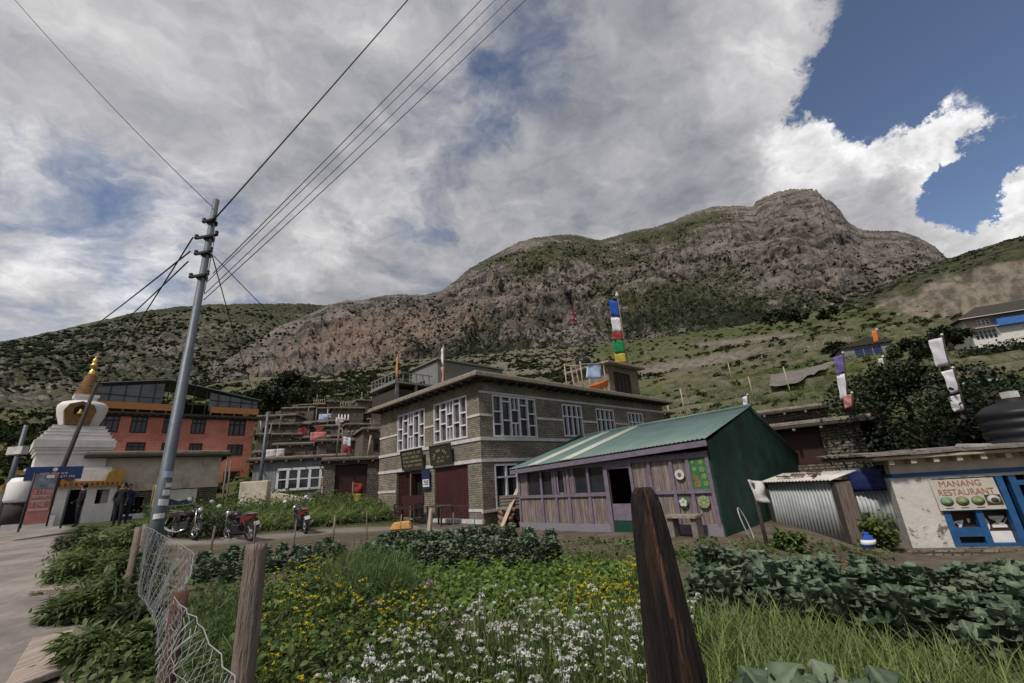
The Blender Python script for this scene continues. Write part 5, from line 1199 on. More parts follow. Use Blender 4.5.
m = MB(); FL.box(m, -2.88, -0.92, 0.52, 2.08, -0.34, -0.3); FL.box(m, -4.58, -3.42, 0.52, 1.98, -0.34, -0.3); m.build('opening', 'black', lo)
for x in (0.35, 0.55): 
    m = MB(); m.tube([(x,-0.5,-0.5),(x-0.1,-0.5,hgt-0.3)], 0.06, 6); m.build('post', 'greywood', lo)
PM = Matrix.Translation((pl[0], pl[1], pl[2]-0.5)) @ Matrix.Rotation(R(40), 4, 'Z')
p1_, w, h = sign_on(PM, R(40), FL, 'poster', 'pale poster with a dark mountain shape on the low plaster house', 'poster', -2.7, -1.0, 1.35, 2.25, 0, 'dirtycloth', 0.03, d=0.08)
m = MB(); m.prism([(-0.7,0.05),(0.7,0.05),(0.7,0.45),(0.35,0.32),(0.05,0.25),(-0.3,0.38),(-0.7,0.5)], (0,-0.04,0), (1,0,0), (0,0,1), (0,0.008,0)); m.build('picture', 'navy', p1_)
p2_, w, h = sign_on(PM, R(40), FL, 'menu_board', 'dark red menu board under the pale poster on the low house', 'sign', -2.75, -0.9, 0.15, 1.2, 0, 'maroon', 0.04, d=0.10)
scribble(p2_, [0.78,0.58,0.38,0.18], w*0.8, 'f_pink', y=-0.048, sy=0.1, seed=21)
p3_, w, h = sign_on(PM, R(40), FL, 'window_display', 'white framed display case beside the dark red menu board', 'display case', -4.3, -3.1, 0.1, 1.1, 0, 'winwhite', 0.05, d=0.3)
m = MB(); m.box(-0.5,-0.04,-0.058,-0.051,0.1,0.9); m.box(0.04,0.5,-0.058,-0.051,0.1,0.55); m.build('pane', 'glass', p3_)
m = MB(); m.tube([(0,0,0),(0,0,2.2)], 0.04, 6); v, f = cloth((0.02,0,2.15),(0.5,0.1,0),(0,0,-1.4),5,6,0.05,77); o_ = thing('yellow_banner', 'narrow orange yellow banner on a pole beside the pale poster', 'banner', PM @ Vector((-3.05,-0.6,0.4))); m.build('pole', 'greywood', o_); MB().add(v, f, 0, True).build('cloth', 'f_yellow', o_)

# ================================================================== houses of the old village on the slope
def stone_house(px, py, r, w, d, h, rz, label, storeys=1, roofm='mudroof', wallm='rubble', wins=(), over=0.35, name='stone_house', cat='house', parapet=True, doors=(), group=None):
    p = Pr(px, py, r); t_ = thing(name, label, cat, (p[0], p[1], p[2]), R(rz), group)
    f_ = Face((-w/2, 0, 0), (1,0,0), (0,-1,0)); hs = [(a, a+b, c, c+e) for a, b, c, e in list(wins)+list(doors)]
    m = MB(); f_.wall(m, 0, w, -2.5, h, 0.35, hs); m.box(-w/2, -w/2+0.35, 0.352, d, -2.5, h); m.box(w/2-0.35, w/2, 0.352, d, -2.5, h); m.box(-w/2+0.35, w/2-0.35, d-0.35, d, -2.5, h)
    m.build('wall', wallm, t_)
    m = MB(); m.box(-w/2-over, w/2+over, -over, d+over, h+0.002, h+0.12, 0); m.box(-w/2-over+0.08, w/2+over-0.08, -over+0.08, d+over-0.08, h+0.123, h+0.28, 1)
    rf2 = m.build('roof', ['slabdark', roofm], t_, 0.03)
    for a, b, c, e in wins: window(f_, t_, a, a+b, c, c+e, vbars(2, 0.1)+hbars([0.6], 0.07), frame='maroon', fw=0.08)
    for a, b, c, e in doors: m = MB(); f_.box(m, a+0.02, a+b-0.02, c+0.02, c+e-0.02, -0.25, -0.18); m.build('door', 'maroon', t_)
    for i in range(int(w/0.9)): MB().tube([(-w/2+0.3+i*0.9,-over-0.12,h-0.06),(-w/2+0.3+i*0.9,0.2,h-0.06)], 0.06, 6).build('beam_end', 'greywood', rf2)
    return t_
VG = 'old stone houses stepped up the village slope'
vh = stone_house(296, 499, 33, 5.6, 5, 2.5, 14, 'grey sheet iron house with a white four bay window and slanting roof', wallm='greytin', wins=(), name='tin_house')
fv = Face((-2.8,0,0),(1,0,0),(0,-1,0))
window(fv, vh, 1.5, 4.9, 0.55, 2.0, vbars(5,0.05)+hbars([0.5],0.05), frame='winwhite', fw=0.14, rec=-0.02, proud=0.10, label='wide white framed window of eight panes')
spec = [(360,497,31,4.6,5,2.3,24,'low stone shed with a red brown boarded door beside the lodge', dict(doors=[(0.7,2.0,0.2,1.9)])),
 (303,473,40,4.6,4,2.2,20,'flat roofed stone house just above the tin house', dict(wins=[(0.8,0.7,0.9,0.8),(2.9,0.7,0.9,0.8)])),
 (342,473,39,4.0,4,2.5,28,'flat roofed stone house straight above the red brown door', dict(wins=[(0.7,0.8,1.0,0.9)])),
 (384,472,36,3.4,4,3.2,30,'tall stone house close behind the lodge corner', dict(wins=[(0.8,0.9,1.6,1.0)])),
 (272,478,42,2.8,3,2.0,14,'narrow stone house behind the grey street post', dict(wins=[(0.9,0.7,0.8,0.8)])),
 (266,492,38,2.2,4,2.0,10,'low stone hut between the red guest house and the tin house', dict(doors=[(0.6,1.0,0.1,1.7)])),
 (347,429,64,4.2,4,2.8,26,'stone house high in the village beside the white posts', dict(wins=[(1.0,1.0,1.0,1.1)])),
 (366,452,46,4.0,4,2.6,30,'stone house with pale sheet iron on the ledge before it', dict(wins=[(1.2,0.9,1.1,1.0)]))]
vrows = []
g_ = np.random.default_rng(8)
for row, (py, r, xs) in enumerate(((458,47,(278,308,336)), (447,53,(288,318,348,376)), (437,59,(276,302,330,384)), (426,67,(296,322,372)), (416,76,(310,340,366)))):
    for px in xs: vrows.append((px+g_.uniform(-4,4), py+g_.uniform(-3,3), r, g_.uniform(3.2,4.8), 3.5, g_.uniform(1.7,2.5), g_.uniform(6,34)))
vroots = []
for px, py, r, w, d, h, rz, lab, kw in spec: vroots.append((stone_house(px, py, r, w, d, h, rz, lab, group=VG, over=0.22, **kw), w, d, h))
for i, (px, py, r, w, d, h, rz) in enumerate(vrows):
    vroots.append((stone_house(px, py, r, w, d, h, rz, 'small flat roofed stone house in the crowded part of the village slope', group=VG, over=0.22, wins=[(w*0.55,0.75,0.7,0.8)] if i % 3 else [(w*0.2,0.7,0.7,0.8),(w*0.6,0.7,0.7,0.8)], doors=[(w*0.15,0.8,-0.3,1.5)] if i % 3 == 1 else ()), w, d, h))
# firewood, posts and loose iron between the houses
for i, (px, py, r, n, lab) in enumerate(((350,452,39.5,16,'row of reddish firewood stacked along a village roof'), (372,447,47,12,'short firewood stack on a roof ledge near the lodge'), (300,450,41,12,'firewood row on the roof above the tin house'))):
    p = Pr(px, py, r); t_ = MB(); g_ = np.random.default_rng(60+i)
    for k in range(n*3):
        x = (k % n)*0.19-n*0.095; z = (k//n)*0.17; t_.tube([(x,-0.3+g_.uniform(-0.1,0.1),z),(x+g_.uniform(-0.03,0.03),0.4,z)], g_.uniform(0.06,0.09), 6)
    o_ = t_.build('firewood_stack', 'firewood'); o_.location = tuple(p); o_.rotation_euler = (0,0,R(24)); tag(o_, lab, 'firewood', 'firewood stacked on village roofs')
for i in range(4):
    p = Pr(338+i*3.2, 429, 63); m = MB(); m.tube([(0,0,0),(0,0,2.0)], 0.09, 6); o_ = m.build('white_post', 'winwhite'); o_.location = tuple(p); tag(o_, 'white post in a row before the high village house', 'post', 'row of white posts high in the village')
p = Pr(347, 442, 50); m = MB(); v, f = corr((0,0,0),(4.0,0,0.1),(0.2,1.5,0.6),(4.2,1.5,0.7), 16, 0.03); o_ = MB().add(v, f, 0, True).build('iron_sheet', 'tin'); o_.location = tuple(p); o_.rotation_euler = (0,0,R(24)); tag(o_, 'pale corrugated iron sheet laid on a village roof', 'sheet')
for i, (px, py0, py1, r, cs, lab) in enumerate(((341,466,436,36,('f_white','f_red','f_yellow'),'yellow and white prayer flag above the shed with the red brown door'), (320,497,478,31,('f_pink','f_white'),'faded pink washing hung beside the tin house'), (352,505,482,29.5,('f_red','f_yellow'),'yellow and red prayer flag before the red brown door'), (374,434,418,60,('f_yellow','f_white'),'white and yellow prayer flag high beside the lodge eave'), (368,446,430,46,('f_darkblue','f_white'),'blue and white cloths behind the lodge corner'))):
    a = Pr(px, py0, r); H_ = zof(px, py1, r)-a[2]; t_ = thing('prayer_flag_pole', lab, 'prayer flag', a, R(15)); m = MB(); m.tube([(0,0,-1.0),(0,0,H_)], 0.04, 6); m.build('pole', 'greywood', t_)
    hh = H_*0.9/len(cs)
    for k2, c in enumerate(cs): v, f = cloth((0.03,0,H_-0.05-k2*hh),(0.55,0.1,-0.1),(0.05,0,-hh),5,5,0.08,90+i*5+k2); MB().add(v, f, 0, True).build('flag_panel', c, t_)
# concrete house behind the lodge
cp = Pr(438, 398, 52); cc = thing('concrete_house', 'bare grey concrete house with an open roof storey behind the lodge', 'building', (cp[0], cp[1], cp[2]-3), R(44))
fc = Face((0,0,0), (0,1,0), (-1,0,0)); zc = zof(468, 359, 52)-cp[2]+3; zl_ = zof(420, 385, 52)-cp[2]+3
m = MB(); m.box(0,11,0,0.3,0,zc); m.box(10.7,11,0.302,6,0,zc); m.box(0,11,6,6.3,0,zc); fc.wall(m, 0.302, 5.99, 0, zc-0.8, 0.3, [(0.8,2.2,zl_-1.6,zl_+0.0),(3.0,5.2,zl_-1.2,zl_+1.2)]); m.box(0,0.3,0.302,5.99,zc-0.8,zc-0.1); m.build('wall', 'concrete', cc)
m = MB(); m.box(-0.3,11.2,-0.3,6.6,zc+0.002,zc+0.18); m.box(-5.5,-0.02,0.5,7.2,zl_-0.2,zl_+0.05); m.build('roof', 'concrete', cc)
m = MB(); m.box(-5.4,-5.25,0.6,7.1,zl_+0.053,zl_+0.25); 
for i in range(8): m.box(-5.4,-5.28,0.6+i*0.9,0.72+i*0.9,zl_+0.052,zl_+1.1)
for i in range(6): m.box(-5.4+i*0.9,-5.28+i*0.9,0.6,0.7,zl_+0.052,zl_+1.1)
m.box(-5.4,-0.4,0.6,0.68,zl_+1.1,zl_+1.2); m.box(-5.42,-5.28,0.6,7.1,zl_+1.1,zl_+1.2); m.build('balustrade', 'concrete', cc)
m = MB(); m.box(-5.2,-0.1,1.0,7,0,zl_-0.8); m.box(0.35,10.6,0.5,5.8,0.5,zc-0.3); m.build('painted_shade_wall', 'slabdark', cc)  # dark colour stands in for shade under the slab and inside the house
for x in (-5.3,-2.8): m = MB(); m.box(x,x+0.3,0.6,0.9,0,zl_-0.2); m.build('column', 'concrete', cc)

# ================================================================== houses on the right-hand slope
stone_house(808, 478, 21.0, 4.2, 4, 1.9, -36, 'rough stone house with a red brown door behind the tin shack', wins=(), doors=[(1.2,1.7,0.5,1.4)], over=0.5)
stone_house(785, 440, 26.0, 3.6, 5, 1.3, -34, 'dark stone house with a flat mud roof behind the shed ridge', wins=[(2.0,1.2,0.3,0.7)], over=0.4)
stone_house(650, 432, 40.0, 6.0, 5, 1.6, 30, 'low stone store behind the lodge with a flat earth roof', over=0.4)
bh = stone_house(871, 363, 100, 7.4, 6, 3.4, -22, 'small grey house with three blue windows on the slope', wallm='concrete', roofm='slabdark', wins=())
fb2 = Face((-3.7,0,0),(1,0,0),(0,-1,0))
for i in range(3): window(fb2, bh, 1.9+i*1.4, 3.1+i*1.4, 1.4, 2.9, vbars(2,0.1), frame='f_darkblue', glass='navy', rec=-0.02, proud=0.1)
m = MB(); m.prism([(-4.2,3.42),(4.2,3.42),(0.6,4.9)], (0,-0.5,0), (1,0,0), (0,0,1), (0,7,0)); m.build('gable_roof', 'slabdark', bh)
wp = Pr(1012, 335, 95); wh = thing('blue_house', 'white and blue two storey house with a brown roof high on the slope', 'building', (wp[0], wp[1], wp[2]-0.5), R(-22))
fw_ = Face((-7,0,0),(1,0,0),(0,-1,0))
m = MB(); fw_.wall(m, 0, 18, -2, 3.4, 0.3, [(0.6,4.6,0.7,2.9),(9.5,12.5,0.9,2.8)]); m.box(-7,-6.7,0.302,8,-2,6.2); m.box(-6.7,11,7.7,8,-2,6.2); m.build('wall', 'whitewall', wh)
window(fw_, wh, 0.6, 4.6, 0.7, 2.9, vbars(5,0.05)+hbars([0.55],0.05)); window(fw_, wh, 9.5, 12.5, 0.9, 2.8, vbars(4,0.05)+hbars([0.55],0.05))
m = MB(); fw_.box(m, 4.9, 18.2, 3.3, 5.0, -0.2, 1.3); m.build('blue_canopy', 'bluehouse', wh)
m = MB(); fw_.wall(m, 0.0, 18, 3.402, 6.2, 0.28, [(2.0,4.2,4.2,5.6)]); uw = m.build('upper_wall', 'slab', wh); window(fw_, wh, 2.0, 4.2, 4.2, 5.6, vbars(3,0.08)+hbars([0.5],0.06))
m = MB(); fw_.box(m, -1.6, 4.8, 3.30, 3.40, -0.1, 1.6); m.build('balcony', 'winwhite', wh)
m = MB(); m.hexa([(-8.6,-1.6,6.2),(12,-1.6,6.2),(12,9,6.2),(-8.6,9,6.2)], [(-2.5,3,9.6),(12,3,9.6),(12,4.5,9.6),(-2.5,4.5,9.6)]); m.build('roof', 'slabdark', wh)
m = MB(); fw_.box(m, -1.7, 18.5, 6.05, 6.18, 1.4, 1.66); m.build('eave_trim', 'winwhite', wh)
wh.scale = (0.62,)*3
gh = stone_house(983, 396, 55, 5.0, 4, 1.8, -28, 'small stone hut with an aqua sheet iron roof beside the white flag', wins=())
v, f = corr((-3.0,-0.8,2.1),(3.0,-0.8,2.15),(-2.8,4.6,2.95),(3.1,4.6,3.0), 26, 0.03); MB().add(v, f, 0, True).build('aqua_roof', 'aqua', gh)

gh.scale = (0.55,)*3

# ================================================================== utility pole and cables
UR = 10.6
ub = on_ground(155, 538); ub = Pr(155, 535, UR); ub = np.array([ub[0], ub[1], Gz(ub[0], ub[1])])
uz = zof(213, 199, UR)-ub[2]
pole = thing('utility_pole', 'tall grey steel utility pole with paper notices pasted round its foot', 'utility pole', ub, 0.0)
m = MB(); m.tube([(0,0,-0.3),(0,0,uz*0.25),(0,0,uz*0.25+0.01),(0,0,uz*0.55),(0,0,uz*0.55+0.01),(0,0,uz)], [0.122,0.112,0.105,0.090,0.080,0.062], 18); m.build('shaft', 'steelpole', pole)
pz = lambda py: zof(213-(py-199)*0.187, py, UR)-ub[2]
for py, w in ((222,0.20),(238,0.34),(254,0.26),(277,0.28)):
    z = pz(py); m = MB(); m.lathe([(0.08,-0.03),(0.108,-0.03),(0.108,0.03),(0.08,0.03)], 14, (0,0,z)); m.bar((-w*0.75,-0.06,z),(w*0.75,-0.14,z), 0.05, 0.05); br = m.build('bracket', 'iron', pole)
    for sx in (-1, 1):
        m = MB(); m.lathe([(0,-0.06),(0.035,-0.05),(0.045,-0.02),(0.03,0.0),(0.042,0.03),(0.035,0.06),(0,0.07)], 10, (sx*w*0.75,-0.10-0.04*sx,z+0.03)); m.build('insulator', 'wire', br)
toc = math.atan2(-ub[0], -ub[1])
for i, (py, da, w, h, t_) in enumerate(((478,-0.2,0.14,0.11,0.05),(488,-0.5,0.11,0.08,-0.06),(496,-0.35,0.12,0.10,0.03),(506,-0.25,0.17,0.11,0.12),(519,0.05,0.17,0.09,-0.05))):
    z = pz(py); rr0 = 0.124; m = MB(); N = 5; v = []; f = []
    for k in range(N+1):
        a = toc+da-0.1+(k/N-0.5)*w/rr0; v += [(math.sin(a)*(rr0+0.006), math.cos(a)*(rr0+0.006), z+t_*(k/N-0.5)*w), (math.sin(a)*(rr0+0.006), math.cos(a)*(rr0+0.006), z+h+t_*(k/N-0.5)*w)]
    for k in range(N): f.append((2*k,2*k+2,2*k+3,2*k+1))
    MB().add(v, f).build('notice', 'paper' if i != 0 else 'f_paleblue', pole, fix=False)
def cable(a, b, sag, r, label, name='cable', n=24, group=None):
    a, b = Vector(a), Vector(b); pts = [a.lerp(b, t)+Vector((0,0,-sag*4*t*(1-t))) for t in [i/n for i in range(n+1)]]
    o = MB().tube(pts, r, 5).build(name, 'wire'); return tag(o, label, 'cable', group)
pt = lambda py, dx=0.0, dy=-0.1: ub+np.array([dx, dy, pz(py)])
GP = 'overhead cables at the utility pole'
cable(pt(222, 0.1), Pr(500, -108, 9.5), 0.10, 0.017, 'thickest overhead cable, rising from the pole top to the upper edge of the picture', group=GP)
cable(pt(276, 0.3), Pr(590, -115, 9.5), 0.12, 0.010, 'leftmost of the four thin parallel cables rising to the right', group=GP)
cable(pt(284, 0.2), Pr(608, -115, 9.6), 0.14, 0.008, 'second from the left of the four thin parallel cables', group=GP)
cable(pt(296, 0.2), Pr(622, -115, 9.7), 0.16, 0.008, 'third from the left of the four thin parallel cables', group=GP)
cable(pt(302, 0.2), Pr(640, -112, 9.8), 0.16, 0.009, 'rightmost of the four thin parallel cables', group=GP)
cable(pt(208), Pr(-55, -85, 16), 0.25, 0.008, 'lone thin cable running from the pole top to the upper left corner', group=GP)
cable(pt(238, -0.3), Pr(94, 390, 27), 0.1, 0.016, 'thick dark stay cable slanting from the pole down to the leaning post', group=GP)
cable(pt(252, -0.3), Pr(20, 372, 60), 0.5, 0.018, 'upper of two thin cables dropping left from the pole', group=GP)
cable(pt(262, -0.3), Pr(40, 380, 60), 0.8, 0.016, 'lower of two thin cables dropping left from the pole', group=GP)
cable(pt(256, 0.2), Pr(264, 418, 31), 0.3, 0.012, 'thin cable dropping from the pole to the village street post', group=GP)
cable(pt(258, 0.25), Pr(381, 416, 26), 0.2, 0.010, 'thin cable crossing down from the pole towards the lodge roof', group=GP)
cable(pt(236, 0.2), pt(300, 0.35, -0.3), 0.02, 0.008, 'short loose cable hanging beside the pole', group=GP, n=8)
# leaning post by the stupa, street post in the village, thin mast at the left
lp0 = Pr(58, 480, 26.5); lp1 = Pr(97, 383, 27)
o_ = thing('leaning_post', 'dark leaning timber post crossing in front of the white stupa', 'post', lp0)
m = MB(); d = Vector(lp1)-Vector(lp0); m.tube([-d*0.35, (0,0,0), d], [0.10,0.09,0.065], 8); m.build('shaft', 'slabdark', o_)
m = MB(); m.bar(tuple(d*0.97+Vector((-0.3,0,0))), tuple(d*0.97+Vector((0.3,0,0))), 0.06, 0.06); m.build('crossbar', 'iron', o_)
sp0 = Pr(258, 500, 31); hS = zof(265, 412, 31)-sp0[2]
o_ = thing('street_post', 'slim grey steel post standing before the village houses', 'post', sp0); m = MB(); m.tube([(0,0,-1),(0,0,hS)], [0.13,0.08], 8); m.build('shaft', 'steelpole', o_)
m = MB(); m.bar((-0.4,0,hS-0.35),(0.4,0,hS-0.35),0.06,0.06); m.box(0.1,0.3,-0.1,0.1,hS-1.8,hS-1.4); m.build('bracket', 'iron', o_)
cable(Vector(sp0)+Vector((0,0,hS-0.3)), Pr(372, 424, 36), 0.4, 0.015, 'thin cable from the street post to the village roofs', group=GP)
cable(Vector(sp0)+Vector((0,0,hS-1.0)), Pr(180, 462, 44), 0.4, 0.015, 'thin cable from the street post back to the red guest house', group=GP)
q0 = Pr(3, 505, 26); hq = zof(22, 425, 26)-q0[2]; o_ = thing('street_post', 'thin grey post with a white fitting at the far left edge', 'post', q0); m = MB(); m.tube([(0,0,-1),(0,0,hq)], [0.10,0.07], 8); m.build('shaft', 'steelpole', o_)
m = MB(); m.box(-0.35,0.25,-0.12,0.12,hq*0.62,hq*0.62+0.3); m.build('fitting', 'dirtycloth', o_)

# ================================================================== boards, drum and people by the stupa
br_ = 22.5
bp_ = Pr(35, 521, br_); rzb = math.atan2(-bp_[0], bp_[1])
pxm = 420*(1/math.cos(math.atan2(bp_[0], bp_[1])))/br_   # rough pixels per metre at that distance
zb = lambda py: zof(33+(521-py)*0.1, py, br_)-bp_[2]
MT['salmon'] = mat('faded salmon print', (0.42,0.17,0.155), 0.75, 0.25, 3, 0)
MT['palepink'] = mat('pale pink print', (0.50,0.34,0.31), 0.75, 0.2, 3, 0)
MT['bannertop'] = mat('grey blue printed picture', (0.19,0.23,0.27), 0.75, 0.6, 5, 0)
MT['enamel'] = mat('blue enamel road sign', (0.03,0.055,0.17), 0.45, 0.15, 3, 0)
ban = thing('banner', 'tall faded salmon banner with rows of print and a picture on top', 'banner', bp_, rzb)
m = MB(); w2 = 0.27; m.box(-w2,w2,-0.03,0,-0.1,zb(474)); m.build('sheet', 'salmon', ban)
m = MB(); m.box(-w2+0.02,w2-0.02,-0.036,-0.031,zb(489),zb(475)); m.build('picture', 'bannertop', ban)
m = MB(); m.box(0.0,w2-0.08,-0.043,-0.037,zb(478.5),zb(475.5)); m.build('white_label', 'paper', ban)
m = MB(); m.box(-w2+0.04,w2-0.04,-0.0365,-0.031,zb(502),zb(500)); m.box(-w2+0.04,w2-0.04,-0.0365,-0.031,zb(511),zb(508.5)); m.box(-w2+0.04,w2-0.04,-0.0365,-0.031,zb(496.5),zb(495)); m.build('pale_strip', 'palepink', ban)
scribble(ban, [zb(506.5), zb(499), zb(494)], 0.44, 'palepink', y=-0.04, sy=0.13, seed=31)
m = MB(); m.tube([(-w2-0.03,0.02,-0.2),(-w2-0.03,0.02,zb(473))], 0.03, 6); m.build('frame', 'iron', ban); m = MB(); m.tube([(w2+0.03,0.02,-0.2),(w2+0.03,0.02,zb(473))], 0.03, 6); m.build('frame', 'iron', ban)
bs = Pr(42, 521, br_+0.6); bl = thing('road_sign', 'blue road sign with white lines of lettering on two grey legs', 'sign', bs, rzb)
m = MB(); m.box(-0.72,0.72,-0.03,0,zb(478.5),zb(465)); m.build('panel', 'enamel', bl)
m = MB(); m.disc((0,-0.03,zb(468)),(0,-1,0),0.07,0.008,12); m.build('emblem', 'paper', bl)
scribble(bl, [zb(473)], 0.7, 'paper', y=-0.038, sy=0.06, seed=33); scribble(bl, [zb(476.5)], 1.0, 'paper', y=-0.038, sy=0.07, seed=34)
for sx in (-0.5, 0.5): m = MB(); m.tube([(sx,0.03,-0.3),(sx,0.03,zb(465.5))], 0.035, 6); m.build('leg', 'steelpole', bl)
dp = Pr(15, 521, 23.5); o_ = thing('water_drum', 'white plastic drum on a dark stand at the left edge beside the salmon banner', 'drum', dp, 0)
m = MB(); m.lathe([(0,0.62),(0.40,0.62),(0.44,0.70),(0.43,0.95),(0.44,1.25),(0.36,1.42),(0.2,1.46),(0,1.47)], 20); m.build('drum', 'whiteplastic_reflection', o_)
m = MB(); m.lathe([(0,1.471),(0.30,1.471),(0.30,1.56),(0,1.56)], 16); m.build('lid', 'iron', o_)
m = MB(); m.lathe([(0.0,-0.1),(0.36,-0.1),(0.36,0.6),(0.0,0.61)], 14); m.build('stand', 'slabdark', o_)

def person(px, py, r, label, h=1.68, rz=0.0, lean=0.0, pose=0, jacket='jacket'):
    p = Pr(px, py, r); p[2] = Gz(p[0], p[1]); s = h/1.7
    J = [(0,0,0.95),(0,0,1.12),(0,0.01,1.30),(0,0.02,1.42),(0,0.0,1.50),(0,-0.02,1.60),(0,-0.01,1.68),       # 0-6 pelvis..head
         (0.17,0.01,1.40),(0.24,0.02,1.13),(0.22,-0.08+0.02*pose,0.90),(0.22,-0.10,0.82),                       # 7-10 right arm
         (-0.17,0.01,1.40),(-0.25,0.03,1.13),(-0.20,-0.16,0.98),(-0.16,-0.24,1.0),                              # 11-14 left arm
         (0.09,0,0.90),(0.10,-0.03,0.50),(0.10,0.02,0.09),(0.11,-0.13,0.04),                                    # 15-18
         (-0.09,0,0.90),(-0.11,0.02,0.50),(-0.12,0.08,0.09),(-0.13,-0.07,0.04)]
    E_ = [(0,1),(1,2),(2,3),(3,4),(4,5),(5,6),(3,7),(7,8),(8,9),(9,10),(3,11),(11,12),(12,13),(13,14),(0,15),(15,16),(16,17),(17,18),(0,19),(19,20),(20,21),(21,22)]
    rad = [.155,.15,.165,.13,.055,.088,.075,.075,.058,.042,.038,.075,.058,.042,.038,.10,.068,.048,.04,.10,.068,.048,.04]
    me = bpy.data.meshes.new('person'); me.from_pydata([(x*s, y*s, z*s) for x, y, z in J], E_, []); o = bpy.data.objects.new('person', me); COL.objects.link(o)
    sk = o.modifiers.new('skin', 'SKIN'); 
    for i, q_ in enumerate(me.skin_vertices[0].data): q_.radius = (rad[i]*s, rad[i]*s*(0.72 if i < 4 else 1)); q_.use_root = (i == 0)
    sb = o.modifiers.new('sub', 'SUBSURF'); sb.levels = 2; sb.render_levels = 2
    bpy.context.view_layer.update(); dg = bpy.context.evaluated_depsgraph_get(); nm = bpy.data.meshes.new_from_object(o.evaluated_get(dg)); nm.name = 'person'
    o.modifiers.clear(); o.data = nm; nm.materials.clear()
    for k_ in (jacket, 'trousers', 'skin', 'iron'): nm.materials.append(MT[k_])
    for pg in nm.polygons:
        c = pg.center/s; pg.use_smooth = True
        pg.material_index = 2 if c.z > 1.475 or (c.z < 0.86 and abs(c.x) > 0.185) or (c.z < 1.04 and c.y < -0.19 and c.x < -0.1) else (3 if c.z < 0.10 else (1 if c.z < 0.93 else 0))
    o.location = tuple(p); o.rotation_euler = (lean, 0, rz); tag(o, label, 'person')
    m = MB(); m.lathe([(0.0,1.80),(0.05,1.79),(0.095,1.74),(0.108,1.68),(0.10,1.62),(0.085,1.60),(0,1.6)], 14, (0,0.025,-0.03)); m.v = [(x*s,y*s,z*s) for x, y, z in m.v]; m.build('hair', 'hair', o)
    m = MB(); m.lathe([(0,-0.02),(0.016,-0.01),(0.012,0.02),(0,0.035)], 6, (0,-0.115,1.635)); 
    for sx in (-1,1): m.lathe([(0,-0.012),(0.012,0),(0,0.012)], 6, (sx*0.035,-0.098,1.665))
    m.v = [(x*s,y*s,z*s) for x, y, z in m.v]; m.build('face', 'skin', o)
    return o
person(118, 514.5, 24.5, 'person in a black jacket standing beside a second one behind the bush', rz=R(20))
person(124.5, 514, 25.5, 'person in a dark blue jacket standing at the right of the pair behind the bush', h=1.62, rz=R(75), jacket='f_darkblue')
person(77, 516, 26.5, 'person in black standing alone before the stupa gateway', h=1.7, rz=R(-30))

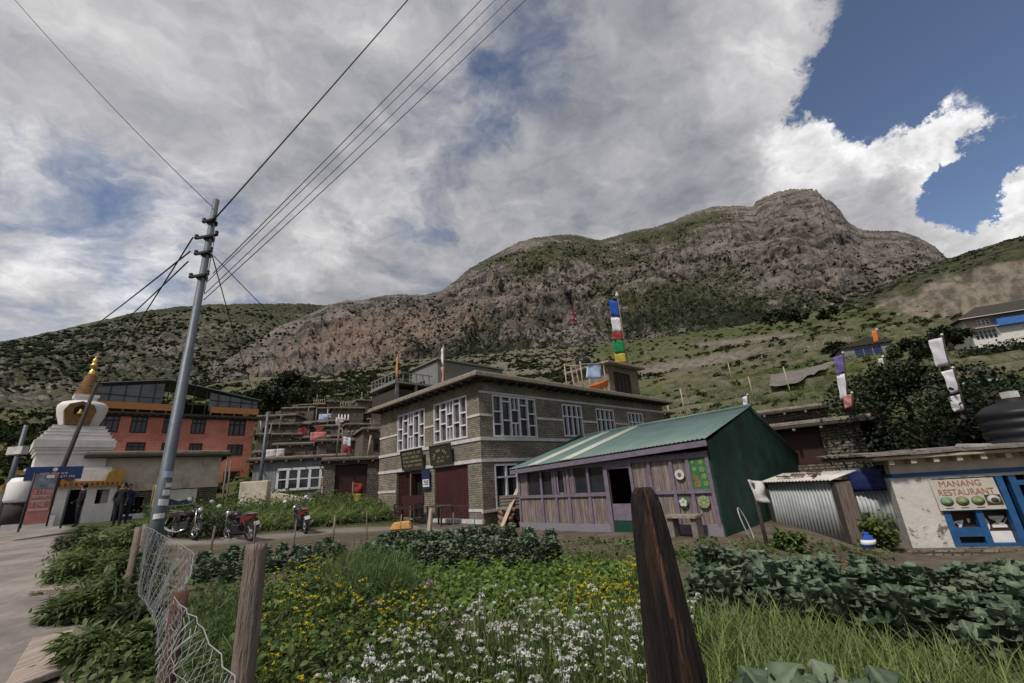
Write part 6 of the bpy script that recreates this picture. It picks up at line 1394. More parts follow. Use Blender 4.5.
# ================================================================== motorcycles
def motorbike(loc, rz, paint, label, box=True):
    """heading along +x"""
    t = thing('motorcycle', label, 'motorcycle', loc, rz, 'motorcycles parked along the yard')
    t.rotation_euler = (R(-9), 0, rz)
    for x, n_ in ((-0.66, 'wheel'), (0.68, 'wheel')):
        m = MB(); m.tube([(x+math.cos(a)*0.27, 0, 0.31+math.sin(a)*0.27) for a in np.linspace(0, 2*math.pi, 25)[:-1]], 0.052, 8, closed=True); w = m.build('wheel', 'tyre', t)
        m = MB(); m.tube([(x+math.cos(a)*0.215, 0, 0.31+math.sin(a)*0.215) for a in np.linspace(0, 2*math.pi, 25)[:-1]], 0.018, 6, closed=True)
        for k in range(6): a = k*math.pi/3; m.bar((x,0,0.31),(x+math.cos(a)*0.21,0,0.31+math.sin(a)*0.21), 0.018, 0.02)
        m.disc((x,-0.05,0.31),(0,1,0),0.05,0.10,12); m.build('rim', 'chrome', w)
    m = MB(); 
    for sy in (-0.085, 0.085): m.tube([(0.70,sy,0.31),(0.56,sy,0.72),(0.48,sy,0.98)], 0.022, 8)
    m.build('fork', 'chrome', t)
    m = MB(); m.tube([(0.36,-0.40,1.02),(0.44,-0.25,1.05),(0.47,0,1.0),(0.44,0.25,1.05),(0.36,0.40,1.02)], 0.016, 8); hb = m.build('handlebar', 'iron', t)
    for sy in (-1, 1):
        m = MB(); m.tube([(0.42,sy*0.28,1.05),(0.44,sy*0.36,1.22)], 0.008, 6); m.build('mirror_stalk', 'iron', hb)
        m = MB(); m.lathe([(0,-0.05),(0.04,-0.045),(0.062,-0.01),(0.06,0.03),(0.03,0.05),(0,0.052)], 12); m.v = [(0.44+z*0.25, sy*0.38+y*1.25, 1.25+x) for x, y, z in m.v]; m.build('mirror', 'whiteplastic_reflection', hb)  # white base colour painted in for the reflection in the mirror
    m = MB(); m.lathe([(0,-0.06),(0.07,-0.05),(0.095,0.02),(0.095,0.06),(0,0.075)], 14); m.v = [(0.56+z, y, 0.93+x) for x, y, z in m.v]; m.build('headlight', 'chrome', t)
    m = MB(); m.tube([(0.42,0,0.80),(0.30,0,0.86),(0.05,0,0.84),(-0.08,0,0.76)], [0.06,0.135,0.13,0.06], 12); m.build('fuel_tank', 'darkpaint', t)
    m = MB(); m.hexa([(-0.72,-0.10,0.80),(0.02,-0.12,0.74),(0.02,0.12,0.74),(-0.72,0.10,0.80)], [(-0.74,-0.09,0.88),(0.0,-0.10,0.82),(0.0,0.10,0.82),(-0.74,0.09,0.88)]); m.build('seat', 'iron', t, 0.025)
    m = MB(); m.hexa([(-0.92,-0.07,0.74),(-0.25,-0.11,0.58),(-0.25,0.11,0.58),(-0.92,0.07,0.74)], [(-0.98,-0.07,0.86),(-0.30,-0.12,0.79),(-0.30,0.12,0.79),(-0.98,0.07,0.86)]); m.build('tail_fairing', paint, t, 0.02)
    m = MB(); m.box(-1.0,-0.965,-0.06,0.06,0.78,0.85); m.build('tail_light', 'f_red', t)
    m = MB(); m.hexa([(-1.08,-0.08,0.40),(-1.06,-0.08,0.40),(-1.06,0.08,0.40),(-1.08,0.08,0.40)], [(-0.97,-0.08,0.74),(-0.95,-0.08,0.74),(-0.95,0.08,0.74),(-0.97,0.08,0.74)]); m.build('mudguard', 'iron', t)
    m = MB(); m.hexa([(-1.07,-0.09,0.52),(-1.06,-0.09,0.52),(-1.06,0.09,0.52),(-1.07,0.09,0.52)], [(-1.04,-0.09,0.64),(-1.03,-0.09,0.64),(-1.03,0.09,0.64),(-1.04,0.09,0.64)]); m.build('number_plate', 'paper', t)
    m = MB(); m.tube([(0.90,0,0.60),(0.80,0,0.66),(0.66,0,0.66),(0.50,0,0.58),(0.42,0,0.48)], 0.055, 8); m.build('front_mudguard', 'iron', t)
    m = MB(); m.box(-0.18,0.28,-0.13,0.13,0.26,0.56); m.tube([(0.05,0,0.5),(0.16,0,0.72)], 0.10, 10); m.build('engine', 'iron', t, 0.03)
    m = MB(); m.tube([(0.25,-0.15,0.32),(-0.1,-0.17,0.24),(-0.5,-0.18,0.28),(-0.92,-0.19,0.40)], [0.025,0.025,0.045,0.05], 8); m.build('exhaust', 'chrome', t)
    m = MB(); m.tube([(0.44,0,0.86),(0.30,0,0.30),(-0.2,0,0.26)], 0.03, 6); m.tube([(0.44,0,0.84),(-0.25,0,0.66),(-0.85,0,0.74)], 0.025, 6); m.tube([(-0.2,0.1,0.3),(-0.66,0.1,0.31)], 0.028, 6); m.tube([(-0.2,-0.1,0.3),(-0.66,-0.1,0.31)], 0.028, 6); m.tube([(-0.66,0.12,0.31),(-0.5,0.12,0.72)],0.03,6); m.tube([(-0.66,-0.12,0.31),(-0.5,-0.12,0.72)],0.03,6); m.tube([(0.0,0.1,0.28),(-0.05,0.42,0.03)],0.014,6); m.build('chassis', 'iron', t)
    if box: m = MB(); m.box(-1.0,-0.55,-0.10,0.10,0.885,0.90); m.bar((-0.55,-0.12,0.93),(-0.98,-0.12,0.97),0.02,0.02); m.bar((-0.55,0.12,0.93),(-0.98,0.12,0.97),0.02,0.02); m.build('grab_rail', 'chrome', t)
    return t
def parked(px, py, hz, paint, label):
    p = on_ground(px, py); a = math.atan2(p[1], p[0]); motorbike((p[0], p[1], Gz(p[0], p[1])), a+R(hz), paint, label)
parked(239, 541, 30, 'redpaint', 'motorcycle with a bright red tail, the one in the middle of the yard')
parked(301, 533, 14, 'redpaint', 'red tailed motorcycle parked furthest right before the grass bank')
parked(181, 540, -150, 'darkpaint', 'dark maroon motorcycle standing close beside the utility pole')

# ================================================================== fences and foreground posts
def log(loc, prof, n, seed, mats, label, name, cat, split=None, rough=0.08, tilt=(0,0), flat=None):
    """hewn post: prof = [(z, rx, ry, cx, cy)]; split = (angle, half width) of the bared heartwood"""
    g = np.random.default_rng(seed); pn = Perlin(seed+3); rows = []
    zs = np.linspace(prof[0][0], prof[-1][0], 70); cols = [np.interp(zs, [p[0] for p in prof], [p[k] for p in prof]) for k in range(1, 5)]
    ang = np.linspace(0, 2*np.pi, n, endpoint=False); V_ = []; 
    for j, z in enumerate(zs):
        k = 1+rough*fbm(pn, np.cos(ang)*2.2+5, np.sin(ang)*2.2+z*0.5, 4)*1.6+rough*0.6*fbm(pn, ang*5.0, ang*0+z*1.2, 3)
        for a, kk in zip(ang, k): V_.append((cols[2][j]+math.cos(a)*cols[0][j]*kk, cols[3][j]+math.sin(a)*cols[1][j]*kk, z))
    F_ = []; mi = []
    for j in range(len(zs)-1):
        for i in range(n):
            F_.append((j*n+i, j*n+(i+1) % n, (j+1)*n+(i+1) % n, (j+1)*n+i))
            inside = False
            if split:
                a = (ang[i]-split(zs[j])[0]+math.pi) % (2*math.pi)-math.pi; inside = abs(a) < split(zs[j])[1]*(1+0.5*math.sin(zs[j]*9+ang[i]*3))
            mi.append(1 if inside else 0)
    F_.append(tuple(range(n-1,-1,-1))); F_.append(tuple((len(zs)-1)*n+i for i in range(n))); mi += [0, 0]
    o = MB(); o.v = V_; o.f = F_; o.m = mi; o.sm = [True]*len(F_); ob = o.build(name, mats); ob.location = loc; ob.rotation_euler = (tilt[0], tilt[1], 0); tag(ob, label, cat); return ob
r_ = 1.62; p = Pr(668, 620, r_); top_ = zof(650, 487, r_)
va = math.atan2(-p[1], -p[0])     # towards the camera
log((p[0], p[1], 0), [(-0.3,.082,.082,0,0),(0.9,.080,.080,0.0,0),(1.18,.078,.075,0,0),(1.38,.066,.064,-0.006,0),(top_-0.16,.056,.054,-0.010,0),(top_-0.05,.046,.044,-0.014,0),(top_-0.012,.038,.036,-0.016,0),(top_,.026,.024,-0.016,0)], 56, 41, ['charwood','splitwood'], 'dark split timber post with a reddish bared strip, standing nearest the camera', 'wooden_post', 'post',
    split=lambda z: (va+(0.15+0.55*max(0, 1.5-z)), 0.085*max(0, min(1, (z-0.95)*2.5))*(1 if z > 0.4 else 0)), rough=0.24)
r_ = 2.75; p = Pr(248, 620, r_); top_ = zof(255, 544, r_)
log((p[0], p[1], 0), [(-0.3,.056,.054,0,0),(top_*0.5,.053,.052,0.004,0),(top_-0.002,.051,.049,0.0,0),(top_,.048,.046,0,0)], 40, 47, ['greywood'], 'weathered grey fence post with a flat sawn top beside the sagging wire netting', 'wooden_post', 'post', rough=0.10)
# near netting
MT['rustwood'] = mat('rusty brown post', (0.085,0.045,0.03), 0.95, 0.4, 5, 0.5, coords='Object')
fence = thing('chain_link_fence', 'sagging chain link fence beside the lane, netting drooping into the garden', 'fence', (-2.6, 3.4, 0))
FO = Vector((-2.6, 3.4, 0))
rl = [2.3,2.5,2.75,3.0,3.3,3.6,4.0,4.6,5.3,6.2,7.2,8.2,9.0]
topc = [(*p, r) for p, r in zip(((262,735),(238,690),(225,664),(208,640),(199,622),(186,610),(173,597),(190,578),(194,553),(180,544),(165,537),(152,529),(143,526)), rl)]
botc = [(*p, r) for p, r in zip(((160,820),(158,780),(157,745),(156,715),(156,690),(156,672),(157,655),(157,640),(155,625),(151,614),(146,605),(140,598),(136,592)), rl)]
Tp = np.array([Pr(*t) for t in topc]); Bt = np.array([Pr(*t) for t in botc])
Bt[:, 2] = np.maximum(Bt[:, 2], 0.02)
ss = np.concatenate([[0], np.cumsum(np.linalg.norm(np.diff((Tp+Bt)/2, axis=0), axis=1))]); Ltot = ss[-1]
def surf(s, t):
    a = np.stack([np.interp(s, ss, Tp[:, k]) for k in range(3)], -1); b = np.stack([np.interp(s, ss, Bt[:, k]) for k in range(3)], -1)
    w = np.asarray(t)[..., None]; q_ = b*(1-w)+a*w
    bulge = 0.03*np.sin(np.pi*np.asarray(t))*np.sin(np.asarray(s)*5.0)
    q_[..., 0] += bulge+0.012*np.sin(np.asarray(s)*31+np.asarray(t)*9); q_[..., 1] += bulge*0.5+0.012*np.cos(np.asarray(s)*23+np.asarray(t)*17); return q_
cell = 0.055; cs_ = cell/1.45; ncol = int(Ltot/cs_); nrow = 30
m = MB()
jit = np.random.default_rng(9).normal(0, 0.004, (ncol+2, nrow*2+2))
for i in range(ncol):
    pts = []; s0 = np.array([(i+0.5)*cs_]); hgt_ = float(np.linalg.norm(surf(s0, np.array([1.0]))-surf(s0, np.array([0.0]))))
    for j in range(nrow*2+1):
        s = (i+0.5+(0.52 if (j+i) % 2 else -0.52))*cs_+jit[i, j]; t = j*cell*0.62/hgt_
        if t > 1: break
        pts.append(surf(np.array([s]), np.array([t]))[0])
    if len(pts) > 2: m.tube([Vector(p_)-FO for p_ in pts], 0.0023, 3, cap=False)
m.build('netting', 'galv', fence, fix=False)
m = MB(); m.tube([Vector(surf(np.array([s]), np.array([1.0]))[0])-FO for s in np.linspace(0, Ltot, 60)], 0.003, 5); m.tube([Vector(surf(np.array([s]), np.array([0.5]))[0])-FO for s in np.linspace(0, Ltot, 60)], 0.002, 4); m.build('strand', 'galv', fence)
for (px, py, r, h0, w, mt) in ((139,527,9.05,-0.3,0.045,'greywood'),(181,592,4.05,-0.3,0.05,'redbrick'),(146,524,9.6,-0.3,0.04,'greywood')):
    p = Pr(px, py, r); m = MB(); m.tube([(p[0]-FO.x, p[1]-FO.y, -0.3), (p[0]-FO.x, p[1]-FO.y, p[2])], [w*1.15, w], 10); m.build('post', mt if mt != 'redbrick' else 'rustwood', fence)
# thin netting on stakes round the garden side of the yard
FPX = [(205,557),(262,551),(300,548),(338,545),(372,541.5),(412,537),(440,535),(478,538)]
fp = [on_ground(px, py) for px, py in FPX]; gf = thing('wire_fence', 'low thin wire netting on rough stakes between yard and garden', 'fence', fp[0]); o0 = Vector(fp[0]); m = MB(); hF = 0.95
seg = np.array([[p[0], p[1], Gz(p[0], p[1])] for p in fp]); sl = np.concatenate([[0], np.cumsum(np.linalg.norm(np.diff(seg, axis=0), axis=1))])
at_s = lambda s: np.array([np.interp(s, sl, seg[:, k]) for k in range(3)])
c_ = 0.13; n = int(sl[-1]/c_)
for i in range(n):
    pts = [Vector(at_s((i+0.5+(0.5 if j % 2 else -0.5))*c_))-o0+Vector((0.02*math.sin(i*0.7),0,0.05+hF*j/14)) for j in range(15)]; m.tube(pts, 0.0022, 3, cap=False)
m.build('netting', 'galv', gf, fix=False)
g_ = np.random.default_rng(77)
for i, s in enumerate(np.linspace(0.1, sl[-1]-0.1, 9)):
    b = Vector(at_s(s))-o0; m = MB(); k = 0.022+0.014*(i % 3 == 0); m.tube([b+Vector((0,0,-0.2)), b+Vector((g_.uniform(-.06,.06), g_.uniform(-.06,.06), hF*g_.uniform(0.75,1.05)))], [k, k*0.8], 7); m.build('stake', 'greywood', gf)

# ================================================================== odds and ends round the yard and shed
bn = on_ground(408, 531); bn = Pr(408, 528, 21.5); bz = Gz(bn[0], bn[1])+0.15
t = thing('bench', 'maroon wooden bench with a back, set before the lodge doorway', 'bench', (bn[0], bn[1], bz), HOT_A+R(90)+math.pi)
t.rotation_euler = (0,0,HOT_A-R(90))
m = MB(); m.box(-1.0,1.0,-0.25,0.22,0.42,0.47); m.build('seat', 'maroon', t); m = MB(); m.box(-1.0,1.0,0.20,0.25,0.55,1.0); m.build('backrest', 'maroon', t)
for x in (-0.9, 0.9):
    for y in (-0.2, 0.2): m = MB(); m.box(x-0.04,x+0.04,y-0.03,y+0.03,-0.1,0.418); m.build('leg', 'slabdark', t)
    m = MB(); m.box(x-0.04,x+0.04,-0.25,0.2,0.62,0.67); m.box(x-0.04,x+0.04,-0.25,-0.19,0.472,0.619); m.build('armrest', 'slabdark', t)
tb = Pr(440, 528, 19.3); t = thing('table', 'small dark table standing before the maroon shutter', 'table', (tb[0], tb[1], Gz(tb[0], tb[1])+0.1), HOT_A-R(90))
m = MB(); m.box(-0.6,0.6,-0.35,0.35,0.68,0.73); m.build('tabletop', 'slabdark', t)
for x in (-0.52,0.52):
    for y in (-0.28,0.28): m = MB(); m.box(x-0.03,x+0.03,y-0.03,y+0.03,-0.2,0.678); m.build('leg', 'slabdark', t)
pk0 = Vector(Pr(499, 534, 16.2)); pk1 = Vector(Pr(518, 489, 17.3)); m = MB(); m.bar((0,0,0), pk1-pk0, 0.16, 0.05); o_ = m.build('leaning_plank', 'plank'); o_.location = pk0; tag(o_, 'pale plank leaning against the corner where shed meets lodge', 'plank')
wp0 = Pr(511, 533, 17.6); t = thing('timber_pile', 'pile of logs and flat stones between the leaning plank and the shed', 'pile', (wp0[0], wp0[1], Gz(wp0[0], wp0[1])), R(10))
g_ = np.random.default_rng(3)
for k in range(9): m = MB(); z = 0.12+0.2*(k//3); x = -0.35+0.33*(k % 3)+g_.uniform(-.05,.05); m.tube([(x,-0.6+g_.uniform(-.1,.1),z),(x+g_.uniform(-.1,.1),0.7,z+0.02)], g_.uniform(0.08,0.11), 8); m.build('log', 'greywood' if k % 2 else 'firewood', t)
for k in range(4): m = MB(); m.hexa([(-0.45,-0.7,0.72+k*0.11),(0.4,-0.65,0.72+k*0.11),(0.45,-0.1,0.72+k*0.11),(-0.4,-0.15,0.72+k*0.11)], [(-0.4,-0.68,0.81+k*0.11),(0.42,-0.62,0.81+k*0.11),(0.4,-0.1,0.81+k*0.11),(-0.45,-0.2,0.81+k*0.11)]); m.build('slab', 'slate', t)
tb = SM @ Vector((6.45,-0.55,0)); t = thing('table', 'low stone topped table against the lilac shed wall', 'table', (tb.x, tb.y, Gz(tb.x, tb.y)), SH_A)
m = MB(); m.box(-0.55,0.25,-0.22,0.28,0.52,0.58); m.build('tabletop', 'slab', t)
for x in (-0.45,0.15): m = MB(); m.box(x-0.07,x+0.07,-0.15,0.2,-0.1,0.518); m.build('leg', 'slate', t)
dp_ = Vector(Pr(765, 537, 11.6)); t = thing('dark_stake', 'thin dark stake standing at the left end of the tin shack', 'stake', (dp_.x, dp_.y, Gz(dp_.x, dp_.y)-0.1)); hh = zof(769, 482, 11.6)-Gz(dp_.x, dp_.y)+0.1
m = MB(); m.tube([(0,0,-0.2),(0,0,hh)], 0.04, 7); m.build('shaft', 'slabdark', t)
v, f = cloth((dp_.x-0.12, dp_.y-0.06, hh+dp_.z*0+Gz(dp_.x, dp_.y)-0.02), (0.34,0.06,-0.06), (0.08,-0.03,-0.48), 8, 8, 0.06, 5); tag(MB().add(v, f, 0, True).build('rag', 'dirtycloth'), 'grubby white rag draped over the dark stake by the tin shack', 'cloth')
hz_ = Vector(Pr(748, 520, 12.4)); m = MB()
for k in range(1): m.tube([(0.13*math.cos(a)*(1+0.1*k), 0.05*k+0.1*math.sin(a)*0.2, 0.36+0.40*math.sin(a)) for a in np.linspace(0,2*math.pi,22)[:-1]], 0.018, 6, closed=True)
o_ = m.build('coiled_hose', 'galv'); o_.location = (hz_.x, hz_.y, Gz(hz_.x, hz_.y)); o_.rotation_euler = (R(-12),0,R(40)); tag(o_, 'coil of grey hose leaning on the dark green end wall', 'hose')
bg_ = on_ground(868, 546); m = MB(); m.lathe([(0,0),(0.11,0.0),(0.13,0.06),(0.12,0.14),(0.07,0.21),(0.04,0.24),(0.06,0.28),(0,0.29)], 12)
m.v = [(x*1.1+0.05*math.sin(z*9), y*0.8, z) for x, y, z in m.v]; o_ = m.build('plastic_sack', 'f_blue'); bg_ = Pr(868, 547, 12.2); o_.location = (bg_[0], bg_[1], bg_[2]); tag(o_, 'blue and white plastic sack lying by the path to the eating house', 'sack')
m = MB(); m.lathe([(0.12,0.05),(0.137,0.06),(0.129,0.14),(0.12,0.14)], 12); m.v = [(x*1.1+0.05*math.sin(z*9), y*0.8, z) for x, y, z in m.v]; m.build('white_label', 'paper', o_)
tp0 = Vector(Pr(852, 492, 15.8)); tp1 = Vector(Pr(876, 491, 15.4)); v, f = cloth(tp0+Vector((0,0,0.62)), tp1-tp0+Vector((0.3,0,0)), (0,0,-0.62), 8, 5, 0.05, 15); tag(MB().add(v, f, 0, True).build('tarpaulin', 'tarpblue'), 'deep blue tarpaulin hanging between the tin shack and the eating house', 'tarpaulin')
v, f = corr(tp0+Vector((0.1,0.05,-1.0)), tp1+Vector((0.5,0.05,-1.0)), tp0+Vector((0.1,0.05,0.0)), tp1+Vector((0.5,0.05,0.0)), 9, 0.015); tag(MB().add(v, f, 0, True).build('iron_sheet', 'tin'), 'upright corrugated sheet under the blue tarpaulin', 'sheet')
yb = Pr(402, 531, 18.0); t = MB(); t.hexa([(-0.42,-0.25,0),(0.42,-0.25,0),(0.42,0.25,0),(-0.42,0.25,0)], [(-0.33,-0.18,0.3),(0.36,-0.2,0.34),(0.3,0.2,0.28),(-0.3,0.18,0.26)]); o_ = t.build('yellow_sack', 'f_yellow', None, 0.06); MT['sackyellow'] = mat('dusty yellow sacking', (0.50,0.27,0.09), 0.9, 0.3, 4, 0.4); o_.data.materials[0] = MT['sackyellow']; o_.location = (yb[0], yb[1], Gz(yb[0], yb[1])+0.1); tag(o_, 'dusty yellow sack lying by the garden fence before the lodge', 'sack')
sl_ = Pr(428, 534, 17.0); t = MB(); t.prism([(-0.10,0),(0.10,0),(0.07,0.9),(0.0,1.05),(-0.05,0.95)], (0,0,-0.15), (1,0,0.25), (0.1,0,1), (0,0.08,0)); o_ = t.build('standing_slab', 'lime'); o_.location = (sl_[0], sl_[1], Gz(sl_[0], sl_[1])); tag(o_, 'narrow pale slab leaning upright at the garden fence', 'slab')
cb = Pr(252, 500, 29.0); m = MB(); m.box(-0.75,0.75,0,0.5,-0.6,1.0); o_ = m.build('concrete_block', 'lime', None, 0.04); o_.location = tuple(cb); o_.rotation_euler = (0,0,R(8)); tag(o_, 'pale square concrete block at the foot of the street post', 'block')
m = MB(); m.hexa([(0,0,-0.6),(2.6,0,-0.6),(2.6,1.0,-0.6),(0,1.0,-0.6)], [(0,0,0.55),(2.6,0,-0.05),(2.6,1.0,-0.05),(0,1.0,0.55)]); o_ = m.build('concrete_ramp', 'lime'); cb = Pr(262, 502, 29.0); o_.location = tuple(cb); o_.rotation_euler = (0,0,R(8)); tag(o_, 'pale sloping slab beside the concrete block', 'ramp')
# lane side: boards over the ditch, thin plank on stones
a, b, c, d = [on_ground(px, py) for px, py in ((-6,720),(68,690),(72,636),(34,640))]
bz = Gz((a[0]+c[0])/2, (a[1]+c[1])/2)+0.10
m = MB(); m.hexa([(p[0],p[1],bz) for p in (a,b,c,d)], [(p[0],p[1],bz+0.06) for p in (a,b,c,d)]); o_ = m.build('footbridge', 'footboard', None, 0.008); tag(o_, 'grey trodden board platform at the edge of the lane', 'boardwalk')
a = on_ground(32, 602); b = on_ground(86, 597); m = MB(); m.bar((a[0],a[1],Gz(a[0],a[1])+0.16),(b[0],b[1],Gz(b[0],b[1])+0.16), 0.32, 0.07); o_ = m.build('ditch_plank', 'footboard'); tag(o_, 'narrow grey plank bridging the roadside ditch', 'plank')
a = on_ground(30, 588); b = on_ground(60, 585); m = MB(); m.bar((a[0],a[1],Gz(a[0],a[1])+0.06),(b[0],b[1],Gz(b[0],b[1])+0.10), 0.25, 0.10); o_ = m.build('ditch_stone', 'boulder', None, 0.03); tag(o_, 'flat grey stone behind the narrow ditch plank', 'stone')
g_ = np.random.default_rng(14)
for i, (px, py, s) in enumerate(((76,649,0.14),(72,660,0.10),(74,672,0.13),(58,606,0.16),(40,612,0.12),(78,640,0.09),(66,610,0.10))):
    p = on_ground(px, py); v = IV*g_.uniform(0.75,1.2,(len(IV),1))*[1.2,0.9,0.6]*s; o_ = MB().add(v, [tuple(f) for f in IF], 0).build('stone', 'boulder'); o_.location = (p[0], p[1], p[2]+s*0.25); o_.rotation_euler = (0,0,i); tag(o_, 'grey stone lying at the edge of the lane by the boards', 'stone', 'stones along the lane edge')

# clutter on the village roofs
g_ = np.random.default_rng(91)
for i in range(44):
    root, w_, d_, h_ = vroots[i % len(vroots)]; k = (i*7+i//len(vroots)) % 4
    if k == 0:
        m = MB(); h = g_.uniform(1.0, 2.4); m.tube([(0,0,-0.02),(g_.uniform(-.2,.2),0,h)], 0.06, 6); o_ = m.build('roof_pole', 'greywood' if i % 3 else 'plank'); tag(o_, 'bare pole standing on a village roof', 'pole', 'bare poles on village roofs')
    elif k == 1:
        w = g_.uniform(0.6, 1.3); m = MB(); m.hexa([(0,0,-0.02),(w,0,-0.02),(w,0.5,-0.02),(0,0.5,-0.02)], [(0.05,0.05,0.4),(w-0.05,0,0.5),(w,0.5,0.45),(0,0.45,0.35)]); o_ = m.build('stone_heap', 'rubble', None, 0.05); tag(o_, 'squared heap of stones on a village roof', 'stones', 'stone heaps on village roofs')
    elif k == 2:
        m = MB(); w = g_.uniform(1.5, 2.6)
        for q_ in range(int(w/0.35)): m.tube([(q_*0.35,0,-0.02),(q_*0.35+0.02,0,0.75)], 0.035, 5)
        m.tube([(0,0,0.6),(int(w/0.35)*0.35-0.33,0,0.65)], 0.035, 5); m.tube([(0,0,0.15),(int(w/0.35)*0.35-0.33,0,0.1)], 0.035, 5); o_ = m.build('roof_railing', 'plank' if i % 3 else 'greywood'); tag(o_, 'rough stick railing along a village roof', 'railing', 'stick railings on village roofs')
    else:
        v, f = cloth((0,0,0.85), (g_.uniform(0.5,1.0),0.1,0), (0,0,-g_.uniform(0.5,0.8)), 5, 5, 0.06, 200+i); o_ = MB().add(v, f, 0, True).build('washing', ['dirtycloth','f_pink','f_paleblue','dirtycloth','f_red'][i % 5]); tag(o_, 'piece of washing hung out on a village roof', 'washing', 'washing on village roofs')
    o_.location = Vector(root.location)+Matrix.Rotation(root.rotation_euler.z, 3, 'Z') @ Vector((g_.uniform(-0.45,0.2)*w_, g_.uniform(0.0,0.5), h_+0.28)); o_.rotation_euler = (0, 0, root.rotation_euler.z+g_.uniform(-.15,.15))

# ================================================================== prayer flags on the right-hand slope
def tall_flag(px0, py0, px1, py1, r, panels, label, cap='dirtycloth', wd=0.9):
    a = Pr(px0, py0, r); b = Pr(px1, py1, r); t = thing('prayer_flag_pole', label, 'prayer flag', a); d = Vector(b)-Vector(a); L = d.length
    m = MB(); m.tube([-d*0.15, d], [0.06*min(1,r/30),0.04*min(1,r/30)], 7); m.build('pole', 'slabdark', t)
    m = MB(); fs = r/30*0.45; m.lathe([(0,-0.12*fs),(0.12*fs,-0.06*fs),(0.15*fs,0.05*fs),(0.1*fs,0.16*fs),(0,0.2*fs)], 10, tuple(d)); m.build('finial', cap, t)
    for k, (t0, t1, c, w0) in enumerate(panels):
        v, f = cloth(d*t1, (-w0, 0.1, -0.05), d*(t0-t1)*0.98+Vector((0.15*w0,0,0)), 7, 8, 0.05, 120+k+int(px0)); MB().add(v, f, 0, True).build('flag_panel', c, t)
tall_flag(849, 405, 843, 353, 19.2, [(0.62,0.97,'f_violet',0.30),(0.12,0.60,'f_white',0.27)], 'prayer flag pole with a violet over white banner left of the dark tree')
tall_flag(961, 412, 942, 335, 20.0, [(0.60,0.97,'f_white',0.40)], 'tall pole with one broad white banner above the dark tree')
tall_flag(966, 412, 953, 368, 19.5, [(0.45,0.98,'f_white',0.30),(0.05,0.40,'f_white',0.32)], 'shorter pole with two torn white banners beside the aqua roofed hut')
tall_flag(879, 345, 877, 330, 97, [(0.2,0.98,'f_orange',0.9)], 'small orange flag over the house with three blue windows', wd=2)
tall_flag(749, 409, 747.5, 395, 17.5, [(0.15,0.98,'f_white',0.16)], 'small white rag on a stick at the shed roof ridge')
tall_flag(886, 376, 883, 357, 80, [(0.1,0.95,'dirtycloth',0.7)], 'short whitish banner below the house with three blue windows')
tall_flag(853, 408, 852, 393, 19.0, [(0.1,0.95,'f_pink',0.25)], 'small reddish banner at the foot of the violet and white flag')
for i, (px, py0, py1, r) in enumerate(((684,408,388,45),(731,376,362,70),(752,392,376,60),(789,388,366,58),(669,413,400,42))):
    a = Pr(px, py0, r); H_ = zof(px-1, py1, r)-a[2]; m = MB(); m.tube([(0,0,-1),(0,0,H_)], 0.06, 6); o_ = m.build('field_stake', 'plank'); o_.location = tuple(a); tag(o_, 'thin pale stake standing in the terraced field', 'stake', 'stakes in the terraced field')
# grey dry stone field wall / tilled plot on the slope
def plot(pxs, m_, name, lab=None, lift=0.35, n=14):
    P4 = [on_ground(*p) for p in pxs]; V_ = []; F_ = []
    for j in range(n+1):
        for i in range(n+1):
            a, b = i/n, j/n; q_ = (P4[0]*(1-a)+P4[1]*a)*(1-b)+(P4[3]*(1-a)+P4[2]*a)*b; V_.append((q_[0], q_[1], Gz(q_[0], q_[1])+lift))
    for j in range(n):
        for i in range(n): k = j*(n+1)+i; F_.append((k, k+1, k+n+2, k+n+1))
    o = MB().add(V_, F_, 0, True).build(name, m_); return setting(o)
MT['tilled'] = mat('grey tilled earth', (0.155,0.135,0.12), 0.95, 0.3, 0.7, 0.8, 1.5, coords='Object')
plot(((771,392),(800,389),(838,366),(772,380)), 'tilled', 'tilled_field', lift=0.9)

# ================================================================== vegetation
def leafmat(name, c0, c1, rough=0.55, spec=0.3, trans=0.35, hue=0.0):
    m = bpy.data.materials.new(name); m.use_nodes = True; t = m.node_tree; b = t.nodes['Principled BSDF']
    a = t.nodes.new('ShaderNodeAttribute'); a.attribute_name = 'tone'
    oi = t.nodes.new('ShaderNodeObjectInfo')
    k = nmath(t, 'ADD', a.outputs['Fac'], nmath(t, 'MULTIPLY', nmath(t, 'SUBTRACT', oi.outputs['Random'], 0.5), 0.35), True)
    c = nmix(t, k, c0, c1); t.links.new(c, b.inputs['Base Color']); b.inputs['Roughness'].default_value = rough; b.inputs['Specular IOR Level'].default_value = spec
    if trans:
        tr_ = t.nodes.new('ShaderNodeBsdfTranslucent'); mx = t.nodes.new('ShaderNodeMixShader'); mx.inputs[0].default_value = trans
        sc_ = t.nodes.new('ShaderNodeVectorMath'); sc_.operation = 'SCALE'; t.links.new(c, sc_.inputs[0]); sc_.inputs['Scale'].default_value = 1.3
        t.links.new(sc_.outputs[0], tr_.inputs[0]); t.links.new(b.outputs[0], mx.inputs[1]); t.links.new(tr_.outputs[0], mx.inputs[2])
        t.links.new(mx.outputs[0], t.nodes['Material Output'].inputs[0])
    MT[name] = m; return m
leafmat('grassblade', (0.075,0.120,0.030), (0.270,0.320,0.110))
leafmat('drygrass', (0.12,0.10,0.045), (0.24,0.20,0.10))
leafmat('cabbageleaf', (0.035,0.062,0.033), (0.160,0.208,0.135), 0.6, 0.25, 0.12)
leafmat('herb', (0.034,0.064,0.015), (0.145,0.200,0.054))
leafmat('brightleaf', (0.070,0.130,0.022), (0.210,0.285,0.068))
leafmat('darkleaf', (0.014,0.026,0.009), (0.062,0.082,0.028))
leafmat('feather', (0.034,0.070,0.017), (0.115,0.170,0.050))
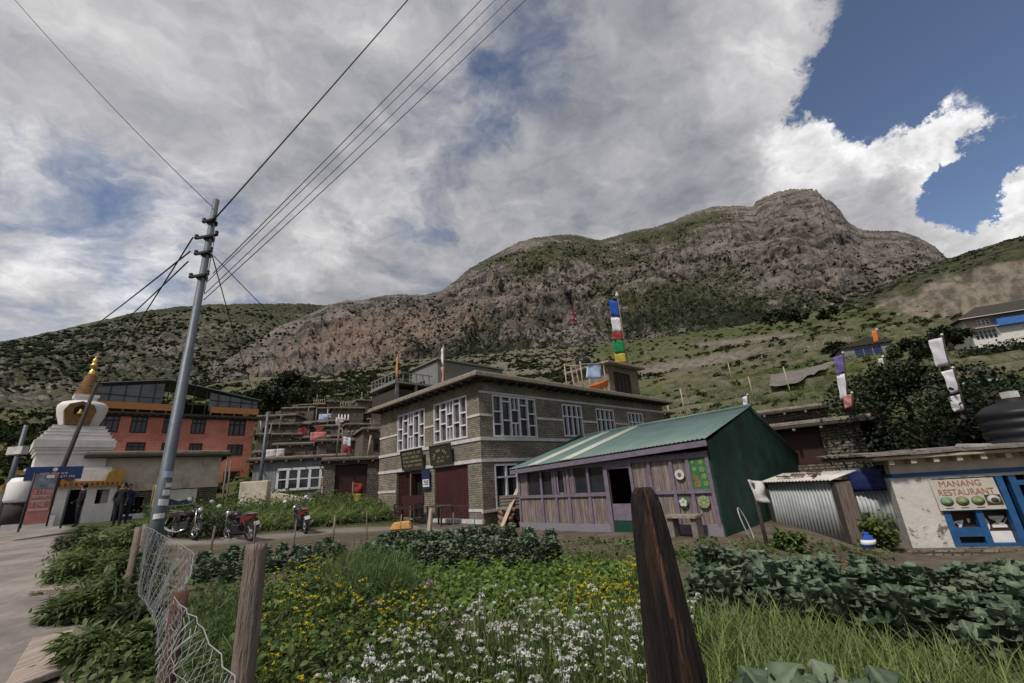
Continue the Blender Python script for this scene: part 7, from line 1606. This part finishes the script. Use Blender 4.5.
leafmat('treeleaf', (0.012,0.019,0.008), (0.052,0.066,0.030), 0.6, 0.25, 0.15)
leafmat('treegreen', (0.018,0.028,0.009), (0.065,0.080,0.028), 0.6, 0.25, 0.15)
leafmat('lance', (0.030,0.058,0.017), (0.150,0.195,0.066))
leafmat('whitepetal', (0.50,0.49,0.46), (0.76,0.75,0.72), 0.7, 0.2, 0.3)
leafmat('yellowpetal', (0.45,0.36,0.02), (0.72,0.58,0.04), 0.7, 0.2, 0.3)
leafmat('pinkpetal', (0.28,0.16,0.24), (0.50,0.36,0.44), 0.7, 0.2, 0.3)
leafmat('drybrown', (0.09,0.045,0.02), (0.22,0.12,0.06), 0.9, 0.1, 0.1)
MT['stem'] = mat('green stem', (0.05,0.07,0.02), 0.8, 0.2, 5, 0)
MT['bark'] = mat('rough bark', (0.07,0.055,0.042), 0.95, 0.4, 6, 0.6, 15, coords='Object')

def strip(rows, prof, curl, fold, cols=3, wave=0.0, seed=0):
    """leaf along +x: prof = half width per row; curl = drop of the tip; fold = lift of the edges"""
    g = np.random.default_rng(seed); v = []; f = []
    for i in range(rows+1):
        t = i/rows; w = np.interp(t, np.linspace(0, 1, len(prof)), prof)
        for j in range(cols):
            s = (j/(cols-1)*2-1) if cols > 1 else 0
            v.append((t-0.12*curl*t*t, s*w, t*0.0-curl*t*t*0.55+fold*abs(s)*w+wave*math.sin(t*11+j*2.2)*w*abs(s)+g.normal(0, 0.004)))
    for i in range(rows):
        for j in range(cols-1): a = i*cols+j; f.append((a, a+1, a+cols+1, a+cols))
    return np.array(v), np.array(f)
BLADE = strip(4, [0.012,0.016,0.013,0.008,0.001], 0.9, 0.3, 2)
BLADE2 = strip(4, [0.010,0.013,0.011,0.006,0.001], 0.35, 0.3, 2)
OVATE = strip(3, [0.03,0.30,0.26,0.02], 0.45, 0.35, 3)
LANCE = strip(3, [0.02,0.13,0.10,0.005], 0.7, 0.4, 3)
CABB = strip(7, [0.05,0.07,0.24,0.40,0.46,0.42,0.30,0.06], 0.85, 0.30, 7, 0.62)
PETAL = (np.array([(-.5,0,0),(0,-.42,.1),(.5,0,0),(0,.42,.1)]), np.array([(0,1,2,3)]))
FEATH = strip(2, [0.012,0.020,0.003], 0.3, 0.2, 2)
def rotz(a): c, s = np.cos(a), np.sin(a); z = np.zeros_like(a); o = np.ones_like(a); return np.stack([np.stack([c,-s,z],-1), np.stack([s,c,z],-1), np.stack([z,z,o],-1)], -2)
def roty(a): c, s = np.cos(a), np.sin(a); z = np.zeros_like(a); o = np.ones_like(a); return np.stack([np.stack([c,z,s],-1), np.stack([z,o,z],-1), np.stack([-s,z,c],-1)], -2)
def rotx(a): c, s = np.cos(a), np.sin(a); z = np.zeros_like(a); o = np.ones_like(a); return np.stack([np.stack([o,z,z],-1), np.stack([z,c,-s],-1), np.stack([z,s,c],-1)], -2)
def inst(tpl, pos, heading, pitch, scale, roll=None, wide=None):
    """copies of a leaf: pitch is the angle above the horizontal at its base"""
    V_, F_ = tpl; n = len(pos); M_ = rotz(heading)@roty(-pitch)
    if roll is not None: M_ = M_@rotx(roll)
    v = V_[None]*np.asarray(scale)[:, None, None]
    if wide is not None: v = v*np.stack([np.ones(n), wide, wide], -1)[:, None, :]
    v = np.einsum('nij,nkj->nki', M_, v)+pos[:, None, :]
    f = F_[None]+(np.arange(n)*len(V_))[:, None, None]
    return v.reshape(-1, 3), f.reshape(-1, F_.shape[1]), len(V_)
def leaves(name, sets, m, parent=None, tone=None, seed=0):
    """sets: list of (v, f, verts per leaf[, tone array]) joined into one mesh with a tone per leaf"""
    g = np.random.default_rng(seed); V_ = []; F_ = []; T_ = []; o = 0
    for s in sets:
        v, f, k = s[:3]; n = len(v)//k; V_.append(v); F_.append(f+o); o += len(v)
        T_.append(np.repeat(s[3] if len(s) > 3 else g.uniform(0, 1, n)**1.2, k)+(np.tile(s[4], n) if len(s) > 4 else 0))
    ob = bulk(name, np.concatenate(V_), np.concatenate(F_), m, parent, smooth=True); attr(ob, 'tone', np.concatenate(T_)); return ob
def inpoly(x, y, poly):
    c = np.zeros(x.shape, bool); n = len(poly)
    for i in range(n):
        (x0, y0), (x1, y1) = poly[i], poly[(i+1) % n]
        h = ((y0 > y) != (y1 > y)) & (x < (x1-x0)*(y-y0)/((y1-y0) or 1e-9)+x0); c ^= h
    return c
def sow(poly, dens, hv, seed, rmin=1.0, rmax=30.0, jitter=6.0, clump=0.0, cs=0.8, azr=(-62, 62), jag=True):
    """points on the ground whose plants (of visual height hv) show inside a picture outline; dens per square metre"""
    g = np.random.default_rng(seed); a0, a1 = R(azr[0]), R(azr[1]); A_ = 0.5*(a1-a0)*(rmax**2-rmin**2); n = int(A_*dens)
    r = np.sqrt(g.uniform(rmin**2, rmax**2, n)); a = g.uniform(a0, a1, n); x, y = r*np.sin(a), r*np.cos(a); z = G(x, y)
    P_ = np.stack([x, y, z+hv], -1); px, py = project(P_); ok = (P_-EYE)@_f > 0.25
    j = jitter*np.clip(8/np.maximum(r, 1), 0.3, 2.5)
    px = px+j*fbm(PN2, x*1.3, y*1.3, 3); py = py+0.6*j*fbm(PN3, x*1.3, y*1.3, 3)
    ok &= inpoly(px, py, poly)
    if clump: ok &= (fbm(PN, x/cs+seed, y/cs-seed, 3) > (g.uniform(-1, 1, n)*0.35+(-0.5+clump)))
    return np.stack([x, y, z], -1)[ok]
def spread(P_, d, seed=0, most=None):
    """thin points so that none lie closer than d"""
    keep = []; cellm = {}
    for p in P_:
        k = (int(p[0]//d), int(p[1]//d)); 
        if any(((p[0]-q_[0])**2+(p[1]-q_[1])**2) < d*d for i in (-1,0,1) for j in (-1,0,1) for q_ in cellm.get((k[0]+i, k[1]+j), ())): continue
        cellm.setdefault(k, []).append(p); keep.append(p)
    return np.array(keep)[:most] if keep else np.zeros((0,3))
def grass(name, P_, h0, h1, tpl, m, seed, wide=1.0, per=3, lean=0.5, dry=0.0):
    g = np.random.default_rng(seed); n = len(P_)*per; pos = np.repeat(P_, per, 0)+g.normal(0, 0.035, (n, 3))*[1,1,0.0]
    v, f, k = inst(tpl, pos, g.uniform(0, 6.28, n), R(90)-np.abs(g.normal(0.15, lean, n)), g.uniform(h0, h1, n), wide=g.uniform(0.7, 1.4, n)*wide)
    o = leaves(name, [(v, f, k)], m, seed=seed); o['kind'] = 'stuff'; return o
def leafy(name, P_, hmin, hmax, size, m, seed, tpl=OVATE, per=10, wide=1.0, spreadr=0.12, stuff=True, pitch=(0.15, 0.55)):
    g = np.random.default_rng(seed); n = len(P_)*per; hp = np.repeat(g.uniform(hmin, hmax, len(P_)), per)
    u = g.uniform(0.05, 1, n)**0.8; pos = np.repeat(P_, per, 0)+np.stack([g.normal(0, spreadr, n), g.normal(0, spreadr, n), u*hp], -1)
    v, f, k = inst(tpl, pos, g.uniform(0, 6.28, n), g.normal(pitch[0], pitch[1], n), g.uniform(size*0.6, size*1.25, n), g.normal(0, 0.5, n), g.uniform(0.8, 1.2, n)*wide)
    tone = np.clip(g.uniform(0, 1, n)**1.2+np.repeat(g.normal(0, 0.15, len(P_)), per), 0, 1)
    o = leaves(name, [(v, f, k, tone)], m, seed=seed)
    if stuff: o['kind'] = 'stuff'
    return o

# ---- crops and ground cover (masses nobody could count)
P_ = sow([(470,618),(700,606),(760,612),(880,634),(1060,668),(1300,760),(1300,1400),(300,1400),(350,700)], 260, 0.35, 1, 0.8, 7.5, clump=0.05)
grass('meadow_grass', P_, 0.28, 0.60, BLADE, 'grassblade', 2, wide=0.65, per=4, lean=0.45)
P_ = sow([(640,608),(760,608),(880,634),(1060,668),(1300,760),(1300,1400),(640,1400)], 150, 0.35, 3, 0.8, 7.5)
grass('barley_grass', P_, 0.35, 0.66, BLADE, 'grassblade', 4, wide=0.72, per=5, lean=0.55)
grass('dry_grass', P_[::9], 0.30, 0.60, BLADE, 'drygrass', 41, wide=0.6, per=3, lean=0.6)
P_ = sow([(395,570),(470,560),(545,558),(600,564),(665,575),(665,612),(560,622),(430,612),(370,594)], 120, 0.10, 5, 4, 14)
leafy('radish_rows', P_, 0.08, 0.26, 0.10, 'brightleaf', 6, per=8, wide=1.0, spreadr=0.09)
P_ = sow([(530,541),(640,540),(770,537),(860,545),(905,560),(850,566),(760,552),(690,562),(640,566),(560,562)], 60, 0.10, 7, 6, 16, clump=0.72)
leafy('low_weeds', P_, 0.05, 0.26, 0.09, 'herb', 8, per=9)
P_ = sow([(500,536),(760,536),(870,546),(870,560),(500,562)], 22, 0.05, 9, 6, 20, clump=0.45)
grass('yard_grass', P_, 0.06, 0.18, BLADE, 'herb', 10, wide=1.6, per=4, lean=0.6)
P_ = sow([(585,550),(655,545),(658,572),(560,566)], 70, 0.12, 11, 6, 16)
grass('onion_rows', P_, 0.15, 0.30, BLADE2, 'feather', 12, wide=1.5, per=3, lean=0.3)
P_ = sow([(196,566),(262,560),(330,562),(400,578),(470,606),(450,640),(400,720),(330,900),(190,900),(180,640)], 60, 0.50, 13, 1.6, 9)
leafy('tall_leafy_weeds', P_, 0.25, 0.62, 0.075, 'herb', 14, per=15, spreadr=0.10)
P_ = sow([(255,560),(420,575),(470,606),(420,700),(330,900),(150,900),(170,600)], 34, 0.40, 15, 1.6, 9)
leafy('dark_undergrowth', P_, 0.15, 0.48, 0.08, 'darkleaf', 16, per=12, tpl=LANCE, wide=1.2)
P_ = sow([(318,560),(350,549),(405,551),(420,566),(400,582),(330,584)], 60, 0.62, 17, 6, 12)
leafy('dill_bed', P_, 0.4, 0.85, 0.16, 'feather', 18, tpl=FEATH, per=34, wide=1.6, spreadr=0.10, pitch=(0.9, 0.45))
P_ = sow([(192,575),(250,556),(262,600),(255,683),(250,860),(185,860),(196,640)], 60, 0.60, 19, 1.6, 8)
leafy('fennel_bed', P_, 0.35, 0.75, 0.15, 'feather', 20, tpl=FEATH, per=36, wide=1.5, spreadr=0.10, pitch=(0.8, 0.5))
P_ = sow([(112,600),(140,580),(158,600),(163,680),(168,860),(90,900),(94,690),(98,640)], 95, 0.42, 21, 2.0, 6.6, jitter=3)
leafy('verge_leaves', P_, 0.12, 0.50, 0.075, 'lance', 22, per=16, wide=1.1, spreadr=0.09)
P_ = sow([(58,556),(80,532),(100,522),(150,530),(160,590),(120,612),(84,616),(62,598)], 40, 0.25, 60, 5, 20, jitter=3)
leafy('lane_edge_leaves', P_, 0.08, 0.38, 0.11, 'lance', 61, tpl=LANCE, per=14, wide=1.2, spreadr=0.13)
P_ = sow([(84,616),(150,580),(165,620),(166,680),(170,860),(75,900),(86,690)], 60, 0.12, 23, 2.0, 9, jitter=3)
grass('verge_grass', P_, 0.08, 0.30, BLADE, 'herb', 24, wide=1.2, per=3)
P_ = sow([(200,515),(300,508),(380,506),(390,516),(330,522),(262,528),(200,534)], 34, 0.15, 25, 12, 32, jitter=5)
grass('bank_grass', P_, 0.35, 0.85, BLADE, 'grassblade', 26, wide=2.2, per=7, lean=0.45)
P_ = sow([(150,516),(240,508),(330,503),(385,504),(388,514),(300,520),(200,530),(150,532)], 8, 0.2, 27, 12, 34, jitter=6)
leafy('bank_weeds', P_, 0.3, 0.95, 0.12, 'herb', 28, per=26, spreadr=0.25)
P_ = sow([(-10,525),(1100,525),(1100,760),(-10,760)], 10, 0.05, 29, 2, 22); P_ = P_[(road_mask(P_[:,0], P_[:,1]) < 0.3)&(yard_mask(P_[:,0], P_[:,1]) < 0.3)]
grass('short_grass', P_, 0.05, 0.16, BLADE, 'herb', 30, wide=2.2, per=3, lean=0.6)
P_ = sow([(640,420),(700,372),(820,330),(960,330),(1060,320),(1060,440),(900,440),(760,430)], 0.55, 0.3, 31, 34, 190, jitter=6, clump=0.2, cs=14)
leafy('terrace_herbs', P_, 0.2, 0.7, 0.42, 'herb', 32, tpl=BLADE, per=7, wide=6.0, spreadr=0.5, pitch=(1.1, 0.4))
P_ = sow([(232,520),(250,400),(400,370),(400,505)], 0.9, 0.3, 33, 30, 120, jitter=6, clump=0.2, cs=10)
leafy('village_weeds', P_, 0.2, 0.9, 0.36, 'herb', 34, tpl=OVATE, per=12, wide=0.8, spreadr=0.4)

# ---- cabbages: every plant its own object, four shapes shared between them
RIB = np.tile(np.array([-0.15,0.10,-0.12,0.55,-0.12,0.10,-0.15]), 8)+np.repeat(np.array([0.1,0,-0.08,0.06,-0.06,0.06,-0.05,0.1]), 7)
def cabbage(seed, s=0.50, n=34):
    g = np.random.default_rng(seed); t = np.linspace(0, 1, n); h = t*n*2.4+g.normal(0, 0.2, n)
    v, f, k = inst(CABB, np.stack([np.cos(h)*0.03, np.sin(h)*0.03, 0.04+0.26*t], -1), h, 0.35+0.75*t+g.normal(0, 0.12, n), s*(0.36-0.10*t)*g.uniform(0.85, 1.2, n), g.normal(0, 0.25, n), np.full(n, 0.85))
    v2, f2, k2 = inst(CABB, np.array([[0,0,0.0]]*1)+0.0, np.array([0.3]), np.array([1.45]), np.array([0.30*s]))
    me = leaves('cabbage', [(v, f, k, np.clip(0.1+0.6*g.uniform(0, 1, n)**1.3+0.2*t, 0, 1), RIB), (v2, f2, k2)], 'cabbageleaf', seed=seed); return me
cab = [cabbage(200+i) for i in range(5)]
g_ = np.random.default_rng(44); used = [False]*5
def plant_out(proto_list, pts, smin, smax, label, cat, group, used, sink=0.0):
    for p in pts:
        k = int(g_.integers(len(proto_list))); src = proto_list[k]
        o = src if not used[k] else dup(src); used[k] = True
        o.location = (p[0], p[1], p[2]-sink); o.rotation_euler = (g_.normal(0, 0.08), g_.normal(0, 0.08), g_.uniform(0, 6.28)); s = g_.uniform(smin, smax); o.scale = (s, s, s*g_.uniform(0.9, 1.2))
        tag(o, label, cat, group)
pr = spread(sow([(692,576),(735,562),(800,570),(868,580),(915,590),(1000,572),(1110,588),(1180,720),(1020,672),(890,640),(770,614),(700,606)], 40, 0.25, 45, 3.0, 12), 0.30, most=140)
plant_out(cab, pr, 1.0, 1.6, 'dark blue green cabbage plant in the large bed before the eating house', 'cabbage', 'cabbages in the bed before the eating house', used)
used2 = [True]*5
pl_ = spread(sow([(352,552),(400,536),(470,531),(545,533),(562,550),(540,562),(470,560),(400,566)], 30, 0.25, 46, 7, 20), 0.42, most=95)
plant_out(cab, pl_, 0.95, 1.35, 'dark blue green cabbage plant in the bed before the lodge', 'cabbage', 'cabbages in the bed before the lodge', used2)
pk_ = spread(sow([(192,562),(262,549),(330,545),(352,552),(300,566),(262,566),(195,584)], 30, 0.25, 47, 6, 16), 0.36, most=55)
plant_out(cab, pk_, 0.8, 1.25, 'leafy green cabbage plant along the yard fence behind the grey post', 'cabbage', 'cabbages along the yard fence', used2)
for i, (px, py, r, s, rz) in enumerate(((775,694,2.0,1.15,0.6),(838,690,2.3,1.0,2.0),(905,700,2.1,1.0,4.0))):
    p = Pr(px, py, r); o = dup(cab[i]); o.location = (p[0], p[1], p[2]-0.33*s); o.rotation_euler = (0,0,rz); o.scale = (s,)*3
    tag(o, ['broad leaved cabbage plant nearest the split post at the lower edge','smaller broad leaved cabbage plant in the grass, middle of three at the lower edge','broad leaved cabbage plant furthest right of three at the lower edge'][i], 'cabbage', 'cabbages in the near grass')

# ---- flowering plants
def flower_plant(seed, h, heads, petal, m, hs, pet_n, leafn=16, leafm='herb', name='flower_plant', spreadr=0.13):
    g = np.random.default_rng(seed); mb = MB(); tips = []
    for k in range(heads):
        a = g.uniform(0, 6.28); rr0 = spreadr*math.sqrt(g.uniform(0, 1)); hh = h*g.uniform(0.72, 1.05); x, y = rr0*math.cos(a), rr0*math.sin(a)
        mb.tube([(x*0.15,y*0.15,0),(x*0.5,y*0.5,hh*0.5),(x,y,hh)], [0.006,0.004,0.0025], 4, cap=False); tips.append((x,y,hh))
    st_ = mb.build(name, 'stem'); 
    n = leafn; pos = np.stack([g.normal(0, spreadr*0.45, n), g.normal(0, spreadr*0.45, n), g.uniform(0.05, 0.85, n)*h], -1)
    leaves('foliage', [inst(LANCE, pos, g.uniform(0, 6.28, n), g.normal(0.35, 0.4, n), g.uniform(0.07, 0.15, n), g.normal(0, .4, n))], leafm, st_, seed=seed)
    tp = np.array(tips); n = heads*pet_n; c = np.repeat(tp, pet_n, 0); d = g.normal(0, 1, (n, 3)); d /= np.linalg.norm(d, axis=1, keepdims=True); d[:, 2] = np.abs(d[:, 2])*0.8-0.1
    rad_ = np.repeat(g.uniform(0.6, 1.2, heads), pet_n)*hs
    leaves('blossom', [inst(PETAL, c+d*rad_[:, None], np.arctan2(d[:, 1], d[:, 0]), g.uniform(-0.6, 1.2, n), g.uniform(0.9, 1.6, n)*petal, g.normal(0, .5, n))], m, st_, seed=seed+1)
    return st_
white = [flower_plant(300+i, 0.66, 6, 0.0115, 'whitepetal', 0.024, 20, name='white_flower', spreadr=0.12) for i in range(5)]
yellow = [flower_plant(320+i, 0.50, 8, 0.014, 'yellowpetal', 0.020, 10, leafn=22, leafm='brightleaf', name='yellow_flower') for i in range(4)]
pink = [flower_plant(340+i, 0.55, 5, 0.018, 'pinkpetal', 0.034, 18, name='pink_flower', spreadr=0.1) for i in range(2)]
pw = spread(sow([(380,640),(420,622),(470,606),(530,598),(600,600),(655,598),(655,700),(690,1000),(250,1000),(300,690)], 45, 0.60, 48, 1.3, 7.0, clump=0.05), 0.135, most=235)
used = [False]*5; plant_out(white, pw, 0.8, 1.15, 'wild plant with clusters of small white flowers in the near meadow', 'flower', 'white flowers in the near meadow', used)
px_ = spread(sow([(660,612),(700,606),(780,640),(820,700),(700,760),(660,700)], 5, 0.55, 49, 1.6, 7.0), 0.3, most=9)
plant_out(white, px_, 0.7, 0.95, 'wild white flower standing in the grass right of the split post', 'flower', 'white flowers right of the split post', used)
py_l = spread(sow([(262,572),(330,562),(410,588),(460,606),(420,640),(340,640),(300,700),(255,760),(250,640)], 26, 0.5, 50, 2.2, 9.5, clump=0.2, cs=0.6), 0.20, most=48)
used = [False]*4; plant_out(yellow, py_l, 0.85, 1.25, 'yellow flowering mustard plant among the tall weeds by the grey post', 'flower', 'yellow flowers by the grey post', used)
py_r = spread(sow([(556,590),(580,574),(640,564),(662,572),(662,606),(620,612),(570,612)], 34, 0.42, 51, 4, 11), 0.19, most=60)
plant_out(yellow, py_r, 0.75, 1.1, 'yellow flowering plant in the dense patch left of the split post', 'flower', 'yellow flowers left of the split post', used)
pp_ = spread(sow([(330,580),(350,574),(370,588),(420,592),(470,596),(440,606),(380,602)], 7, 0.5, 52, 5, 10), 0.3, most=9)
used = [False]*2; plant_out(pink, pp_, 0.8, 1.1, 'pale pink flowering plant among the weeds in mid garden', 'flower', 'pink flowers in mid garden', used)

# ---- shrubs and trees
def shrub(px, py, r, rad_, h, n, m, label, tpl=LANCE, size=0.16, seed=0, name='shrub', cat='shrub', wide=1.0, stems=7, dz=0.0, clusters=16, squash=1.0):
    g = np.random.default_rng(seed); p = Pr(px, py, r); base = np.array([p[0], p[1], Gz(p[0], p[1])+dz])
    t = thing(name, label, cat, base)
    cl = g.normal(0, 1, (clusters, 3)); cl /= np.linalg.norm(cl, axis=1, keepdims=True); cl *= g.uniform(0.25, 0.85, (clusters, 1)); cl[:, 2] = np.abs(cl[:, 2])
    cl = cl*[rad_, rad_*squash, h*0.85]+[0,0,h*0.12]; k_ = g.integers(0, clusters, n); csz = g.uniform(0.22, 0.42, clusters)*rad_
    d = g.normal(0, 1, (n, 3)); d /= np.linalg.norm(d, axis=1, keepdims=True); d *= g.uniform(0.3, 1.0, (n, 1))**0.6
    pos = cl[k_]+d*csz[k_][:, None]*[1,1,0.8]; pos[:, 2] = np.maximum(pos[:, 2], 0.03)
    out = np.arctan2(d[:, 1]+cl[k_][:, 1]*0.6/rad_, d[:, 0]+cl[k_][:, 0]*0.6/rad_)
    tone = np.clip(g.uniform(0, 1, n)*0.8+0.35*(g.uniform(0, 1, clusters)[k_]-0.4)+0.15, 0, 1)
    o = leaves('crown', [inst(tpl, pos, out+g.normal(0, .5, n), g.normal(0.15, 0.45, n), g.uniform(0.7, 1.3, n)*size, g.normal(0, .5, n), np.full(n, wide))+(tone,)], m, t, seed=seed)
    for i in range(stems):
        c = cl[i % clusters]; mb = MB(); mb.tube([(g.uniform(-.08,.08)*rad_,g.uniform(-.08,.08)*rad_,-0.1), tuple(c*0.5), tuple(c)], [0.02+0.012*h, 0.012+0.006*h, 0.006], 5); mb.build('stem' if stems > 1 and name == 'shrub' else 'limb', 'bark', t)
    return t
shrub(98, 529, 13.0, 0.62, 1.05, 1900, 'lance', 'rounded green bush nearest the salmon banner beside the lane', size=0.17, seed=61, dz=-0.05)
shrub(121, 552, 9.4, 0.72, 1.05, 3200, 'lance', 'largest lanceolate leaved bush between lane and utility pole', size=0.145, seed=62)
shrub(112, 588, 7.0, 0.50, 0.72, 2000, 'lance', 'spreading bush with long pointed leaves overhanging the lane', size=0.15, seed=63)
shrub(136, 575, 7.4, 0.40, 0.85, 1000, 'darkleaf', 'dark leafy bush pressed against the far end of the netting', size=0.15, seed=64)
shrub(86, 522, 18.0, 0.6, 1.0, 900, 'treegreen', 'small round bush at the lane edge below the stupa', size=0.17, seed=65)
shrub(136, 521, 16.5, 0.9, 0.9, 1500, 'lance', 'bush behind the utility pole and the pair of people', size=0.19, seed=66)
shrub(786, 533, 11.4, 0.36, 0.75, 520, 'herb', 'small broad leaved shrub growing against the tin shack', OVATE, 0.12, 67)
shrub(872, 516, 14.6, 0.75, 0.95, 900, 'herb', 'green shrub behind the shack beneath the blue tarpaulin', OVATE, 0.12, 68)
shrub(823, 556, 9.2, 0.42, 0.36, 700, 'drybrown', 'withered brown plant at the edge of the cabbage bed', LANCE, 0.10, 69)
shrub(222, 506, 20, 1.5, 1.0, 1200, 'darkleaf', 'low dark bush on the bank behind the middle motorcycle', LANCE, 0.2, 70)
def tree(px, py, r, rad_, h, n, m, label, size, seed, trunk=0.3, clusters=30, squash=1.0, name='tree', lift=0.35):
    g = np.random.default_rng(seed); p = Pr(px, py, r); base = np.array([p[0], p[1], p[2]]); t = thing(name, label, 'tree', base)
    a = g.uniform(0, 6.28, clusters); u = g.uniform(0, 1, clusters); rr0 = np.sqrt(g.uniform(0.02, 1, clusters))
    zc = h*(lift+(1-lift)*u); prof_ = np.sin(np.clip(0.15+0.85*u, 0, 1)*np.pi)**0.7
    cl = np.stack([np.cos(a)*rr0*rad_*prof_, np.sin(a)*rr0*rad_*prof_*squash, zc], -1); csz = g.uniform(0.20, 0.36, clusters)*rad_
    k_ = g.integers(0, clusters, n); d = g.normal(0, 1, (n, 3)); d /= np.linalg.norm(d, axis=1, keepdims=True); d *= g.uniform(0.2, 1.0, (n, 1))**0.5
    pos = cl[k_]+d*csz[k_][:, None]*[1,1,0.75]
    tone = np.clip(g.uniform(0, 1, n)*0.75+0.5*(g.uniform(0, 1, clusters)[k_]-0.5)+0.1, 0, 1)
    leaves('crown', [inst(OVATE, pos, g.uniform(0, 6.28, n), g.normal(0.1, 0.6, n), g.uniform(0.7, 1.3, n)*size, g.normal(0, .6, n))+(tone,)], m, t, seed=seed)
    mb = MB(); mb.tube([(0,0,-1.0),(0.05,0.05,h*0.25),(0,0,h*0.7)], [trunk, trunk*0.75, trunk*0.2], 8); mb.build('trunk', 'bark', t)
    for i in range(min(9, clusters)):
        c = cl[i]; mb = MB(); mb.tube([(0.03,0.03,h*(0.2+0.03*i)), tuple(np.array([0,0,h*0.3])*0.4+c*0.55), tuple(c)], [trunk*0.4, trunk*0.22, trunk*0.08], 6); mb.build('limb', 'bark', t)
    return t
tree(932, 470, 23, 3.7, 3.7, 15000, 'treeleaf', 'big dark leafy tree behind the eating house and tin shack', 0.16, 71, 0.28, 60, lift=0.12)
tree(878, 464, 24, 1.4, 2.3, 3200, 'treeleaf', 'smaller dark tree at the left shoulder of the big one', 0.24, 72, 0.2, 24, lift=0.2)
tree(975, 452, 25, 1.7, 2.0, 3600, 'treeleaf', 'dark bushy tree right of the big one, below the aqua roofed hut', 0.24, 73, 0.2, 28, lift=0.12)
tree(1030, 440, 30, 2.0, 1.8, 2600, 'treeleaf', 'dark tree at the right edge above the slate roof', 0.26, 74, 0.22, 24, lift=0.12)
tree(915, 362, 70, 2.4, 2.6, 2400, 'treeleaf', 'dark round tree just right of the house with three blue windows', 0.36, 75, 0.3, 26, lift=0.1)
tree(950, 345, 88, 2.6, 2.4, 2400, 'treeleaf', 'dark tree below the white and blue house, left of it', 0.42, 76, 0.3, 26, lift=0.1)
tree(1000, 357, 84, 4.6, 1.3, 2200, 'treeleaf', 'broad dark thicket tree straight under the white and blue house', 0.36, 77, 0.3, 26, lift=0.05)
tree(286, 425, 88, 6.0, 9.5, 5200, 'treeleaf', 'large dark conical tree above the village houses', 0.62, 78, 0.4, 34, lift=0.12)
tree(258, 440, 78, 4.4, 8.0, 3800, 'treeleaf', 'dark tree at the right shoulder of the red guest house', 0.55, 79, 0.35, 26, lift=0.1)
tree(318, 418, 96, 4.5, 6.0, 3200, 'treegreen', 'mid green tree right of the large conical one', 0.55, 80, 0.3, 22, lift=0.1)
tree(385, 418, 95, 5.0, 5.5, 3000, 'treegreen', 'green tree behind the highest village houses near the lodge', 0.55, 81, 0.3, 22, lift=0.1)
tree(775, 322, 170, 4, 4.5, 900, 'treeleaf', 'lone dark bush on the slope under the pale outcrop', 0.9, 82, 0.3, 12, lift=0.1)
tree(800, 322, 175, 4, 4.2, 900, 'treeleaf', 'second lone dark bush right of the first under the pale outcrop', 0.9, 83, 0.3, 12, lift=0.1)
tree(831, 318, 180, 3.6, 4.0, 900, 'treeleaf', 'lone dark bush beside the eroded cliff', 0.9, 84, 0.3, 12, lift=0.1)
tree(838, 352, 120, 2.6, 1.8, 1000, 'treeleaf', 'dark bush left of the house with three blue windows', 0.7, 85, 0.3, 14, lift=0.1)
